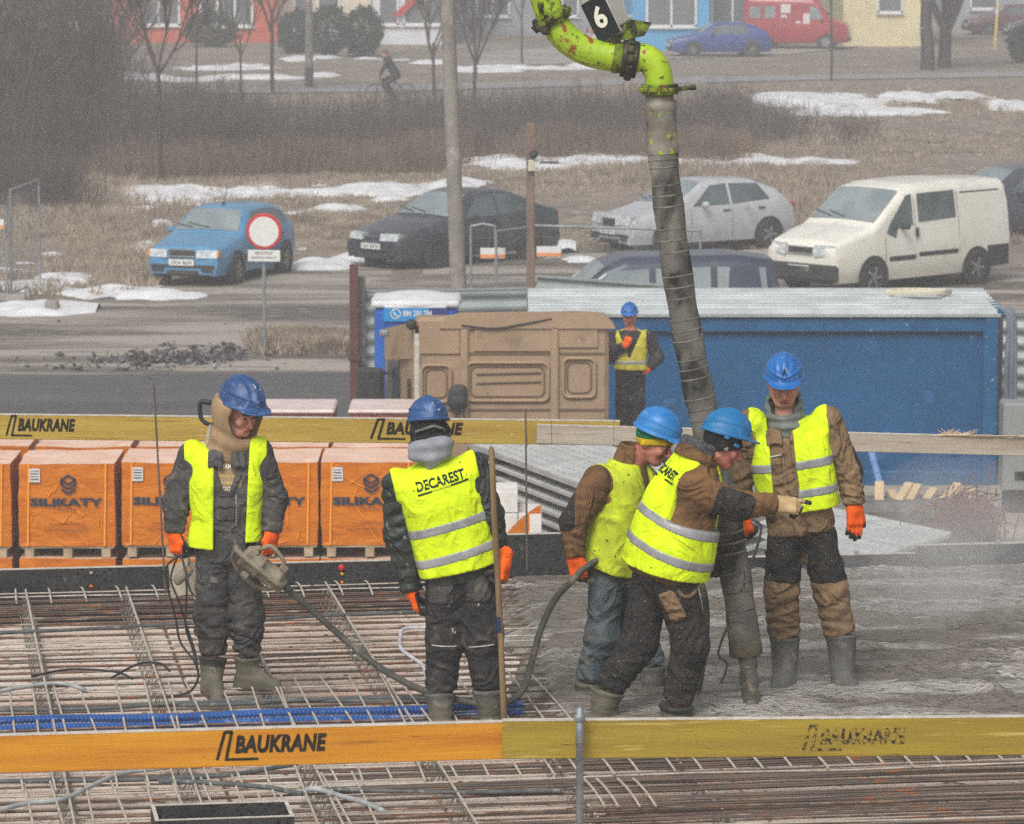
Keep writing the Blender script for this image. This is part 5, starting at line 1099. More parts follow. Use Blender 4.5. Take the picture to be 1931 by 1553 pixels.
    def hand(s, q, d, back, thumb, curl=(.5, .5, .5, .5), mats=None, cuff=ORG, sc=1.06, palm_z=-.006, tc=(.06, .07, -.03), tips=.16, roll=0, name='glove', w0=None, palm_black=True):
        w0 = s.J['wr'+q] if w0 is None else w0; y = nrm(d); z = V(*back); z = nrm(z-y*np.dot(z, y)); x = np.cross(y, z)*thumb
        A = np.array([x, y, z])
        lens = (.066, .078, .083, .076); bx = (-.033, -.011, .011, .033)
        segs = []; tipc = []
        for i in range(4):
            p = V(bx[i], .098-.006*abs(i-2), 0); a = 0.; L = lens[i]
            for fr, ca in ((.46, .55), (.30, .8), (.24, .65)):
                a += curl[i]*ca; pn = p+V(bx[i]*.10*fr, math.cos(a), -math.sin(a))*L*fr*1.05
                segs.append((p, pn, .0125-.0012*(fr < .4), .0118-.0014*(fr < .4), i)); p = pn
            tipc.append(p)
        t0 = V(.022, .028, -.008); t1 = V(.046, .058, -.014); t2 = V(*tc)*V(1, 1, 1); t3 = t2+(t2-t1)*.6
        th = [(t0, t1, .019, .016), (t1, t2, .0155, .014), (t2, t3, .0138, .0115)]
        def f(P):
            qq = (P-w0) @ A.T/sc
            d_ = rbox(qq, (0, .055, 0), (.046, .052, .019), .017)
            d_ = smin(d_, rcone(qq, (0, -.035, 0), (0, .02, 0), .036, .034), .025)
            fg = None
            for a, b, r1, r2, i in segs:
                v = rcone(qq, a, b, r1, r2); d_ = smin(d_, v, .006)
            for a, b, r1, r2 in th: d_ = smin(d_, rcone(qq, a, b, r1, r2), .008)
            return (d_+.0012*np.sin(qq[:, 1]*380)*(qq[:, 1] < .005)+.0012*nz(qq, 90, 2))*sc
        def mi(c):
            qq = (c-w0) @ A.T/sc; n = np.zeros(len(c), int)
            if palm_black: n[(qq[:, 2] < palm_z-.25*np.clip(qq[:, 1]-.09, 0, 1)*0) & (qq[:, 1] > .012)] = 1
            for i in range(4):
                n[np.linalg.norm(qq-tipc[i], axis=1) < tips-.14] = 1
            n[np.linalg.norm(qq-t3, axis=1) < .026] = 1
            return n
        pts = np.array([w0+A.T @ p*sc for p in ((-.06, -.05, -.09), (.1, .2, .05), (.1, -.05, .05), (-.06, .2, -.09), (-.06, .2, .05), (.1, .2, -.09))])
        return solid(name, f, pts.min(0)-.05, pts.max(0)+.05, .0042*s.g, mats or [ORG, BLKG], s.root, mi=mi)
    def text(s, vf, x0, size, t0, mat, back=True, parent=None, tilt=0., name='lettering'):
        # print laid on the vest: vf in 0..1 wide, size in metres, tilted in the plane of the back
        v, f = vf; lat = -s.X if not back else s.X; d = s.Fw if back else -s.Fw
        o = s.B+s.up*s.L*t0-d*.5; ct, st = math.cos(tilt), math.sin(tilt); out = []
        for px, py in v:
            u = (px*ct-py*st)*size+x0; w_ = (px*st+py*ct)*size
            out.append(proj(s.vf, o+lat*u+s.up*w_, d, .0035, .8))
        return MB().add(out, f).build(name, mat, parent or s.root)
# ---- worker 1: charcoal jacket, open vest, beige hood, holding the vibrator motor
w1 = Worker('worker in charcoal overalls and open yellow vest with beige hood, holding a vibrator motor', 23.25,
    dict(pel=(428, 1040), nek=(430, 838), hed=(452, 777, -.02), shL=(362, 858), elL=(333, 945), wrL=(329, 1004, -.03), shR=(488, 852), elR=(517, 940), wrR=(513, 1003, -.05),
         hpL=(402, 1058), knL=(398, 1160, -.03), anL=(398, 1285, -.08), hpR=(455, 1055), knR=(466, 1158), anR=(466, 1272, 0), cfL=(402, 1225, -.05), cfR=(466, 1226), btL=(402, 1238, -.06), btR=(466, 1236, 0)),
    (.62, -.72, -.34), (.06, -1, 0), None)
w1.body()
# hoodie body, jacket, bib, vest
w1.jacket(HOODY, 'hoodie', off=-.012, ru=.06, re=.05, rw=.04, hem=.1, wr=.5)
op = lambda t: (-.075+0*t, .060+0*t)
w1.jacket(CHAR, 'jacket', open_=op, off=.004, ru=.080, re=.074, rw=.056, hem=.12, wr=1.2)
def hoodf(P):
    q = w1.hl(P); d = ell(q, (0, -.012, .01), (.150, .150, .155)); fl = rcone(P, w1.hc-w1.H[2]*.09, w1.T-w1.up*.02, .125, .12)
    d = smin(d, fl, .05); inn = ell(q, (0, .05, -.005), (.108, .15, .125)); d = smax(d, -inn, .02)
    d = smax(d, -rcone(q, (0, .05, 0), (0, .3, -.05), .112, .12), .02); d = smax(d, q[:, 2]-.075, .02)
    return d+.005*nz(P, 22, 6)+.007*np.sin(q[:, 2]*55+4*nz(P, 7, 12))*np.clip(-.06-q[:, 2], 0, .06)*16+.006*np.sin(q[:, 1]*60+3*nz(P, 8, 2))*np.clip(.02-q[:, 2], 0, .1)*10*.6
solid('hood', hoodf, w1.hc-.3, w1.hc+.26, .007, HOODY, w1.root)
w1.helmet(HB_D, tilt=-.12, dz=.018, size=1.16)
lo, hi = w1.arm_box()
bibf = w1.jacketf(off=.0, hem=-.1, wr=1.)
w1.patch('bib', bibf, .0, lambda P: (lambda t, x, y: np.maximum.reduce([np.abs(x+.005)-.10, t-.60-.5*np.abs(x), -y+.02]))(*w1.tc(P)), lo, hi, CHAR)
w1.patch('bib_pocket', bibf, .012, lambda P: (lambda t, x, y: np.maximum.reduce([np.abs(x-.010)-.052, np.abs(t-.40)-.075, -y+.02]))(*w1.tc(P)), lo, hi, CHAR)
w1.patch('pocket_flap', bibf, .020, lambda P: (lambda t, x, y: np.maximum.reduce([np.abs(x-.010)-.056, np.abs(t-.465-.2*np.abs(x-.01))-.022, -y+.02]))(*w1.tc(P)), lo, hi, CHAR)
w1.patch('zip', bibf, .006, lambda P: (lambda t, x, y: np.maximum.reduce([np.abs(x+.048)-.0035, np.abs(t-.32)-.26, -y+.02]))(*w1.tc(P)), lo, hi, GREYT)
for sgn, x0 in ((1, .075), (-1, -.065)):
    def col(P, sgn=sgn, x0=x0):
        t, x, y = w1.tc(P); return smax(w1.torso(P, .02, .75, 1.05)-.012, np.maximum.reduce([np.abs(x-x0*.9)-.042, np.abs(t-.90+.4*np.abs(x-x0))-.075, -y]), .006)
    solid('collar', col, lo, hi, .007, CHAR, w1.root)
for strap in (1, -1):
    w1.patch('strap', w1.jacketf(off=-.004, wr=.5), .008, lambda P, strap=strap: (lambda t, x, y: np.maximum.reduce([np.abs(x-strap*(.03+.17*(t-.58)*1.2)-.005)-.018, np.abs(t-.70)-.16, -y+.02]))(*w1.tc(P)), lo, hi, CHAR)
vo = w1.vest(HIVIS, open_=lambda t: (-.098-.02*t, .075+.0*t), hem=.075, off=.022, cut=.045, flare=.015, neck=.105, armr=.07, hemf=lambda x, y: np.where(x > 0, .055, .12)+.0*x)
for txt, t0, sz, hh, mt in (('CRAMER', .80, .105, .026, WHITEP), ('lifestyle', .715, .085, .02, CREAMP), ('1986', .66, .07, .016, CREAMP), ('TOOLS', .60, .09, .024, WHITEP)):
    w1.vf = w1.jacketf(off=-.012, ru=.06, re=.05, rw=.04, hem=.1, wr=.5)
    w1.text(fit(text2d(txt, .02), -.5, .5, 0, hh/sz), .0, sz, t0, mt, back=False)
w1.legs(CHAR, rh=.100, rk=.094, ra=.078, wr=1.25)
w1.patch('knee_patch', w1.legf, .008, lambda P: rbox(P, (w1.J['knL']+w1.J['hpL'])/2+V(.0, -.1, .04), (.062, .09, .11), .01), w1.leglo, w1.leghi, CHAR)
w1.patch('thigh_pocket', w1.legf, .014, lambda P: rbox(P, w1.J['hpL']+V(.01, -.1, -.13), (.07, .10, .10), .01), w1.leglo, w1.leghi, CHAR)
for q in 'LR':
    w1.patch('knee_band', w1.legf, .010, lambda P, q=q: np.maximum(np.abs((P-w1.J['kn'+q])[:, 2]+.085+(-.0 if q == 'L' else .2)*(P-w1.J['kn'+q])[:, 0])-.028, np.abs((P-w1.J['kn'+q])[:, 0])-.14), w1.leglo, w1.leghi, CHAR)
w1.boot('L', 0, (.045, -.13, 0), [BOOT, BOOTR], cut=.10); w1.boot('R', 0, (.155, -.05, 0), [BOOT, BOOTR], cut=.105)
w1.hand('L', (.1, -.15, -1), (-.75, -.65, 0), -1, (1.2, 1.2, 1.2, 1.1), tc=(.05, .09, -.045))
w1.hand('R', (-.18, -.25, -1), (.75, -.65, .1), 1, (1.1, 1.1, 1.0, .9), tc=(.06, .08, -.035))

# ---- worker 2: seen from behind, lettered vest
w2 = Worker('worker seen from behind in lettered vest and quilted jacket, leaning on a shovel', 22.35,
    dict(pel=(868, 1092), nek=(818, 868), hed=(808, 812, .02), shL=(748, 915), elL=(752, 1010, .03), wrL=(776, 1112, .02), shR=(893, 880), elR=(922, 970, .0), wrR=(942, 1068, .03),
         hpL=(838, 1100), knL=(838, 1205, .0), anL=(832, 1358, -.02), hpR=(900, 1096), knR=(908, 1205), anR=(925, 1352), cfL=(832, 1292), cfR=(920, 1285), btL=(830, 1306), btR=(922, 1298)),
    (-.25, 1, -.25), (-.08, 1, 0), None, prof=[(-.12, .165, .12, 0), (0, .175, .135, 0), (.3, .185, .14, .005), (.65, .205, .15, .0), (.85, .20, .13, -.0), (.97, .12, .09, .01), (1.05, .075, .075, .01)])
w2.body()
w2.jacket(PUFF, 'jacket', ru=.082, re=.078, rw=.056, hem=-.02, ribs=.0042, wr=1.1)
ov = w2.vest(HIVIS, stripes=((.475, .026), (.225, .026)), hem=.085, off=.024, cut=.02, flare=.025, neck=.07, shr=.095, slope=.06, ntop=.06, armr=.075)
DEC = join2(fit(text2d('DECAREST', .03, .08), 0, 1, .075, .27), stroke2((-.01, .01), (.28, .02), .034, 8), stroke2((.68, .03), (1.04, .04), .034, 10), fit(text2d('www.decarest.pl', .01, .2), .28, .68, .005, .045))
w2.text(DEC, -.125, .27, .775, PRINT, back=True, parent=ov, tilt=.06)
def hood2(P):
    c = w2.T+w2.up*.052-w2.Fw*.06; A = np.array([w2.X, w2.Fw, w2.up]); d = ell(P, c+w2.up*.022, (.128, .085, .078), A)
    d = smin(d, rcone(P, c-w2.up*.0, c-w2.up*.05-w2.X*.02-w2.Fw*.03, .07, .036), .06)
    return d+.005*nz(P, 25, 3)+.006*np.sin(((P-c) @ w2.up)*75+5*nz(P, 6, 2))+.005*np.exp(-(((P-c) @ w2.X+.02)/.006)**2)
solid('hood', hood2, w2.T-.3, w2.T+.3, .007, GREYC, w2.root)
def col2(P):
    c = w2.T+w2.up*.112-w2.Fw*.015; A = np.array([w2.X, w2.Fw, w2.up]); return smin(ell(P, c, (.118, .105, .034), A), ell(P, c+w2.up*.025, (.10, .095, .025), A), .006)+.002*nz(P, 30, 3)
solid('collar', col2, w2.T-.3, w2.T+.3, .007, BLACKK, w2.root)
def cap2(P): return smax(w2.headd(P)-.014, -(w2.hl(P)[:, 1]-.03)*-1, .01)
solid('balaclava', cap2, w2.hc-.2, w2.hc+.2, .006, BLACKK, w2.root)
w2.helmet(HB_D, tilt=-.05, ridge=0, dz=.012, size=1.02)
def band2(P): q = w2.hl(P); return smax(np.abs(ell(q, (0, -.012, .035), (.098, .118, .11)))-.003, np.maximum(np.abs(q[:, 2]-.012+.25*np.abs(q[:, 0]))-.009, q[:, 1]-.0), .002)
solid('headband', band2, w2.hc-.2, w2.hc+.2, .005, GAIT, w2.root)
w2.legs(CHAR_D, rh=.102, rk=.098, ra=.088, wr=1.0)
for q in 'LR':
    w2.patch('back_pocket', w2.legf, .009, lambda P, q=q: rbox(P, w2.J['hp'+q]+V(-.015 if q == 'L' else .01, -.12, -.02), (.068, .10, .075), .01), w2.leglo, w2.leghi, CHAR)
    w2.patch('piping', w2.legf, .004, lambda P, q=q: np.maximum(np.abs((P-w2.J['kn'+q]) @ nrm(V(-.12 if q == 'R' else .05, 0, 1))+.02)-.004, np.maximum((P-w2.J['kn'+q])[:, 1], np.abs((P-w2.J['kn'+q])[:, 0])-.07)), w2.leglo, w2.leghi, GREYT, h=.005)
w2.patch('cargo_pocket', w2.legf, .018, lambda P: rbox(P, (w2.J['hpR']+w2.J['knR'])/2+V(.10, 0, -.03), (.05, .075, .12), .01), w2.leglo, w2.leghi, CHAR_D)
w2.boot('L', 0, (-.03, .15, 0), [BOOT, BOOTG], cut=.08, rs=.082); w2.boot('R', 0, (.05, .15, 0), [BOOT, BOOTG], cut=.08, rs=.092)
w2.hand('L', (.25, .1, -1), (-.9, -.1, -.25), 1, (.9, .9, .8, .8), tc=(.05, .085, -.04))
w2.hand('R', (-.12, -.2, -1), (.92, -.38, 0), 1, (1.7, 1.7, 1.65, 1.6), tc=(.045, .07, -.055), w0=at(952, 1056, 22.26), palm_z=-.012)

# ---- worker 3: side view, yellow and green cap
w3 = Worker('worker in jeans with yellow and green cap under his helmet, holding a vibrator hose', 23.05,
    dict(pel=(1152, 1078, .02), nek=(1190, 868, .0), hed=(1233, 832, .0), shL=(1128, 905, -.13), elL=(1082, 985, -.2), wrL=(1084, 1048, -.22), shR=(1212, 905, .17), elR=(1235, 985, .22), wrR=(1262, 1060, .12),
         hpL=(1143, 1095, -.08), knL=(1136, 1195, -.06), anL=(1106, 1318, -.02), hpR=(1170, 1095, .1), knR=(1205, 1190, .12), anR=(1232, 1310, .08), cfL=(1112, 1272, -.04), cfR=(1228, 1245, .1), btL=(1108, 1284, -.03), btR=(1230, 1256, .09)),
    (.86, -.34, -.42), (.86, -.5, 0), None, skin=SKIN2)
w3.body()
opn = lambda t: (-.02+0*t, .07+.05*np.clip(t-.6, 0, 1))
w3.jacket(TAN_D, 'jacket', ru=.086, re=.074, rw=.058, hem=-.08, wr=1.2)
lo, hi = w3.arm_box()
w3.patch('shirt_tail', w3.jf, .012, lambda P: (lambda t, x, y: np.abs(t+.085)-.055)(*w3.tc(P)), lo, hi, PLAID)
for k, x0 in enumerate((-.12, -.03, -.0, .07, .14)):
    w3.patch('plaid_stripe', w3.jf, .0145, lambda P, x0=x0: (lambda t, x, y: np.maximum(np.abs(t+.085)-.05, np.abs(x+y*.6-x0)-(.018 if k in (0, 4) else .007)))(*w3.tc(P)), lo, hi, PLAIDB, h=.006)
w3.patch('elbow_patch', w3.jf, .004, lambda P: rbox(P, (w3.J['elL']*.85+w3.J['shL']*.15)+V(-.07, 0, .03), (.055, .14, .10), .03), lo, hi, BLACKC)
w3.vest(HIVIS_D, hem=.11, off=.032, cut=.0, shr=.095, armr=.094, flare=.03, neck=.09, open_=lambda t: (-.055+0*t, .05+0*t), hemf=lambda x, y: .08-.35*y)
def col3(P):
    A = np.array([w3.X, w3.Fw, w3.up]); c = w3.T+w3.up*.035; d = np.abs(rcone(P, w3.T-w3.up*.05, w3.T+w3.up*.08+w3.Fw*.01, .10, .082))-.008
    t, x, y = w3.tc(P); return smax(smax(d, np.abs((P-c) @ w3.up)-.06, .006), y-.055, .006)
solid('collar', col3, w3.T-.25, w3.T+.25, .007, TAN_D, w3.root)
def cap3(P, z0=-.03, z1=.06): q = w3.hl(P); zz = q[:, 2]-.42*(q[:, 1]); return smax(smax(w3.headd(P)-.010, -(zz-z0), .006), zz-z1, .004)
solid('cap_band', lambda P: cap3(P, -.014, .026), w3.hc-.2, w3.hc+.2, .005, YELK, w3.root)
solid('cap_crown', lambda P: cap3(P, .026, .1), w3.hc-.2, w3.hc+.2, .005, GRNK, w3.root)
w3.helmet(HB_L, tilt=-.10, ridge=0, dz=.018, size=1.03)
w3.legs(JEAN, rh=.096, rk=.09, ra=.078, wr=1.1)
w3.boot('L', 0, (.12, -.08, 0), [BOOT, BOOT]); w3.boot('R', 0, (.13, -.05, 0), [BOOTG, BOOTG])
w3.hand('L', (.22, -.1, -1), (-.3, -1, 0), -1, (1.0, 1.0, 1.1, 1.1), tc=(.05, .085, -.04))
w3.hand('R', (.6, 0, -.7), (.3, .8, .2), 1, (1.1, 1.1, 1.1, 1.1))

# ---- worker 4: leaning forward and pointing
w4 = Worker('worker leaning forward and pointing, black knit cap under helmet, lettered striped vest', 22.35,
    dict(pel=(1250, 1085), nek=(1316, 856), hed=(1362, 838), shL=(1296, 902, .19), elL=(1300, 985, .3), wrL=(1330, 1040, .35), shR=(1300, 918, -.13), elR=(1388, 952, -.18), wrR=(1462, 950, -.14),
         hpL=(1228, 1100, .06), knL=(1205, 1212, .06), anL=(1133, 1352, .02), hpR=(1274, 1102, -.07), knR=(1303, 1215, -.06), anR=(1272, 1385, -.02), cfL=(1152, 1290, .03), cfR=(1280, 1312, -.03), btL=(1146, 1302, .03), btR=(1276, 1328, -.03)),
    (.88, .18, -.40), (.80, .60, 0), None, skin=SKIN2, prof=[(-.12, .18, .15, 0), (0, .20, .17, 0), (.25, .205, .185, .0), (.62, .195, .155, .0), (.84, .165, .115, .01), (.97, .11, .09, .0), (1.05, .085, .085, 0)])
w4.body()
w4.jacket(TAN_D, 'jacket', ru=.092, re=.082, rw=.058, hem=-.03, wr=1.25)
lo, hi = w4.arm_box()
w4.patch('elbow_patch', w4.jf, .004, lambda P: rbox(P, w4.J['elR']+V(-.02, 0, -.015), (.105, .2, .10), .04, np.array([[.94, 0, -.3], [0, 1, 0], [.3, 0, .94]])), lo, hi, BLACKC)
ov = w4.vest(HIVIS, stripes=((.46, .026), (.22, .026)), hem=.06, off=.026, cut=.005, flare=.02, neck=.10, shr=.095, slope=-.12, armr=.100, arm=.30, hemf=lambda x, y: .045+.1*y)
w4.text(join2(fit(text2d('DECAREST', .03, .08), 0, 1, .09, .28), stroke2((-.01, .01), (.28, .02), .034, 8), stroke2((.62, .03), (1.04, .04), .034, 10)), -.185, .255, .755, PRINT, back=True, parent=ov, tilt=-.05)
def col4(P):
    d = np.abs(rcone(P, w4.T-w4.up*.06-w4.Fw*.01, w4.T+w4.up*.075, .100, .090))-.018
    c = w4.T+w4.up*.02; return smax(d, np.abs((P-c) @ w4.up+.2*((P-c) @ w4.Fw))-.055, .02)+.003*nz(P, 60, 2)
solid('fleece_collar', col4, w4.T-.25, w4.T+.25, .007, FLEECE, w4.root)
def col4b(P):
    d = np.abs(rcone(P, w4.T-w4.up*.08-w4.Fw*.01, w4.T+w4.up*.03, .120, .104))-.011
    c = w4.T-w4.up*.015; return smax(d, np.abs((P-c) @ w4.up+.25*((P-c) @ w4.Fw))-.035, .012)+.003*nz(P, 30, 2)
solid('hood_collar', col4b, w4.T-.28, w4.T+.28, .007, TAN_D, w4.root)
def cap4(P): q = w4.hl(P); return smax(w4.headd(P)-.010, -(q[:, 2]-.42*q[:, 1]+.026), .006)
oc = solid('knit_cap', cap4, w4.hc-.2, w4.hc+.2, .005, BLACKK, w4.root)
lg = join2(*[poly2((i*.02, 0), (i*.02+.014, 0), (i*.02+.014-.008, .012+.010*i), (i*.02-.008, .012+.010*i)) for i in range(3)], poly2((0, -.012), (.055, -.012), (.055, -.005), (0, -.005)))
gx = lambda a, b: proj(cap4, w4.hc+w4.H.T @ V(.25, -.01+a*.42, -.016+b*.42+.3*a*.42), w4.H.T @ V(-1, 0, 0), .002, .4)
print_on('cap_logo', lg, gx, WHITEP, oc)
w4.helmet(HB_C, tilt=-.16, ridge=0, dz=.02, size=1.04)
for sz in (.03, .085):
    c = lambda P, sz=sz: rbox(w4.hl(P), (.112, -.06+sz*1.2, .062+.35*(.085-sz)-.035), (.006, .016, .009), .003)
    solid('helmet_clip', c, w4.hc-.2, w4.hc+.2, .0045, HB_C, w4.root)
w4.legs(BLACKC, rh=.112, rk=.098, ra=.084, wr=1.3, pel=.185, pd=.15)
w4.patch('leg_pocket', w4.legf, .012, lambda P: np.maximum(rbox(P, w4.J['hpR']+V(-.02, -.12, -.10), (.045, .12, .085), .01, np.array([[.88, 0, .45], [0, 1, 0], [-.45, 0, .88]])), (P-w4.J['hpR'])[:, 0]*.6+(P-w4.J['hpR'])[:, 2]+.03), w4.leglo, w4.leghi, TAN)
w4.patch('pocket_trim', w4.legf, .012, lambda P: np.abs(np.linalg.norm((P-w4.J['hpR']-V(.06, 0, -.0))[:, [0, 2]], axis=1)-.048)*1.0-.010+np.maximum((P-w4.J['hpR'])[:, 2]+.005, 0)*5+np.maximum((P-w4.J['hpR'])[:, 1]+.02, 0)*5, w4.leglo, w4.leghi, TAN)
w4.boot('L', 0, (.14, .03, 0), [BOOT, BOOT], rs=.088); w4.boot('R', 0, (.15, -.03, 0), [BOOT, BOOTR], cut=.13, rs=.092)
w4.hand('R', (1, .05, -.10), (.1, -.75, .70), -1, (1.5, 1.4, 1.2, .12), mats=[TANG, BLKG], tc=(.035, .085, -.045), tips=.172, palm_z=-.013, sc=1.1)
w4.hand('L', (.5, .3, -.8), (0, .9, .3), 1, (1., 1., 1., 1.))

# ---- worker 5: young man facing the camera
w5 = Worker('worker facing us in tan jacket, grey neck warmer and black and tan trousers', 23.25,
    dict(pel=(1512, 1000), nek=(1483, 790), hed=(1478, 722, -.03), shL=(1417, 798), elL=(1392, 905, .05), wrL=(1398, 968, .02), shR=(1560, 792), elR=(1598, 888, .03), wrR=(1612, 953, -.03),
         hpL=(1482, 1015), knL=(1474, 1115, -.03), anL=(1480, 1272), hpR=(1542, 1012), knR=(1566, 1112, -.02), anR=(1590, 1284, -.05), cfL=(1478, 1188), cfR=(1582, 1185, -.02), btL=(1480, 1199), btR=(1586, 1196, -.02)),
    (-.04, -.93, -.30), (-.12, -1, 0), None, prof=[(-.12, .185, .13, 0), (0, .19, .14, 0), (.3, .185, .14, .005), (.65, .205, .145, .0), (.85, .195, .12, -.01), (.96, .115, .09, -.01), (1.05, .075, .075, 0)])
w5.body()
w5.jacket(TAN, 'jacket', ru=.084, re=.076, rw=.06, hem=-.02, wr=1.2)
lo, hi = w5.arm_box()
w5.vest(HIVIS, stripes=((.615, .026), (.365, .025)), hem=.205, off=.026, cut=.01, flare=.03, neck=.10, shr=.09, drape=.007,
        open_=lambda t: (-.03+.10*np.clip(.42-t, 0, 1), .105+.03*np.clip(.75-t, 0, 1)+.0*t), hemf=lambda x, y: .2+0*x)
def gait(P):
    a = w5.T+w5.up*-.03+w5.Fw*.02; b = w5.hc-w5.H[2]*.115+w5.H[1]*.012
    d = np.abs(rcone(P, a, b, .090, .092))-.012; ax = nrm(b-a)
    d = smax(d, (P-b) @ ax+.75*((P-b) @ w5.H[1])-.015, .012)
    d = smin(d, smax(rcone(P, a-ax*.06+w5.Fw*.03, a, .05, .08), (P-a) @ ax-.02, .01), .02)
    return d+.006*np.sin(((P-a) @ ax)*120+4*nz(P, 9, 4))*.8
solid('neck_warmer', gait, w5.T-.25, w5.T+.25, .006, GAIT, w5.root)
w5.helmet(HB_M, tilt=-.04, dz=.0, size=1.)
ag = fit(text2d('A', .03), -.012, .012, 0, .03)
def hp5(a, b): return proj(lambda P: ell(w5.hl(P)-V(0, 0, .05), (0, -.004, 0), (.106, .130, .122))-.006, w5.hc+w5.H.T @ V(a, .35, .105+b), w5.H.T @ V(0, -1, -.0), .002, .5)
print_on('helmet_mark', ag, hp5, PRINT, w5.root)
for q, x0 in (('L', .075), ('R', -.035)):
    def col(P, x0=x0):
        t, x, y = w5.tc(P); return smax(w5.torso(P, .02 if x0 > 0 else .010, .7, 1.05)-.008, np.maximum.reduce([np.abs(x-x0)-(.045 if x0 > 0 else .022), np.abs(t-.90+.6*np.abs(x-x0))-.07, -y]), .006)
    solid('collar', col, lo, hi, .007, TAN, w5.root)
tcf = lambda f: (lambda P: f(*w5.tc(P)))
w5.patch('placket', w5.jf, .010, tcf(lambda t, x, y: np.maximum.reduce([np.abs(x-.01)-.022, np.abs(t-.42)-.44, -y+.02])), lo, hi, TAN)
w5.patch('chest_pocket', w5.jf, .014, tcf(lambda t, x, y: np.maximum.reduce([np.abs(x-.105)-.055, np.abs(t-.58)-.115, -y+.02])), lo, hi, TAN)
w5.patch('pocket_flap', w5.jf, .020, tcf(lambda t, x, y: np.maximum.reduce([np.abs(x-.105)-.058, np.abs(t-.67)-.035, -y+.02])), lo, hi, TAN)
w5.patch('piping', w5.jf, .018, tcf(lambda t, x, y: np.maximum.reduce([np.abs(x-.105)-.06, np.abs(t-.715+.15*(x-.1))-.006, -y+.02])), lo, hi, GREYT, h=.005)
w5.patch('pocket_zip', w5.jf, .008, tcf(lambda t, x, y: np.maximum.reduce([np.abs(x-.13-.45*(t-.38))-.005, np.abs(t-.36)-.09, -y+.02])), lo, hi, GREYT, h=.005)
w5.patch('elbow_patch', w5.jf, .005, lambda P: rbox(P, w5.J['elR']+V(.07, .03, .06), (.045, .08, .10), .02), lo, hi, BLACKC)
w5.legs(TAN, rh=.098, rk=.094, ra=.092, wr=1.6)
w5.patch('thigh_panel', w5.legf, .005, lambda P: (lambda q: np.maximum(-(q[:, 2]-.045-.10*np.abs(q[:, 0]-.0)), np.minimum(np.maximum(np.abs(q[:, 0]+.012)-.017, q[:, 2]-.22), 9)*-1))(P-w5.J['knL']*V(.5, .5, .5)-w5.J['knR']*V(.5, .5, .5)), w5.leglo, w5.leghi, BLACKC)
w5.boot('L', 0, (-.05, -.12, 0), [BOOTG, BOOTG], rs=.083, ra=.068); w5.boot('R', 0, (.07, -.12, 0), [BOOTG, BOOTG], rs=.084, ra=.066)
w5.hand('R', (.02, -.1, -1), (.35, -.95, 0), -1, (.45, .4, .35, .3), tc=(.055, .09, -.02), sc=1.08)
w5.hand('L', (.25, -.2, -.9), (-.6, -.8, 0), 1, (1.3, 1.3, 1.2, 1.2))

# ---- worker 6: far worker beside the truck
D6 = 52.0; k6 = 154/345.
def j6(x, y, d=0): return (1190+x, 562+y, d)
w6 = Worker('distant worker in faded vest standing between truck cab and blue container', D6,
    dict(pel=j6(-2, 142), nek=j6(-1, 58), hed=j6(-3, 33), shL=j6(-31, 72), elL=j6(-43, 112, -.05), wrL=j6(-12, 90, -.2), shR=j6(32, 72), elR=j6(50, 112), wrR=j6(34, 132, -.05),
         hpL=j6(-14, 148), knL=j6(-16, 196), anL=j6(-17, 249), hpR=j6(13, 148), knR=j6(12, 196), anR=j6(10, 249), cfL=j6(-17, 238), cfR=j6(10, 238), btL=j6(-17, 226), btR=j6(10, 226)),
    (-.1, -1, -.12), (-.1, -1, 0), None, group='workers beyond the slab', skin=SKIN2)
w6.g = 1.7
w6.body()
w6.jacket(CHAR_D, 'jacket', ru=.088, re=.08, rw=.06, hem=-.06)
w6.vest(HIVIS_B, stripes=((.28, .025),), hem=.10, off=.026, cut=-.01, open_=lambda t: (-.02-.12*np.clip((t-.45)*2, 0, 1), .02+.12*np.clip((t-.45)*2, 0, 1)-.04*(t < .4)))
w6.legs(CHAR_D, rh=.1, rk=.09, ra=.08)
w6.helmet(HB_M, dz=.0)
w6.boot('L', 0, (-.05, -.13, 0), [BOOTR, BOOTR]); w6.boot('R', 0, (.05, -.13, 0), [BOOTR, BOOTR])
w6.hand('L', (.4, -.2, .8), (0, -1, 0), 1, (1.1, 1.1, 1, 1)); w6.hand('R', (-.8, -.2, -.3), (0, -1, .1), 1, (1, 1, 1, 1))
# ------------------------------------------------------------------ middle ground: signs, fences, container, truck, pallets
GALVT = pm('galvanised_tube', srgb(156, 162, 166), srgb(130, 136, 142), 8, rough=.5, metal=.4); WHT = pm('white_sheet_metal', srgb(222, 222, 218), rough=.5); REDP = pm('sign_red', srgb(196, 48, 48), rough=.5)
# round sign
p = on(499, 668, 0); t = thing('road_sign', 'round white road sign with red border above a small white plate', 'sign', p); c = at(498, 436, p[1]-.06)
mb = MB(); mb.tube([p, V(p[0], p[1], c[2]+.2)], .03, 10); mb.build('pole', GALVT, t); yax = nrm(V(-.12, -1, 0))
mb = MB(); mb.lathe([(.30, 0), (.30, .012), (.285, .018)], c, yax, 32); o = mb.build('rim', REDP, t); mb = MB(); mb.lathe([(.245, .010), (.245, .0215)], c, yax, 32); mb.build('face', WHT, t)
cpl = at(498, 482, p[1]-.06); mb = MB(); ax = nrm(np.cross(yax, EZ := V(0, 0, 1))); mb.box(cpl, (.54, .02, .19), (-ax, -yax, EZ), bev=.006); o = mb.build('plate', WHT, t)
for k, s_ in enumerate(('NIE DOTYCZY', 'POJAZDÓW BUDOWY')):
    w_ = .30 if k == 0 else .44; print_on('lettering', fit(text2d(s_, .01), -w_/2, w_/2, 0, .05), lambda a, b: cpl-ax*a+EZ*(b+.02-.075*k)+yax*.0125, TRIM, o)
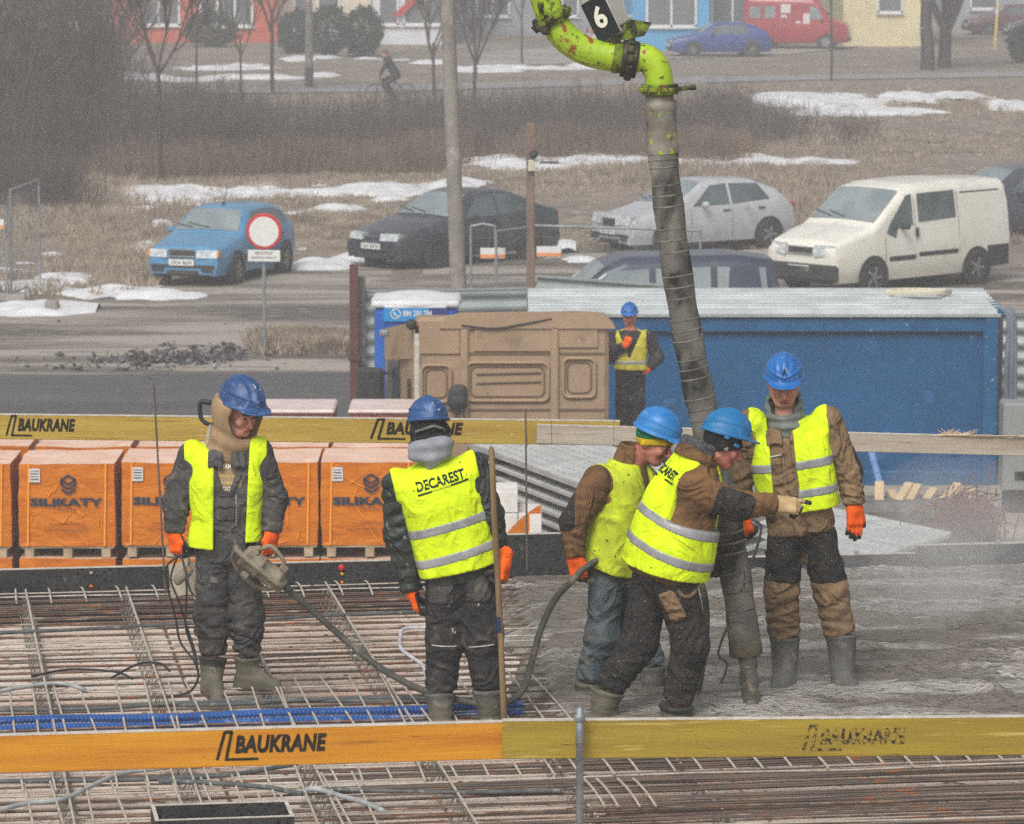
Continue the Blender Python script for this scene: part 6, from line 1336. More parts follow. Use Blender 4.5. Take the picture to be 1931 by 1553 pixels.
# temporary mesh fence panels
def mesh_panel(a, b, h, label, foot=True, sign=None, wires=True, bent=0.):
    a = V(*a); b = V(*b); t = thing('fence_panel', label, 'fence', a, 'temporary mesh fence panels'); u = V(0, 0, h); mb = MB(); m_ = (a+b)/2+u-V(0, 0, bent)
    mb.tube([a, a+u], .022, 8); mb.tube([b, b+u*(1+.0)], .022, 8); mb.tube([a+u, m_, b+u], .022, 8); mb.tube([a+V(0, 0, .12), b+V(0, 0, .12)], .02, 8); mb.build('frame', GALVT, t)
    if wires:
        mb = MB(); n = int(np.linalg.norm(b-a)/.10)
        for i in range(1, n): q = a+(b-a)*i/n; mb.tube([q+V(0, 0, .12), q+u], .0022, 3, caps=False)
        for z in np.arange(.3, h, .3): mb.tube([a+V(0, 0, z), b+V(0, 0, z)], .0025, 3, caps=False)
        mb.build('mesh', GALVT, t)
    if foot:
        for q in (a, b): mb = MB(); mb.box(q+V(0, 0, .07), (.7, .24, .14), bev=.03); mb.build('foot', CONP, t)
    if sign is not None:
        q = a+(b-a)*sign[0]+V(0, -.04, sign[1]); mb = MB(); mb.box(q, (.42, .01, .18)); o = mb.build('notice', WHT, t); mb = MB(); mb.box(q-V(0, .008, .05), (.42, .006, .06)); mb.build('stripe', pm('orange_stripe', srgb(232, 150, 90), rough=.6), o)
    return t
pA = on(22, 566, 0); pB = on(76, 540, 0); mesh_panel(pA, pB, 2.05, 'mesh fence panel turned edge-on at the left', True)
mesh_panel(on(-130, 578, 0), on(14, 568, 0), 1.75, 'mesh fence panel with notice cut off by the left edge', True, (.82, 1.45))
t = thing('concrete_block', 'small concrete block lying on the snow at the left', 'block', on(98, 588, 0)); mb = MB(); mb.box(on(98, 588, 0)+V(0, 0, .1), (.24, .3, .24), bev=.03); mb.build('block', CONP, t)
Df = 71; g0 = lambda x, d=Df: V(at(x, 600, d)[0], d, 0)
mesh_panel(g0(888), g0(934), 2.0, 'narrow mesh fence panel behind the concrete pole', False, (.9, 1.55), bent=-.04); mesh_panel(g0(936, 70.6), g0(1000, 71.4), 1.95, 'mesh fence panel left of the wooden post', False); mesh_panel(g0(1004, 71.4), g0(1320, 70.4), 1.98, 'long mesh fence panel in front of the silver hatchback', False, (.1, 1.55))
# corrugated metal fence
CORR = pm('grey_corrugated_steel', srgb(164, 172, 170), srgb(146, 154, 152), 2, rough=.5, metal=.2, spots=(3, .6, .75, srgb(178, 184, 180))); RUSTP = pm('oxide_red_post', srgb(104, 62, 58), srgb(84, 52, 50), 5, rough=.7); GWOOD = pm('grey_wood', srgb(118, 116, 112), srgb(96, 94, 90), 5, rough=.9)
def corr(a, b, h, label, z0=.08, pitch=.21, lift=0.):
    a = V(*a); b = V(*b); t = thing('corrugated_fence', label, 'fence', a, 'corrugated steel fence panels'); d = nrm(b-a); nrm_ = nrm(np.cross(d, V(0, 0, 1))); zs = np.arange(z0, h+1e-6, pitch/8); g = []
    for q in (a, b): g.append([q+V(0, 0, z)+nrm_*(.025*np.tanh(3*math.sin(2*math.pi*z/pitch))) for z in zs])
    mb = MB(); mb.sheet(g, sm=True); mb.build('sheet', CORR, t)
    mb = MB(); mb.beam(a+V(0, 0, h)+nrm_*.0, b+V(0, 0, h), .07, .03); mb.build('top_rail', CORR, t)
    n = max(2, int(np.linalg.norm(b-a)/2.4)+1)
    for i in range(n): q = a+(b-a)*(i+.02)/(n-.96 if n > 1 else 1); mb = MB(); mb.box(q-nrm_*.07+V(0, 0, h/2), (.06, .06, h), (d, nrm_, V(0, 0, 1))); mb.build('post', GWOOD, t)
    return t
F60 = lambda x, d: V(at(x, 700, d)[0], d, 0)
corr(F60(686, 60.2), F60(1008, 60.6), 2.0, 'grey corrugated fence behind the portable toilet'); corr(F60(1012, 61.2), F60(1480, 58.6), 2.12, 'grey corrugated fence section sloping behind the blue container'); corr(F60(1480, 58.7), F60(2300, 57.0), 1.96, 'grey corrugated fence right of the blue container')
for (x, y, d, m_, wd, hh, lab, nm) in ((668, 498, 59.9, RUSTP, .12, None, 'tall oxide red post at the left end of the corrugated fence', 'red_post'), (683, 520, 60.1, GWOOD, .10, None, 'weathered grey post right beside the red one', 'grey_post')):
    b = F60(x, d); h = at(x, y, d)[2]; t = thing(nm, lab, 'post', b); mb = MB(); mb.box(b+V(0, 0, h/2), (wd, .1, h), bev=.01); mb.build('shaft', m_, t); mb = MB(); mb.box(b+V(0, -.02, h*.45), (wd+.03, .12, .08)); mb.build('clamp', m_, t)
# portable toilet
PTB = pm('toilet_blue', srgb(32, 98, 190), srgb(28, 88, 172), 3, rough=.45); PTW = pm('toilet_roof', srgb(222, 224, 224), srgb(204, 206, 208), 3, rough=.5); PTC = pm('toilet_banner', srgb(26, 140, 206), rough=.5); PTN = pm('banner_navy', srgb(44, 56, 120), rough=.5)
pt = F60(786, 57.4); t = thing('portable_toilet', 'blue portable toilet with white domed roof behind the truck cab', 'toilet', pt); W_ = 1.12; H_ = 2.02
mb = MB(); mb.box(pt+V(0, 0, .09), (W_+.06, W_+.06, .16), bev=.02); mb.build('base', PTB, t)
mb = MB(); mb.box(pt+V(0, 0, H_/2+.12), (W_, W_, H_-.06), bev=.05); mb.build('cabin', PTB, t)
mb = MB(); mb.box(pt+V(.02, -W_/2-.012, 1.0), (.66, .03, 1.62), bev=.01); o = mb.build('door', PTB, t); mb = MB(); mb.box(pt+V(.28, -W_/2-.04, 1.0), (.06, .03, .16), bev=.01); mb.build('handle', TRIM, o)
for sx in (-1, 1): mb = MB(); mb.box(pt+V(sx*.46, -W_/2-.015, 1.1), (.10, .03, 1.9), bev=.012); mb.build('corner_rib', PTB, t)
mb = MB(); mb.box(pt+V(.0, -W_/2-.03, 2.035), (.86, .03, .2)); o = mb.build('banner', PTC, t)
mb = MB(); mb.prism([(.12, -.1), (.43, -.1), (.43, .1), (.2, .1)], pt+V(0, -W_/2-.048, 2.035), (1, 0, 0), (0, 0, 1), (0, 1, 0), .01); mb.build('banner_corner', PTN, o)
print_on('lettering', fit(text2d('884 284 284', .012), -.17, .22, -.035, .045), lambda a, b: pt+V(a, -W_/2-.052, 2.04+b), WHT, o)
ring = [(math.cos(a)*.065-.27, math.sin(a)*.065) for a in np.linspace(0, 2*math.pi, 17)]
print_on('phone_mark', join2(*[stroke2(ring[i], ring[i+1], .012) for i in range(16)], stroke2((-.30, .03), (-.255, -.035), .02), stroke2((-.30, .03), (-.285, .04), .03), stroke2((-.255, -.035), (-.24, -.02), .03)), lambda a, b: pt+V(a, -W_/2-.052, 2.04+b), WHT, o)
def roof(P): q = P-pt-V(0, 0, 2.14); d = rbox(q, (0, 0, .02), (W_/2+.04, W_/2+.04, .05), .04); d2 = smax(ell(q, (0, 0, -.02), (W_*.56, W_*.56, .17)), -q[:, 2], .02); return smin(d, d2, .06)
solid('roof', roof, pt+V(-.8, -.8, 1.8), pt+V(.8, .8, 2.6), .028, PTW, t)
mb = MB(); mb.box(pt+V(.0, -W_/2-.02, 2.13), (.86, .06, .06), bev=.02); mb.build('roof_lip', PTW, t)
# blue container
CBL = pm('container_blue', srgb(18, 86, 134), srgb(15, 76, 120), 1.5, (.35, .7), rough=.5, bump=.2, bscale=14, spots=(3, .62, .8, srgb(62, 108, 164)), spots2=(22, .72, .75, srgb(140, 160, 180))); CBD = pm('container_frame_blue', srgb(18, 76, 120), srgb(30, 92, 136), 4, rough=.5, spots=(12, .68, .72, srgb(150, 160, 170))); CRF = pm('container_roof', srgb(196, 202, 202), srgb(170, 178, 178), 2, rough=.5, metal=.2)
DC = 54.6; xr = at(1882, 700, DC)[0]; xl = xr-6.06; zt = 2.28; t = thing('site_container', 'long blue steel site container with white corrugated roof', 'container', (xl+3.03, DC, 0))
mb = MB(); mb.box((xl+3.03, DC+1.22, 1.2), (5.9, 2.3, 2.1)); mb.build('wall', CBL, t)
for nm, c, d in (('top_rail', (xl+3.03, DC+.06, zt-.15), (6.06, .16, .2)), ('bottom_rail', (xl+3.03, DC+.06, .12), (6.06, .16, .2)), ('corner_post', (xr-.1, DC+.05, zt/2), (.2, .2, zt-.02)), ('corner_post', (xl+.1, DC+.05, zt/2), (.2, .2, zt-.02)), ('corner_post', (xr-.1, DC+2.38, zt/2), (.2, .2, zt-.02))): mb = MB(); mb.box(c, d, bev=.02); mb.build(nm, CBD, t)
mb = MB(); mb.box((xr-.34, DC+.068, 1.2), (.03, .02, 2.0)); mb.build('panel_joint', CBD, t); mb = MB(); mb.box((xl+3.03, DC+.068, zt-.265), (5.6, .02, .02)); mb.build('panel_joint', TRIM, t)
g = []; ys = np.arange(-.08, 2.6, .04)
for x in (xl-.03, xr+.06): g.append([V(x, DC+y, zt+.02+.03*np.tanh(2.5*math.sin(2*math.pi*y/.33))+.04*(y/2.5)) for y in ys])
mb = MB(); mb.sheet(g, sm=False); mb.build('roof', CRF, t); mb = MB(); mb.box((xl+3.03, DC-.02, zt-.02), (6.1, .10, .04)); mb.build('eaves', CRF, t)
mb = MB(); mb.box((xr+.03, DC+1.2, zt+.0), (.10, 2.5, .10)); mb.build('gutter', CBD, t)
mb = MB(); mb.tube(smooth([V(xr-.9+.42*math.cos(a*1.0)+.03*math.sin(5*a), DC+1.5+.22*math.sin(a)+.02*math.cos(3*a), zt+.10+.003*a) for a in np.linspace(0, 19, 60)], 2), .018, 6); mb.build('rope', pm('pale_rope', srgb(206, 198, 178), rough=.9), None, 'coil of pale rope lying on the container roof', 'rope')
t2 = thing('cable_bundle', 'grey hoses hanging down the right end of the blue container', 'hoses', (xr+.14, DC, 0))
for k in range(3): mb = MB(); mb.tube(smooth([V(xr+.02+.05*k, DC-.02+.03*k, zt+.08), V(xr+.12+.04*k, DC-.07, zt-.1), V(xr+.10+.05*k+.02*math.sin(k), DC-.06, 1.4), V(xr+.14+.04*k, DC-.05, .8), V(xr+.10+.05*k, DC-.04, .1)]), .035 if k < 2 else .025, 8); mb.build('hose', pm('grey_hose', srgb(120, 128, 140), srgb(96, 100, 108), 4, rough=.6), t2)
mb = MB(); mb.box((xr+.14, DC+1.2, 1.1), (.10, .12, 2.2)); mb.build('pillar', pm('dark_pillar', srgb(92, 94, 100), rough=.8), t2)
# grey cabinet and blue prop at the right
t = thing('grey_cabinet', 'pale grey electrical cabinet right of the container end', 'cabinet', F60(1965, 52.5)); q = F60(1965, 52.5); mb = MB(); mb.box(q+V(0, 0, .85), (1.0, .5, 1.1), bev=.02); mb.build('case', pm('cabinet_grey', srgb(140, 144, 144), rough=.6), t); mb = MB(); mb.box(q+V(0, -.02, .15), (.9, .5, .3)); mb.build('plinth', TRIM, t); mb = MB(); mb.box(q+V(-.2, -.27, 1.2), (.08, .04, .2), bev=.01); mb.build('red_switch', REDP, t); mb = MB(); mb.box(q+V(-.18, -.26, .5), (.34, .02, .1)); mb.build('vent', TRIM, t)
t = thing('blue_prop', 'slim blue steel prop leaning against the container wall', 'prop', F60(1668, 50)); a = on(1672, 985, .05); a = V(a[0], 50.5, .05); b = at(1640, 840, 52.2); mb = MB(); mb.tube([a, b], .045, 10); mb.build('tube', pm('prop_blue', srgb(120, 150, 196), srgb(96, 128, 180), 6, rough=.5), t); mb = MB(); mb.box(a, (.16, .16, .015)); mb.build('plate', GALVT, t)
# truck cab seen from behind
CAB = pm('cab_tan', srgb(166, 140, 112), srgb(150, 126, 100), 1.5, (.35, .7), rough=.6, spec=.4, bump=.15, bscale=20, spots=(3.5, .60, .78, srgb(134, 112, 90)), spots2=(16, .68, .74, srgb(190, 172, 148))); CABD = pm('cab_groove', srgb(112, 92, 74), rough=.8)
DT = 50.4; s_ = FPX/DT; X = lambda px: at(px, 700, DT)[0]; Z = lambda py: at(900, py, DT)[2]
t = thing('truck_cab', 'tan lorry cab seen from behind with ribbed rear wall and roof deflector', 'truck', ((X(780)+X(1148))/2, DT+1, 0)); xl, xr = X(782), X(1148); z0, z1 = .75, Z(598); xm = (xl+xr)/2
mb = MB(); mb.box((xm, DT+.16, (z0+z1)/2), (xr-xl, .32, z1-z0), bev=.05); mb.build('rear_wall', CAB, t); mb = MB(); mb.box((xm+.02, DT+1.1, (z0+z1-.34)/2), (xr-xl-.06, 1.7, z1-.34-z0), bev=.08); mb.build('body', CAB, t)
mb = MB(); mb.add([V(xl, DT+.02, z1-.05), V(X(720), DT+1.2, Z(640)), V(X(716), DT+1.9, Z(660)), V(xr, DT+1.9, z1-.36), V(xl, DT+.02, z1-.5), V(X(720), DT+1.2, Z(700)), V(X(716), DT+1.9, Z(700))], [(0, 1, 2, 3), (0, 4, 5, 1), (1, 5, 6, 2)]); mb.build('side_shoulder', CAB, t)
for px0, px1, y0, y1 in ((787, 868, 603, 668), (894, 1040, 603, 663), (1052, 1128, 608, 656)): mb = MB(); mb.box(((X(px0)+X(px1))/2, DT-.012, (Z(y0)+Z(y1))/2), (X(px1)-X(px0), .03, Z(y0)-Z(y1)), bev=.015); mb.build('upper_panel', CAB, t)
def rframe(x0, x1, za, zb_, r=.07, wd=.022, y=-.02):
    pts = []
    for cx, cz, a0 in ((x1-r, zb_-r, 0), (x0+r, zb_-r, 90), (x0+r, za+r, 180), (x1-r, za+r, 270)):
        for k in range(5): a = R(a0+22.5*k); pts.append(V(cx+r*math.cos(a), DT+y, cz+r*math.sin(a)))
    return pts+[pts[0]]
for px0, px1, y0, y1 in ((880, 1034, 683, 755), (1062, 1122, 675, 748), (795, 850, 688, 757)):
    mb = MB(); mb.tube(rframe(X(px0), X(px1), Z(y1), Z(y0)), .022, 6, caps=False); mb.build('pressing', CAB, t); mb = MB(); mb.tube(rframe(X(px0)+.05, X(px1)-.05, Z(y1)+.05, Z(y0)-.05, y=-.006), .010, 6, caps=False); mb.build('groove', CABD, t)
for yy in (705, 722): mb = MB(); mb.tube([V(X(898), DT-.012, Z(yy)), V(X(1020), DT-.012, Z(yy-3))], .012, 6); mb.build('rib', CABD, t)
for px in (876, 1046): mb = MB(); mb.box((X(px), DT-.025, (z0+z1)/2-.05), (.10, .05, z1-z0-.1), bev=.02); mb.build('stiffener', CAB, t)
for yy in (666, 772): mb = MB(); mb.box((xm, DT-.004, Z(yy)), (xr-xl-.1, .02, .025)); mb.build('seam', CABD, t)
mb = MB(); mb.prism([(0, 0), (.05, .12), (.25, .17), (xr-xl-.62, .19), (xr-xl-.36, .17), (xr-xl-.25, .06), (xr-xl-.22, 0)], (xl+.30, DT-.05, z1-.13), (1, 0, 0), (0, 0, 1), (0, 1, 0), .22); mb.build('roof_deflector', CAB, t)
mb = MB(); mb.tube(smooth([V(X(870), DT-.05, Z(612)), V(X(930), DT-.06, Z(618)), V(X(985), DT-.06, Z(610)), V(X(1040), DT-.05, Z(600))]), .012, 6); mb.build('cable', CABB if 'CABB' in globals() else TRIM, t)
# side wall with door, window and mirror
mb = MB(); mb.add([V(X(784), DT+.0, z0), V(X(718), DT+1.85, z0), V(X(718), DT+1.85, Z(665)), V(X(782), DT+.0, Z(660))], [(0, 1, 2, 3)]); mb.add([V(X(784)+.1, DT+.02, z0), V(X(718)+.1, DT+1.85, z0), V(X(718)+.1, DT+1.85, Z(665)), V(X(782)+.1, DT+.02, Z(660))], [(3, 2, 1, 0)]); o = mb.build('door', CAB, t)
def sidep(u, z, off=.012): a = V(X(784), DT, 0); b = V(X(718), DT+1.85, 0); n_ = nrm(np.cross(b-a, V(0, 0, 1))); q = a+(b-a)*u; return V(q[0], q[1], z)-n_*off if n_[0] > 0 else V(q[0], q[1], z)+n_*off
mb = MB(); mb.add([sidep(.52, Z(798)), sidep(.90, Z(795)), sidep(.90, Z(676)), sidep(.52, Z(678))], [(0, 1, 2, 3)]); mb.build('window', CGLASS, o)
for u in (.48, .12): mb = MB(); mb.tube([sidep(u, Z(785), .04), sidep(u, Z(718), .04)], .022, 6); mb.build('grab_handle', TRIM, o)
mb = MB(); mb.box((xl+.03, DT-.02, (Z(612)+z0)/2), (.07, .05, Z(612)-z0), bev=.015); mb.build('corner_trim', PLYE, t); mb = MB(); mb.box((xl+.03, DT-.03, Z(620)), (.05, .03, .10)); mb.build('marker_lamp', REDL, t)
mb = MB(); mb.box((X(690), DT+1.6, Z(765)), (.34, .12, .55), bev=.05); mb.build('mirror', TRIM, t); mb = MB(); mb.tube([V(X(700), DT+1.6, Z(735)), V(X(722), DT+1.7, Z(735))], .02, 6); mb.build('mirror_arm', TRIM, t)
mb = MB(); mb.lathe([(.05, -.05), (.07, 0), (.05, .06), (.01, .07)], V(X(776), DT-.02, Z(611)), (0, -1, .2), 12); mb.build('round_lamp', TRIM, t); mb = MB(); mb.box((X(722), DT+.6, Z(638)), (.12, .16, .08), bev=.02); mb.build('horn', GALVT, t)
def coil(P): q = P-V(X(862), DT-.08, Z(748)); return ell(q, (0, 0, 0), (.13, .07, .17))+.02*nz(P, 30, 3)
solid('air_line_coil', coil, V(X(862)-.3, DT-.4, Z(748)-.3), V(X(862)+.3, DT+.2, Z(748)+.3), .015, TRIM, t)
for dx in (-.03, .06): mb = MB(); mb.tube(smooth([V(X(862)+dx, DT-.1, Z(760)), V(X(866)+dx, DT-.12, Z(785)), V(X(872)+dx*2, DT-.1, Z(812))]), .014, 6); mb.build('air_line', TRIM, t)
mb = MB(); mb.box((xm, DT-.9, .95), (1.0, 3.4, .25), bev=.03); mb.build('chassis', TRIM, t)
for sx in (-1, 1):
    for yy in (DT+.9, DT-1.6): mb = MB(); mb.lathe([(.30, -.15), (.48, -.14), (.50, -.08), (.50, .10), (.46, .15), (.28, .14), (.1, .10)], V(xm+sx*.98, yy, .5), (sx, 0, 0), 22); mb.build('wheel', TYRE, t)
# dark deck the far worker stands on
q0 = at(1190, 831, 52.0); t = thing('steel_deck', 'dark steel deck with pale edge beside the truck cab', 'deck', (q0[0], 52, 0)); zd = float(w6.J['anL'][2]-.10) if 'w6' in globals() else .92
DECKX0, DECKX1 = X(1052), X(1262)
mb = MB(); mb.box(((DECKX0+DECKX1)/2+.1, 52.3, zd-.10), (DECKX1-DECKX0+.3, 1.8, .16), bev=.01); mb.build('deck', TRIM, t); mb = MB(); mb.box(((DECKX0+DECKX1)/2+.1, 51.39, zd-.055), (DECKX1-DECKX0+.3, .02, .07)); mb.build('edge', GALVT, t)
for x in (DECKX0+.1, DECKX1): mb = MB(); mb.box((x, 52.3, (zd-.18)/2), (.1, .1, zd-.18)); mb.build('leg', TRIM, t)
# ---------------------------------------------------------------- orange block pallets
FILMO = pm('orange_film', srgb(206, 118, 0), srgb(190, 100, 0), 3, (.35, .7), rough=.4, spec=.3, bump=.5, bscale=5, bdist=.05, stretch=(1, 1, 2.2), spots=(4, .62, .75, srgb(228, 138, 40))); FILMT = pm('film_top', srgb(240, 206, 186), srgb(226, 184, 156), 3, rough=.4, spots=(8, .6, .72, srgb(230, 150, 110))); PALW = pm('pallet_wood', srgb(186, 168, 140), srgb(160, 140, 114), 8, rough=.9); NAVY = pm('navy_print', srgb(28, 52, 72), rough=.5); LBL = pm('paper_label', srgb(222, 220, 222), srgb(196, 194, 196), 40, rough=.7); STRAP_HIGHLIGHT = pm('strap_and_crease_highlight', srgb(244, 156, 40), rough=.4); FPRN = pm('small_print', srgb(120, 66, 20), rough=.6)
HEX = join2(stroke2((-.5, .5), (0, .82), .14), stroke2((0, .82), (.5, .5), .14), stroke2((-.5, .5), (0, .18), .14), stroke2((0, .18), (.5, .5), .14), stroke2((-.5, .18), (0, -.14), .15), stroke2((0, -.14), (.5, .18), .15), stroke2((-.5, -.14), (0, -.46), .15), stroke2((0, -.46), (.5, -.14), .15), stroke2((-.5, .5), (-.5, .15), .12), stroke2((.5, .5), (.5, .15), .12))
SIL = join2(fit(text2d('SILIKATY', .045), -.38, .38, 0, .085), (HEX[0]*V(.15, .15)+V(.02, .20), HEX[1]), fit(text2d('GRUPA', .01, 0, 1.7), -.1, .1, -.045, -.025))
SIL2 = join2(fit(text2d('www.grupasilikaty.pl', .005), -.18, .18, -.20, -.175), fit(text2d('infolinia: +48 800 123 456', .005), -.23, .23, -.265, -.24))
def film_block(c, w_, d, h, seed):        # wrapped pack with slack, slightly bulging film
    n = 14; rs = np.random.RandomState(seed); mb = MB(); P = []
    def q(x, y, z):
        p = V(x*w_/2, y*d/2, z*h); a = np.array([p+V(seed, 0, 0)]); bul = .010*float(nz(a, 7, 3)[0])+.006*float(nz(a, 19, 5)[0])
        return c+p+V(np.sign(x)*bul*(abs(x) > .99), np.sign(y)*bul*(abs(y) > .99)-0, bul*(z > .99))
    g = lambda f: [[f(i/(n-1)*2-1, j/(n-1)) for j in range(n)] for i in range(n)]
    mb.sheet(g(lambda a, b: q(a, -1, b)), 0); mb.sheet(g(lambda a, b: q(-1, -a, b)), 0); mb.sheet(g(lambda a, b: q(1, a, b)), 0); mb.sheet(g(lambda a, b: q(-a, 1, b)), 0); mb.sheet(g(lambda a, b: q(a, b*2-1, 1.0)), 1)
    return mb
def pallet_pack(x0, D, z, label, front=True, w_=.985, d=1.0, h=.86, seed=0, detail=True):
    c = V(x0, D+d/2, z+.125); t = thing('block_pallet', label, 'pallet', V(x0, D+d/2, z), 'orange wrapped block pallets'); film_block(c, w_, d, h, seed).build('wrapped_blocks', [FILMO, FILMT], t)
    for k, dx in enumerate((-.40, 0, .40)): mb = MB(); mb.box((x0+dx*w_, D+d/2, z+.055), (.09, d*.96, .10)); mb.build('pallet_foot', PALW, t)
    mb = MB(); mb.box((x0, D+d/2, z+.113), (w_*.97, d*.97, .02)); mb.build('pallet_deck', PALW, t)
    if front:
        yf = D-.022
        print_on('lettering', SIL, lambda a, b: V(x0+a*w_, yf, c[2]+h*.49+b*w_), NAVY, t)
        if detail:
            print_on('lettering', SIL2, lambda a, b: V(x0+a*w_, yf, c[2]+h*.49+b*w_), FPRN, t)
            mb = MB(); mb.box((x0-.33*w_, yf+.004, c[2]+h*.86), (.11, .006, .14)); o = mb.build('paper_label', LBL, t)
            mb = MB()
            for k in range(4): mb.box((x0-.33*w_, yf-.0005, c[2]+h*.86+.045-.028*k), (.085, .002, .007+.004*(k % 2)))
            mb.build('label_print', TRIM, o)
            for k, sx in enumerate((-.41, .39)): mb = MB(); mb.beam((x0+sx*w_, yf+.002, c[2]+.01), (x0+(sx+.02)*w_, yf+.002, c[2]+h+.005), .018, .006, (0, 1, 0)); mb.build('strap', STRAP_HIGHLIGHT, t)
            for k in range(9):   # creases in the film, drawn pale to paint in their highlights
                a = random.uniform(-.4, .4); b = random.uniform(.05, .9); mb = MB(); mb.tube([V(x0+a*w_, yf+.012, c[2]+b*h), V(x0+(a+random.uniform(.1, .3)*(1 if k % 3 else -1))*w_*.6, yf+.010, c[2]+max(.02, b-random.uniform(.05, .3))*h)], [.002, .006], 5); mb.build('film_crease_highlight', STRAP_HIGHLIGHT, t)
    return t
DP = 43.0; sP = FPX/DP; Xp = lambda px: at(px, 950, DP)[0]
names = [(-70, 'partly cut off at the left edge'), (126, 'with a full logo, second from the left'), (321, 'left of the hooded worker'), (509, 'behind the hooded worker'), (697, 'left of the worker seen from behind'), (885, 'hidden behind the worker seen from behind')]
for k, (px, wh_) in enumerate(names[:5]):
    dy = (.0, .0, -.05, -.05, -.05)[k]
    pallet_pack(Xp(px), DP+dy, .985+(.02 if k > 1 else 0), 'front upper orange pallet pack '+wh_, seed=k)
    pallet_pack(Xp(px), DP+dy, .0, 'lower orange pallet pack under the one '+wh_, front=False, seed=10+k)
    pallet_pack(Xp(px)+.06, DP+1.10, .985+.02, 'back row orange pallet pack behind the one '+wh_, front=False, seed=20+k)
    pallet_pack(Xp(px)+.06, DP+1.10, .0, 'lower back orange pallet pack behind that '+wh_, front=False, seed=30+k)
# opened pallet with white blocks and torn film
x0 = Xp(950); t = thing('opened_pallet', 'opened orange pallet with white blocks and torn film beside the shovel', 'pallet', (x0, DP+.5, 0)); WBL = pm('silicate_block', srgb(226, 222, 216), srgb(206, 202, 196), 6, rough=.9)
for i in range(3):
    for j in range(7):
        for k in range(2):
            if j == 6 and i == 2: continue
            mb = MB(); mb.box((x0-.22+.245*i, DP+.15+.35*k, .22+.225*j), (.238, .33, .218), bev=.008); mb.build('block', WBL, t)
mb = MB(); mb.box((x0, DP+.32, .06), (.8, .8, .1)); mb.build('pallet_deck', PALW, t)
g = [[V(x0-.36+.74*a, DP-.05-.04*math.sin(5*a), .12+b*(1.0+.62*max(0, a-.45)**.6)) for b in np.linspace(0, 1, 8)] for a in np.linspace(0, 1, 14)]; mb = MB(); mb.sheet(g); mb.build('torn_film', FILMO, t)
# red brick pallets behind
BRK = pm('red_brick', srgb(150, 84, 70), srgb(126, 70, 60), 8, rough=.9); CLR = pm('clear_film_top', srgb(232, 214, 208), srgb(214, 190, 184), 4, rough=.3)
for k, (px, lab) in enumerate(((545, 'red brick pallet under pale film behind the hooded worker'), (742, 'red brick pallet under pale film in front of the truck'))):
    x0 = at(px, 800, 47.2)[0]; t = thing('brick_pallet', lab, 'pallet', (x0, 47.7, 0), 'red brick pallets'); zt2 = at(px, 772, 47.2)[2]
    for r in range(8):
        for i in range(4): mb = MB(); mb.box((x0-.375+.25*i-.0, 47.7, .14+(zt2-.2)/8*(r+.5)), (.244, .96, (zt2-.2)/8-.012)); mb.build('brick_row', BRK, t)
    mb = MB(); mb.box((x0, 47.7, zt2-.03), (1.02, 1.0, .05), bev=.02); mb.build('film_cover', CLR, t); mb = MB(); mb.box((x0, 47.7, .07), (1., 1., .12)); mb.build('pallet_deck', PALW, t)
# stacks of perforated steel decking
SCF = pm('pale_steel_decking', srgb(206, 208, 206), srgb(184, 188, 186), 3, rough=.55, metal=.2); SCD = pm('decking_spacer_grey', srgb(96, 96, 96), rough=.8); HOLE = pm('decking_hole', srgb(150, 154, 154), rough=.8)  # SCD is the plain grey of the spacers between decks
def deck_stack(a, b, wv, n, label, zt, tilt=.0):     # long decks from a to b (ground points), width vector wv
    a = V(*a); b = V(*b); t = thing('decking_stack', label, 'steel decking', (a+b)/2*V(1, 1, 0), 'stacks of steel decking'); d = nrm(b-a); wv = V(*wv); L = np.linalg.norm(b-a); W_ = np.linalg.norm(wv); wn = wv/W_; up = nrm(np.cross(d, wn)); up = up if up[2] > 0 else -up
    for k in range(n):
        z = -.13*k; off = wn*random.uniform(-.03, .03)+d*random.uniform(-.1, .1)
        for j in range(2):
            c = (a+b)/2+wn*(W_*(j+.5)/2)+V(0, 0, zt+z)+off; mb = MB(); mb.box(c, (L, W_/2-.03, .05), (d, wn, up), bev=.008)
            o = mb.build('deck', SCF, t)
            if k == 0:
                for e in (-1, 1): mb = MB(); mb.beam(c-d*L/2+wn*e*(W_/4-.03)+up*.03, c+d*L/2+wn*e*(W_/4-.03)+up*.03, .03, .03); mb.build('rail', SCF, o)
                mb = MB()
                for q in np.arange(-L/2+.15, L/2-.1, .16):
                    for e in (-1, 0, 1): mb.box(c+d*q+wn*e*W_*.12+up*.0265, (.07, .035, .003), (d, wn, up))
                tag(mb.build('perforation', HOLE, o), kind='stuff')
        if k < n-1:
            for q in (-.35, .35): mb = MB(); mb.box((a+b)/2+d*L*q+wn*W_/2+V(0, 0, zt+z-.065), (.1, W_, .07), (d, wn, up)); mb.build('spacer', SCD, t)
    for q in (-.38, .38): mb = MB(); c = (a+b)/2+d*L*q+wn*W_/2; hh = zt-.13*(n-1)-.06; mb.box(V(c[0], c[1], hh/2+(c[2])*0), (.14, W_*.9, hh), (d*V(1, 1, 0)/np.linalg.norm(d[:2]), wn, V(0, 0, 1))); mb.build('bearer', PALW, t)
A_ = at(872, 838, 47.5); B_ = at(1290, 985, 41.5); deck_stack(V(A_[0], A_[1], 0), V(B_[0], B_[1], 0), (.95, 1.5, 0), 6, 'stack of pale perforated steel decking slanting behind the shovel and the bending worker', 1.55)
A_ = at(1390, 868, 50.0); B_ = at(1800, 1000, 46.6); deck_stack(V(A_[0], A_[1], 0), V(B_[0], B_[1], 0), (-1.3, -2.1, 0), 3, 'pale perforated steel decking stacked in front of the blue container', .64)
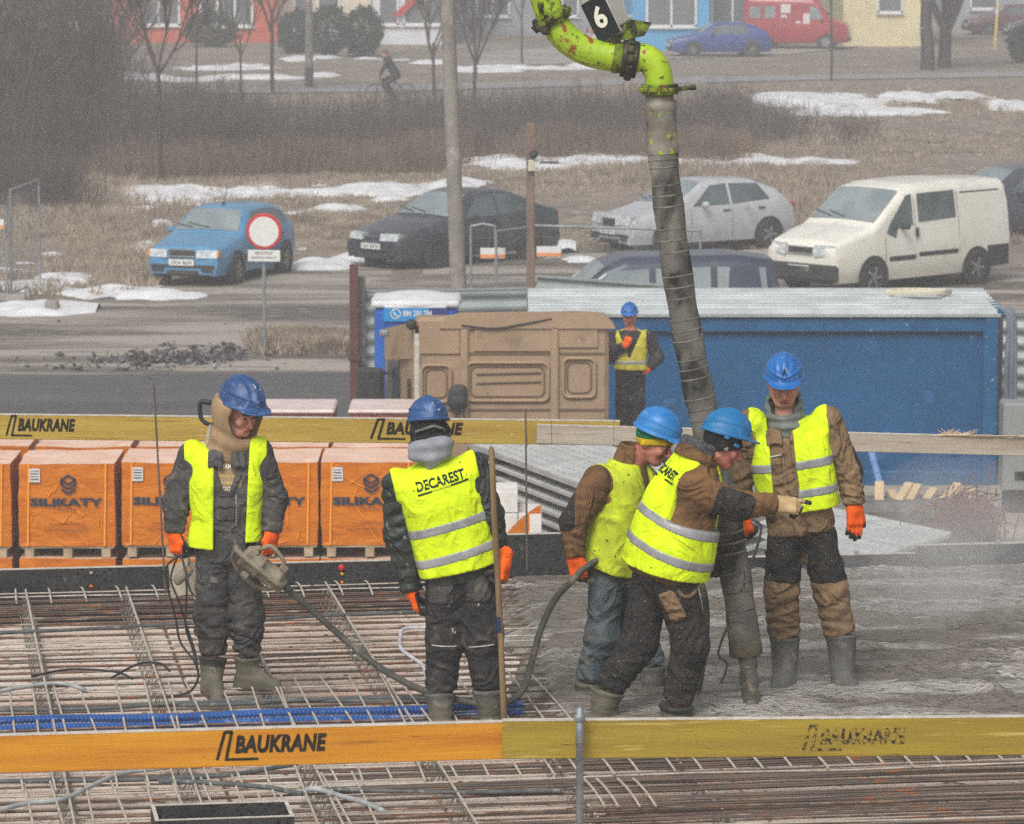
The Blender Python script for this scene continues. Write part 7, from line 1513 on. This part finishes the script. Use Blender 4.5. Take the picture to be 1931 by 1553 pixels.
# timber offcuts and rusty rebar tangle behind it
TIM = pm('raw_timber', srgb(206, 182, 146), srgb(184, 158, 122), 6, rough=.9)
t = thing('timber_pile', 'heap of pale timber offcuts leaning in front of the blue container', 'timber', F60(1720, 50.2))
for k, (px, py, dx, dz) in enumerate(((1655, 950, .05, .30), (1680, 950, .32, .28), (1700, 955, .28, .30), (1722, 958, .36, .26), (1745, 965, .55, .40), (1760, 968, .42, .36), (1778, 978, .55, .42), (1735, 970, .3, .2), (1690, 965, .35, .22), (1765, 975, .2, .28), (1710, 960, -.25, .25))):
    c = at(px, py, 50.0); a = V(c[0]-dx*.5, 49.5, max(.05, c[2]-.25)); b = V(c[0]+dx*.75, 50.2, c[2]+dz*.75); mb = MB(); mb.beam(a, b, .11, .07, bev=.005); mb.build('offcut', TIM, t)
mb = MB(); mb.box(V(F60(1720, 50.0)[0], 50.0, .3), (2.0, .8, .5), bev=.1); mb.build('heap_base', GWOOD, t)
RST = pm('rust_tangle', srgb(128, 66, 48), srgb(96, 56, 44), 5, rough=.9); mb = MB(); rnd = random.Random(4)
for i in range(320):
    c = at(rnd.gauss(1815, 32), rnd.gauss(968, 13), 49.0+rnd.random()); c[2] = max(.03, c[2]); e = c+V(rnd.gauss(0, .17), rnd.gauss(0, .2), rnd.gauss(.0, .12)); e[2] = max(.02, e[2]); mb.tube([V(c[0], c[1], max(.02, c[2]-.4)) if i % 3 == 0 else c, (c+e)/2+V(0, 0, .05), e], .008, 4)
mb.build('rebar_tangle', RST, None, 'tangle of rusty rebar offcuts beside the timber heap', 'rebar', kind='stuff')
# ------------------------------------------------------------------ concrete pump boom, hose, tools
LIME = pm('lime_paint_chipped', srgb(172, 202, 34), srgb(142, 176, 26), 5, (.35, .7), rough=.45, spec=.5, bump=.3, bscale=40, spots=(9, .60, .66, srgb(140, 70, 34)), spots2=(22, .60, .68, srgb(70, 78, 30)))
LIMED = pm('lime_paint_greasy', srgb(120, 140, 26), srgb(60, 62, 30), 14, (.4, .6), rough=.6, bump=.6, bscale=50, spots=(16, .55, .64, srgb(48, 40, 32)), spots2=(30, .6, .68, srgb(120, 66, 36)))
GREASE = pm('black_grease', srgb(46, 44, 38), srgb(84, 80, 50), 18, (.45, .65), rough=.5, bump=.7, bscale=50); HOSE = pm('rubber_hose', srgb(104, 102, 96), srgb(44, 44, 43), 5, (.42, .58), rough=.8, bump=.5, bscale=30, spots=(3.5, .50, .62, srgb(140, 137, 128)), spots2=(14, .60, .68, srgb(34, 34, 34)), stretch=(1, 1, .6), detail=9); FERR = pm('hose_ferrule', srgb(146, 144, 136), srgb(116, 108, 96), 8, rough=.6, metal=.3, spots=(12, .56, .62, srgb(160, 190, 40)), spots2=(18, .62, .68, srgb(132, 72, 40)))
BOOM = pm('boom_grey', srgb(176, 174, 166), srgb(160, 158, 150), 4, rough=.5, spots=(30, .68, .74, srgb(110, 104, 96))); DPH = 22.85
t = thing('concrete_pump_boom', 'lime green pump pipe and grey boom tip carrying the black delivery hose', 'concrete pump', at(1243, 170, DPH))
hp = lambda x, y, d=0: at(x, y, DPH+d)
RP = .0785
mb = MB(); mb.tube(smooth([hp(1010, -60), hp(1020, -30), hp(1030, 6), hp(1044, 40), hp(1068, 72), hp(1100, 93), hp(1135, 104), hp(1170, 108)], 5), RP, 20); o = mb.build('pipe_bend', LIME, t)
mb = MB(); mb.tube([q+V(0, 0, -.0)+nrm(V(-.5, -.8, -.6))*RP*.98 for q in smooth([hp(1036, 30), hp(1050, 52), hp(1072, 76), hp(1100, 94), hp(1130, 104), hp(1160, 108)], 5)], .006, 6); mb.build('weld_seam', pm('rust_seam', srgb(120, 74, 36), srgb(150, 170, 40), 20, rough=.7), o)
mb = MB(); mb.tube(smooth([hp(1190, 112), hp(1210, 108), hp(1228, 116), hp(1240, 136), hp(1244, 166)], 6), RP*.97, 20); mb.build('pipe_elbow', LIME, t)
def clamp(c, ax, r, wd, name, mat, bolts=6, handle=None):
    c = V(*c); ax = nrm(ax); mb = MB(); mb.lathe([(r*.96, -wd/2), (r*1.16, -wd/2), (r*1.2, -wd*.3), (r*1.12, -wd*.1), (r*1.12, wd*.1), (r*1.2, wd*.3), (r*1.16, wd/2), (r*.96, wd/2)], c, ax, 24); o = mb.build(name, mat, t)
    u = nrm(np.cross(ax, V(.1, 1, .2))); v_ = np.cross(ax, u)
    for k in range(bolts*2): a = 2*math.pi*(k+.5)/(bolts*2); mb = MB(); mb.box(c+(u*math.cos(a)+v_*math.sin(a))*r*1.2, (.03, .045, wd*.45), (u*math.cos(a)+v_*math.sin(a), -u*math.sin(a)+v_*math.cos(a), ax), bev=.006); mb.build('lug', mat, o)
    if handle is not None: a, b, rr = handle; mb = MB(); mb.tube([a, b], rr, 10); mb.lathe([(rr*1.25, 0), (rr*1.25, .03)], b, nrm(V(*b)-V(*a)), 10); mb.build('clamp_pin', mat, o)
    return o
clamp(hp(1041, 34), hp(1050, 50)-hp(1030, 12), RP*1.06, .07, 'clamp', LIMED, 7, (hp(1022, 34, -.1), hp(1020, 14, -.12), .014))
mb = MB(); 
for k in range(5): mb.box(hp(1012+4*k, 42+4*k, -.04-.01*k), (.05, .06, .04), bev=.012)
mb.tube([hp(1005, 48), hp(1016, 60)], .016, 8); mb.build('clamp_lock', GREASE, t)
mb = MB(); mb.lathe([(RP*1.02, -.03), (RP*1.12, -.025), (RP*1.12, 0), (RP*1.05, .02)], hp(1166, 108), hp(1190, 112)-hp(1160, 107), 22); mb.build('flange', LIMED, t)
clamp(hp(1187, 111), hp(1200, 113)-hp(1175, 110), RP*1.08, .085, 'swivel_clamp', GREASE, 6)
mb = MB(); mb.lathe([(RP*1.14, -.012), (RP*1.24, 0), (RP*1.14, .012)], hp(1199, 111), hp(1200, 112)-hp(1180, 109), 22); mb.build('seal_ring', GREASE, t)
clamp(hp(1244, 168), V(.02, 0, -1), RP*1.08, .055, 'lower_clamp', LIMED, 6, (hp(1275, 168, -.02), hp(1302, 165, -.02), .012))
# bracket and grease lines on the swivel
mb = MB(); mb.prism([(-.06, 0), (.10, .03), (.14, .10), (.02, .12), (-.08, .05)], hp(1180, 78, -.03), (1, 0, 0), (0, 0, 1), (0, 1, 0), .05); mb.build('bracket', LIMED, t)
mb = MB()
for k in range(4): mb.tube(smooth([hp(1150+6*k, 82, -.05), hp(1160+5*k, 56-3*k, -.06), hp(1180+3*k, 42, -.06), hp(1196, 40+4*k, -.05), hp(1190+2*k, 60+3*k, -.05)], 4), .0045, 5)
mb.build('grease_lines', GREASE, t)
# boom tip: box girder running up and out of the frame
a = hp(1166, 70, .02); b = hp(1005, -260, .25); d = nrm(b-a); xx = nrm(np.cross(d, V(0, 1, 0))); yy = np.cross(xx, d); mb = MB(); mb.box((a+b)/2, (.15, .16, np.linalg.norm(b-a)), (nrm(xx*.86+yy*.5), nrm(yy*.86-xx*.5), d), bev=.012); mb.build('boom_arm', BOOM, t)
X1, Y1 = nrm(xx*.86+yy*.5), nrm(yy*.86-xx*.5); fn = Y1 if Y1[1] < 0 else -Y1; fx = X1; cc = hp(1131, 37, 0)
base = a+d*((cc-a) @ d); mb = MB(); mb.box(base+fn*.0815, (.15, .004, .235), (fx, fn, d)); o = mb.build('number_plate', pm('plate_black', srgb(30, 34, 38), rough=.5), t)
sgn = 1 if fx[0] > 0 else -1
print_on('number', fit(text2d('6', .03), -.038, .038, -.062, .062), lambda q, r: base+fn*.0845+fx*q*sgn+d*(r+.01), WHITEP if 'WHITEP' in globals() else PTW, o)
# end hose
hpts = smooth([hp(1244, 186), hp(1245, 215), hp(1248, 262), hp(1254, 330), hp(1266, 430), hp(1281, 540), hp(1298, 640), hp(1316, 730), hp(1338, 830), hp(1362, 940), hp(1380, 1040), hp(1394, 1130), hp(1404, 1210)], 5)
mb = MB(); mb.lathe([(RP*.98, 0), (RP*.98, .055), (RP*1.14, .065), (RP*1.15, .10), (RP*1.08, .11), (RP*1.08, .30), (RP*1.12, .31), (RP*1.10, .34)], hp(1243, 170), hp(1249, 270)-hp(1243, 170), 22); mb.build('hose_coupling', FERR, t)
k = [p for p in hpts if p[2] < hp(1248, 262)[2]]; rr = []
for i, p in enumerate(k): rr.append(.080+.004*math.sin(i*1.1)+.006*i/len(k))
mb = MB(); mb.tube(k, rr, 22); o = mb.build('delivery_hose', HOSE, t)
for f_ in np.linspace(.05, .95, 34):
    i = int(f_*(len(k)-1)); c = k[i]; ax = nrm(k[min(i+1, len(k)-1)]-k[i-1]); mb = MB(); mb.lathe([(rr[i], -.005), (rr[i]+.0025, -.002), (rr[i]+.0025, .002), (rr[i], .005)], c, ax, 22, cap=False); mb.build('hose_ring', pm('hose_ring', srgb(128, 126, 118), srgb(84, 82, 78), 12, rough=.8), o)
e = hp(1404, 1205); ax = nrm(hp(1408, 1240)-hp(1402, 1190)); mb = MB(); mb.lathe([(.088, 0), (.092, .02), (.092, .085), (.085, .09), (.06, .088)], e, ax, 22); mb.build('hose_tip', pm('cement_crust', srgb(112, 104, 88), srgb(90, 84, 72), 10, rough=.9, bump=.6, bscale=40), o)
# stream of concrete
def jet(P):
    a, b = hp(1408, 1235), hp(1421, 1356, -.38); d_ = rcone(P, a, b, .052, .040); return d_+.008*nz(P*V(1, 1, .25), 60, 4)+.006*nz(P*V(1, 1, .4), 120, 5)
c0, c1 = hp(1408, 1235), hp(1421, 1356, -.38); jt = solid('concrete_stream', jet, np.minimum(c0, c1)-.12, np.maximum(c0, c1)+.12, .008, pm('wet_concrete_dark', srgb(92, 84, 72), srgb(70, 64, 56), 18, rough=.35, spec=.6, bump=.8, bscale=60), None); tag(jt, 'stream of wet concrete falling from the hose end', 'concrete')
# vibrator in the first worker's hand
CEM = pm('cement_caked_metal', srgb(146, 138, 120), srgb(118, 112, 98), 10, rough=.85, bump=.6, bscale=50, spots=(12, .6, .68, srgb(150, 112, 76)), spots2=(26, .62, .7, srgb(96, 94, 86))); DV = 23.0; vp = lambda x, y, d=0: at(x, y, DV+d)
t = thing('concrete_vibrator', 'cement-caked vibrator motor with handle frame and long rubber hose', 'vibrator', vp(495, 1075)); A0, A1 = vp(466, 1050, -.08), vp(528, 1098, -.08); ax = nrm(A1-A0)
mb = MB(); L = np.linalg.norm(A1-A0); mb.lathe([(.03, -.03), (.06, -.025), (.07, 0), (.062, .012), (.062, L*.35), (.068, L*.36), (.068, L*.42), (.060, L*.44), (.060, L*.8), (.07, L*.82), (.07, L*.94), (.045, L), (.03, L+.03)], A0, ax, 18); mb.build('motor', CEM, t)
n1 = nrm(np.cross(ax, V(0, 1, 0))); n1 = n1 if n1[2] > 0 else -n1; mb = MB()
fr = [vp(446, 1032, -.13), vp(452, 1042, -.17), vp(520, 1098, -.17), vp(530, 1104, -.13)]; mb.tube(smooth(fr, 4), .017, 8)
fr2 = [vp(446, 1032, -.13), vp(440, 1055, -.02), vp(458, 1085, .02), vp(490, 1108, .0), vp(520, 1108, -.08)]; mb.tube(smooth(fr2, 4), .014, 8)
mb.tube(smooth([vp(492, 1036, -.08), vp(512, 1030, -.08), vp(534, 1056, -.08), vp(536, 1080, -.08), vp(528, 1096, -.08)], 4), .012, 8); mb.tube([vp(472, 1036, -.08), vp(492, 1034, -.08)], .018, 8); mb.build('handle_frame', CEM, t)
mb = MB(); 
for k, (x, y) in enumerate(((480, 1042), (536, 1072), (524, 1108), (462, 1084))): mb = MB(); mb.box(vp(x, y, -.1), (.05, .05, .04), (ax, V(0, 1, 0), n1), bev=.01); mb.build('lug', CEM, t)
mb = MB(); mb.tube([vp(526, 1096, -.08), vp(545, 1112, -.06)], [.028, .022], 10); hz_ = smooth([vp(540, 1108, -.06), vp(560, 1126, -.03), vp(610, 1170, .02), vp(660, 1214, .0), vp(710, 1254, -.1), vp(760, 1284, -.25), vp(800, 1302, -.45), vp(850, 1316, -.6), vp(900, 1326, -.66), vp(950, 1326, -.65), vp(985, 1302, -.55), vp(1002, 1250, -.35), vp(1022, 1180, -.2), vp(1050, 1125, -.18), vp(1082, 1092, -.2), vp(1100, 1072, -.2), vp(1135, 1052, -.1), vp(1170, 1042, .15), vp(1240, 1050, .3), vp(1290, 1065, .2), vp(1318, 1090, .05), vp(1332, 1150, -.02), vp(1328, 1230, -.05), vp(1312, 1330, -.1)], 5)
zmin = ZS+.03; hz_ = [V(p[0], p[1], max(p[2], zmin)) for p in hz_]; mb.tube(hz_, .0185, 10); mb.build('hose', pm('grey_rubber_hose', srgb(88, 88, 80), srgb(66, 66, 62), 9, rough=.75, spots=(7, .55, .66, srgb(124, 118, 102))), t)
mb = MB(); cb = lambda *q: mb.tube(smooth([vp(*p) for p in q], 5), .0065, 6)
cb((338, 1046, -.1), (312, 1070, -.12), (314, 1100, -.12), (330, 1160, -.1), (340, 1210, -.1), (366, 1246, -.12), (374, 1275, -.12), (360, 1302, -.1), (330, 1312, -.05)); cb((336, 1046, -.1), (322, 1090, -.1), (336, 1130, -.12), (352, 1180, -.1), (368, 1230, -.12), (372, 1260, -.12)); cb((342, 1046, -.12), (350, 1080, -.13), (352, 1120, -.12), (350, 1180, -.1), (362, 1220, -.1), (370, 1250, -.12)); cb((342, 1046, -.12), (352, 1085, -.2), (362, 1118, -.24), (395, 1138, -.28), (430, 1128, -.26), (445, 1100, -.2), (452, 1066, -.12), (462, 1052, -.1))
mb.build('power_cable', CABB, t); mb = MB(); mb.lathe([(.022, 0), (.030, .02), (.030, .09), (.018, .12)], vp(330, 1098, -.13), vp(345, 1085)-vp(330, 1098), 10); mb.build('plug', CEM, t)
# shovels
WOODH = pm('ash_handle', srgb(140, 116, 84), srgb(112, 92, 66), 5, rough=.8, stretch=(8, 8, .6), bump=.3, bscale=30); BLD = pm('blade_cemented', srgb(172, 164, 146), srgb(148, 140, 124), 8, rough=.85, bump=.5, bscale=30)
sh = lambda x, y, d=0: at(x, y, 22.2+d); t = thing('shovel', 'long wooden shovel handle gripped by the worker seen from behind', 'shovel', sh(948, 1370)); mb = MB(); mb.tube([sh(926, 842, .0), sh(927, 850, 0), sh(932, 970), sh(938, 1080), sh(944, 1200), sh(950, 1340), sh(951, 1365)], [.010, .0155, .0165, .0165, .0165, .017, .017], 12); mb.build('handle', WOODH, t); mb = MB(); mb.tube([sh(940.6, 1162), sh(943, 1192)], .0178, 12); mb.build('blue_band', pm('blue_tape', srgb(34, 48, 84), rough=.6), t)
mb = MB(); c = sh(951, 1365); g = [[c+V(-.12+.24*i/6, -.04+.03*abs(i-3)/3+.02*j, -.28*j/5+.03) for j in range(6)] for i in range(7)]; mb.sheet(g); mb.build('blade', BLD, t)
ss = lambda x, y, d=0: at(x, y, 24.0+d); t = thing('shovel', 'shovel with black grip standing behind the hooded worker', 'shovel', ss(345, 1125)); mb = MB(); mb.tube([ss(398, 800), ss(360, 1010), ss(350, 1070)], .016, 10); mb.build('handle', BLD, t)
mb = MB(); mb.tube(smooth([ss(398, 802), ss(380, 790), ss(377, 762), ss(382, 756)], 4), .013, 8); mb.tube([ss(381, 756), ss(412, 762)], .016, 10); mb.tube(smooth([ss(398, 802), ss(412, 790), ss(413, 762)], 4), .013, 8); mb.build('grip', CABB, t)
g = [[ss(318+72*i/6+(4*j/5 if i == 0 else 0), 1062+62*j/5+4*math.cos(i), .02*abs(i-3)) for j in range(6)] for i in range(7)]; mb = MB(); mb.sheet(g); mb.sheet([[p+V(0, .012, 0) for p in r] for r in g]); mb.build('blade', BLD, t)
# bent rebar hook held by the worker facing us
hk = lambda x, y, d=0: at(x, y, 23.25+d); t = thing('rebar_hook', 'bent rebar hook held by the worker facing us', 'rebar hook', hk(1360, 1300)); mb = MB(); mb.tube(smooth([hk(1404, 1010, .1), hk(1404, 985, .05), hk(1415, 978, .02), hk(1435, 992, .0), hk(1428, 1030, 0), hk(1410, 1080, 0), hk(1385, 1150, 0), hk(1354, 1230, 0), hk(1372, 1252, 0), hk(1354, 1300, 0)], 3), .0075, 6); mb.build('bar', STEEL_D, t)
# ------------------------------------------------------------------ winter haze and steam off the fresh concrete
hm = bpy.data.materials.new('haze'); hm.use_nodes = True; N = hm.node_tree.nodes; N.remove(N['Principled BSDF']); pv = N.new('ShaderNodeVolumePrincipled'); pv.inputs['Color'].default_value = (.93, .95, .97, 1); pv.inputs['Density'].default_value = .0026; pv.inputs['Anisotropy'].default_value = .2
hm.node_tree.links.new(pv.outputs[0], N['Material Output'].inputs['Volume'])
hm.cycles.homogeneous_volume = True; hm.cycles.volume_sampling = 'DISTANCE'
mb = MB(); mb.box((0, 560, 7.0), (1900, 1400, 20)); hz = mb.build('haze', hm, None, 'thin winter haze over the whole place', 'haze', kind='stuff')

sm_ = bpy.data.materials.new('steam'); sm_.use_nodes = True; N = sm_.node_tree.nodes; N.remove(N['Principled BSDF']); pv = N.new('ShaderNodeVolumePrincipled'); pv.inputs['Color'].default_value = (.96, .96, .96, 1); pv.inputs['Density'].default_value = .24
sm_.node_tree.links.new(pv.outputs[0], N['Material Output'].inputs['Volume'])
sm_.cycles.homogeneous_volume = True; sm_.cycles.volume_sampling = 'DISTANCE'
for (px, py, D, rx, ry, rz, lab) in ((1880, 1060, 25.6, .75, .9, .42, 'drift of steam over the concrete at the right edge'), (1700, 1090, 25.0, .6, .8, .32, 'thin steam drifting behind the worker facing us'), (1800, 960, 26.6, .5, .7, .35, 'wisp of steam rising in front of the blue container'), (1480, 1290, 23.0, .45, .35, .14, 'steam curling round the cement-grey boots')):
    c = at(px, py, D); g = [[c+V(rx*math.cos(a)*math.sin(b)*(1+.12*math.sin(3*a)), ry*math.sin(a)*math.sin(b), rz*math.cos(b)*(1+.1*math.cos(2*a))) for a in np.linspace(0, 2*math.pi, 17)] for b in np.linspace(.02, math.pi-.02, 10)]
    mb = MB(); mb.sheet(g); mb.build('steam', sm_, None, lab, 'steam', kind='stuff')
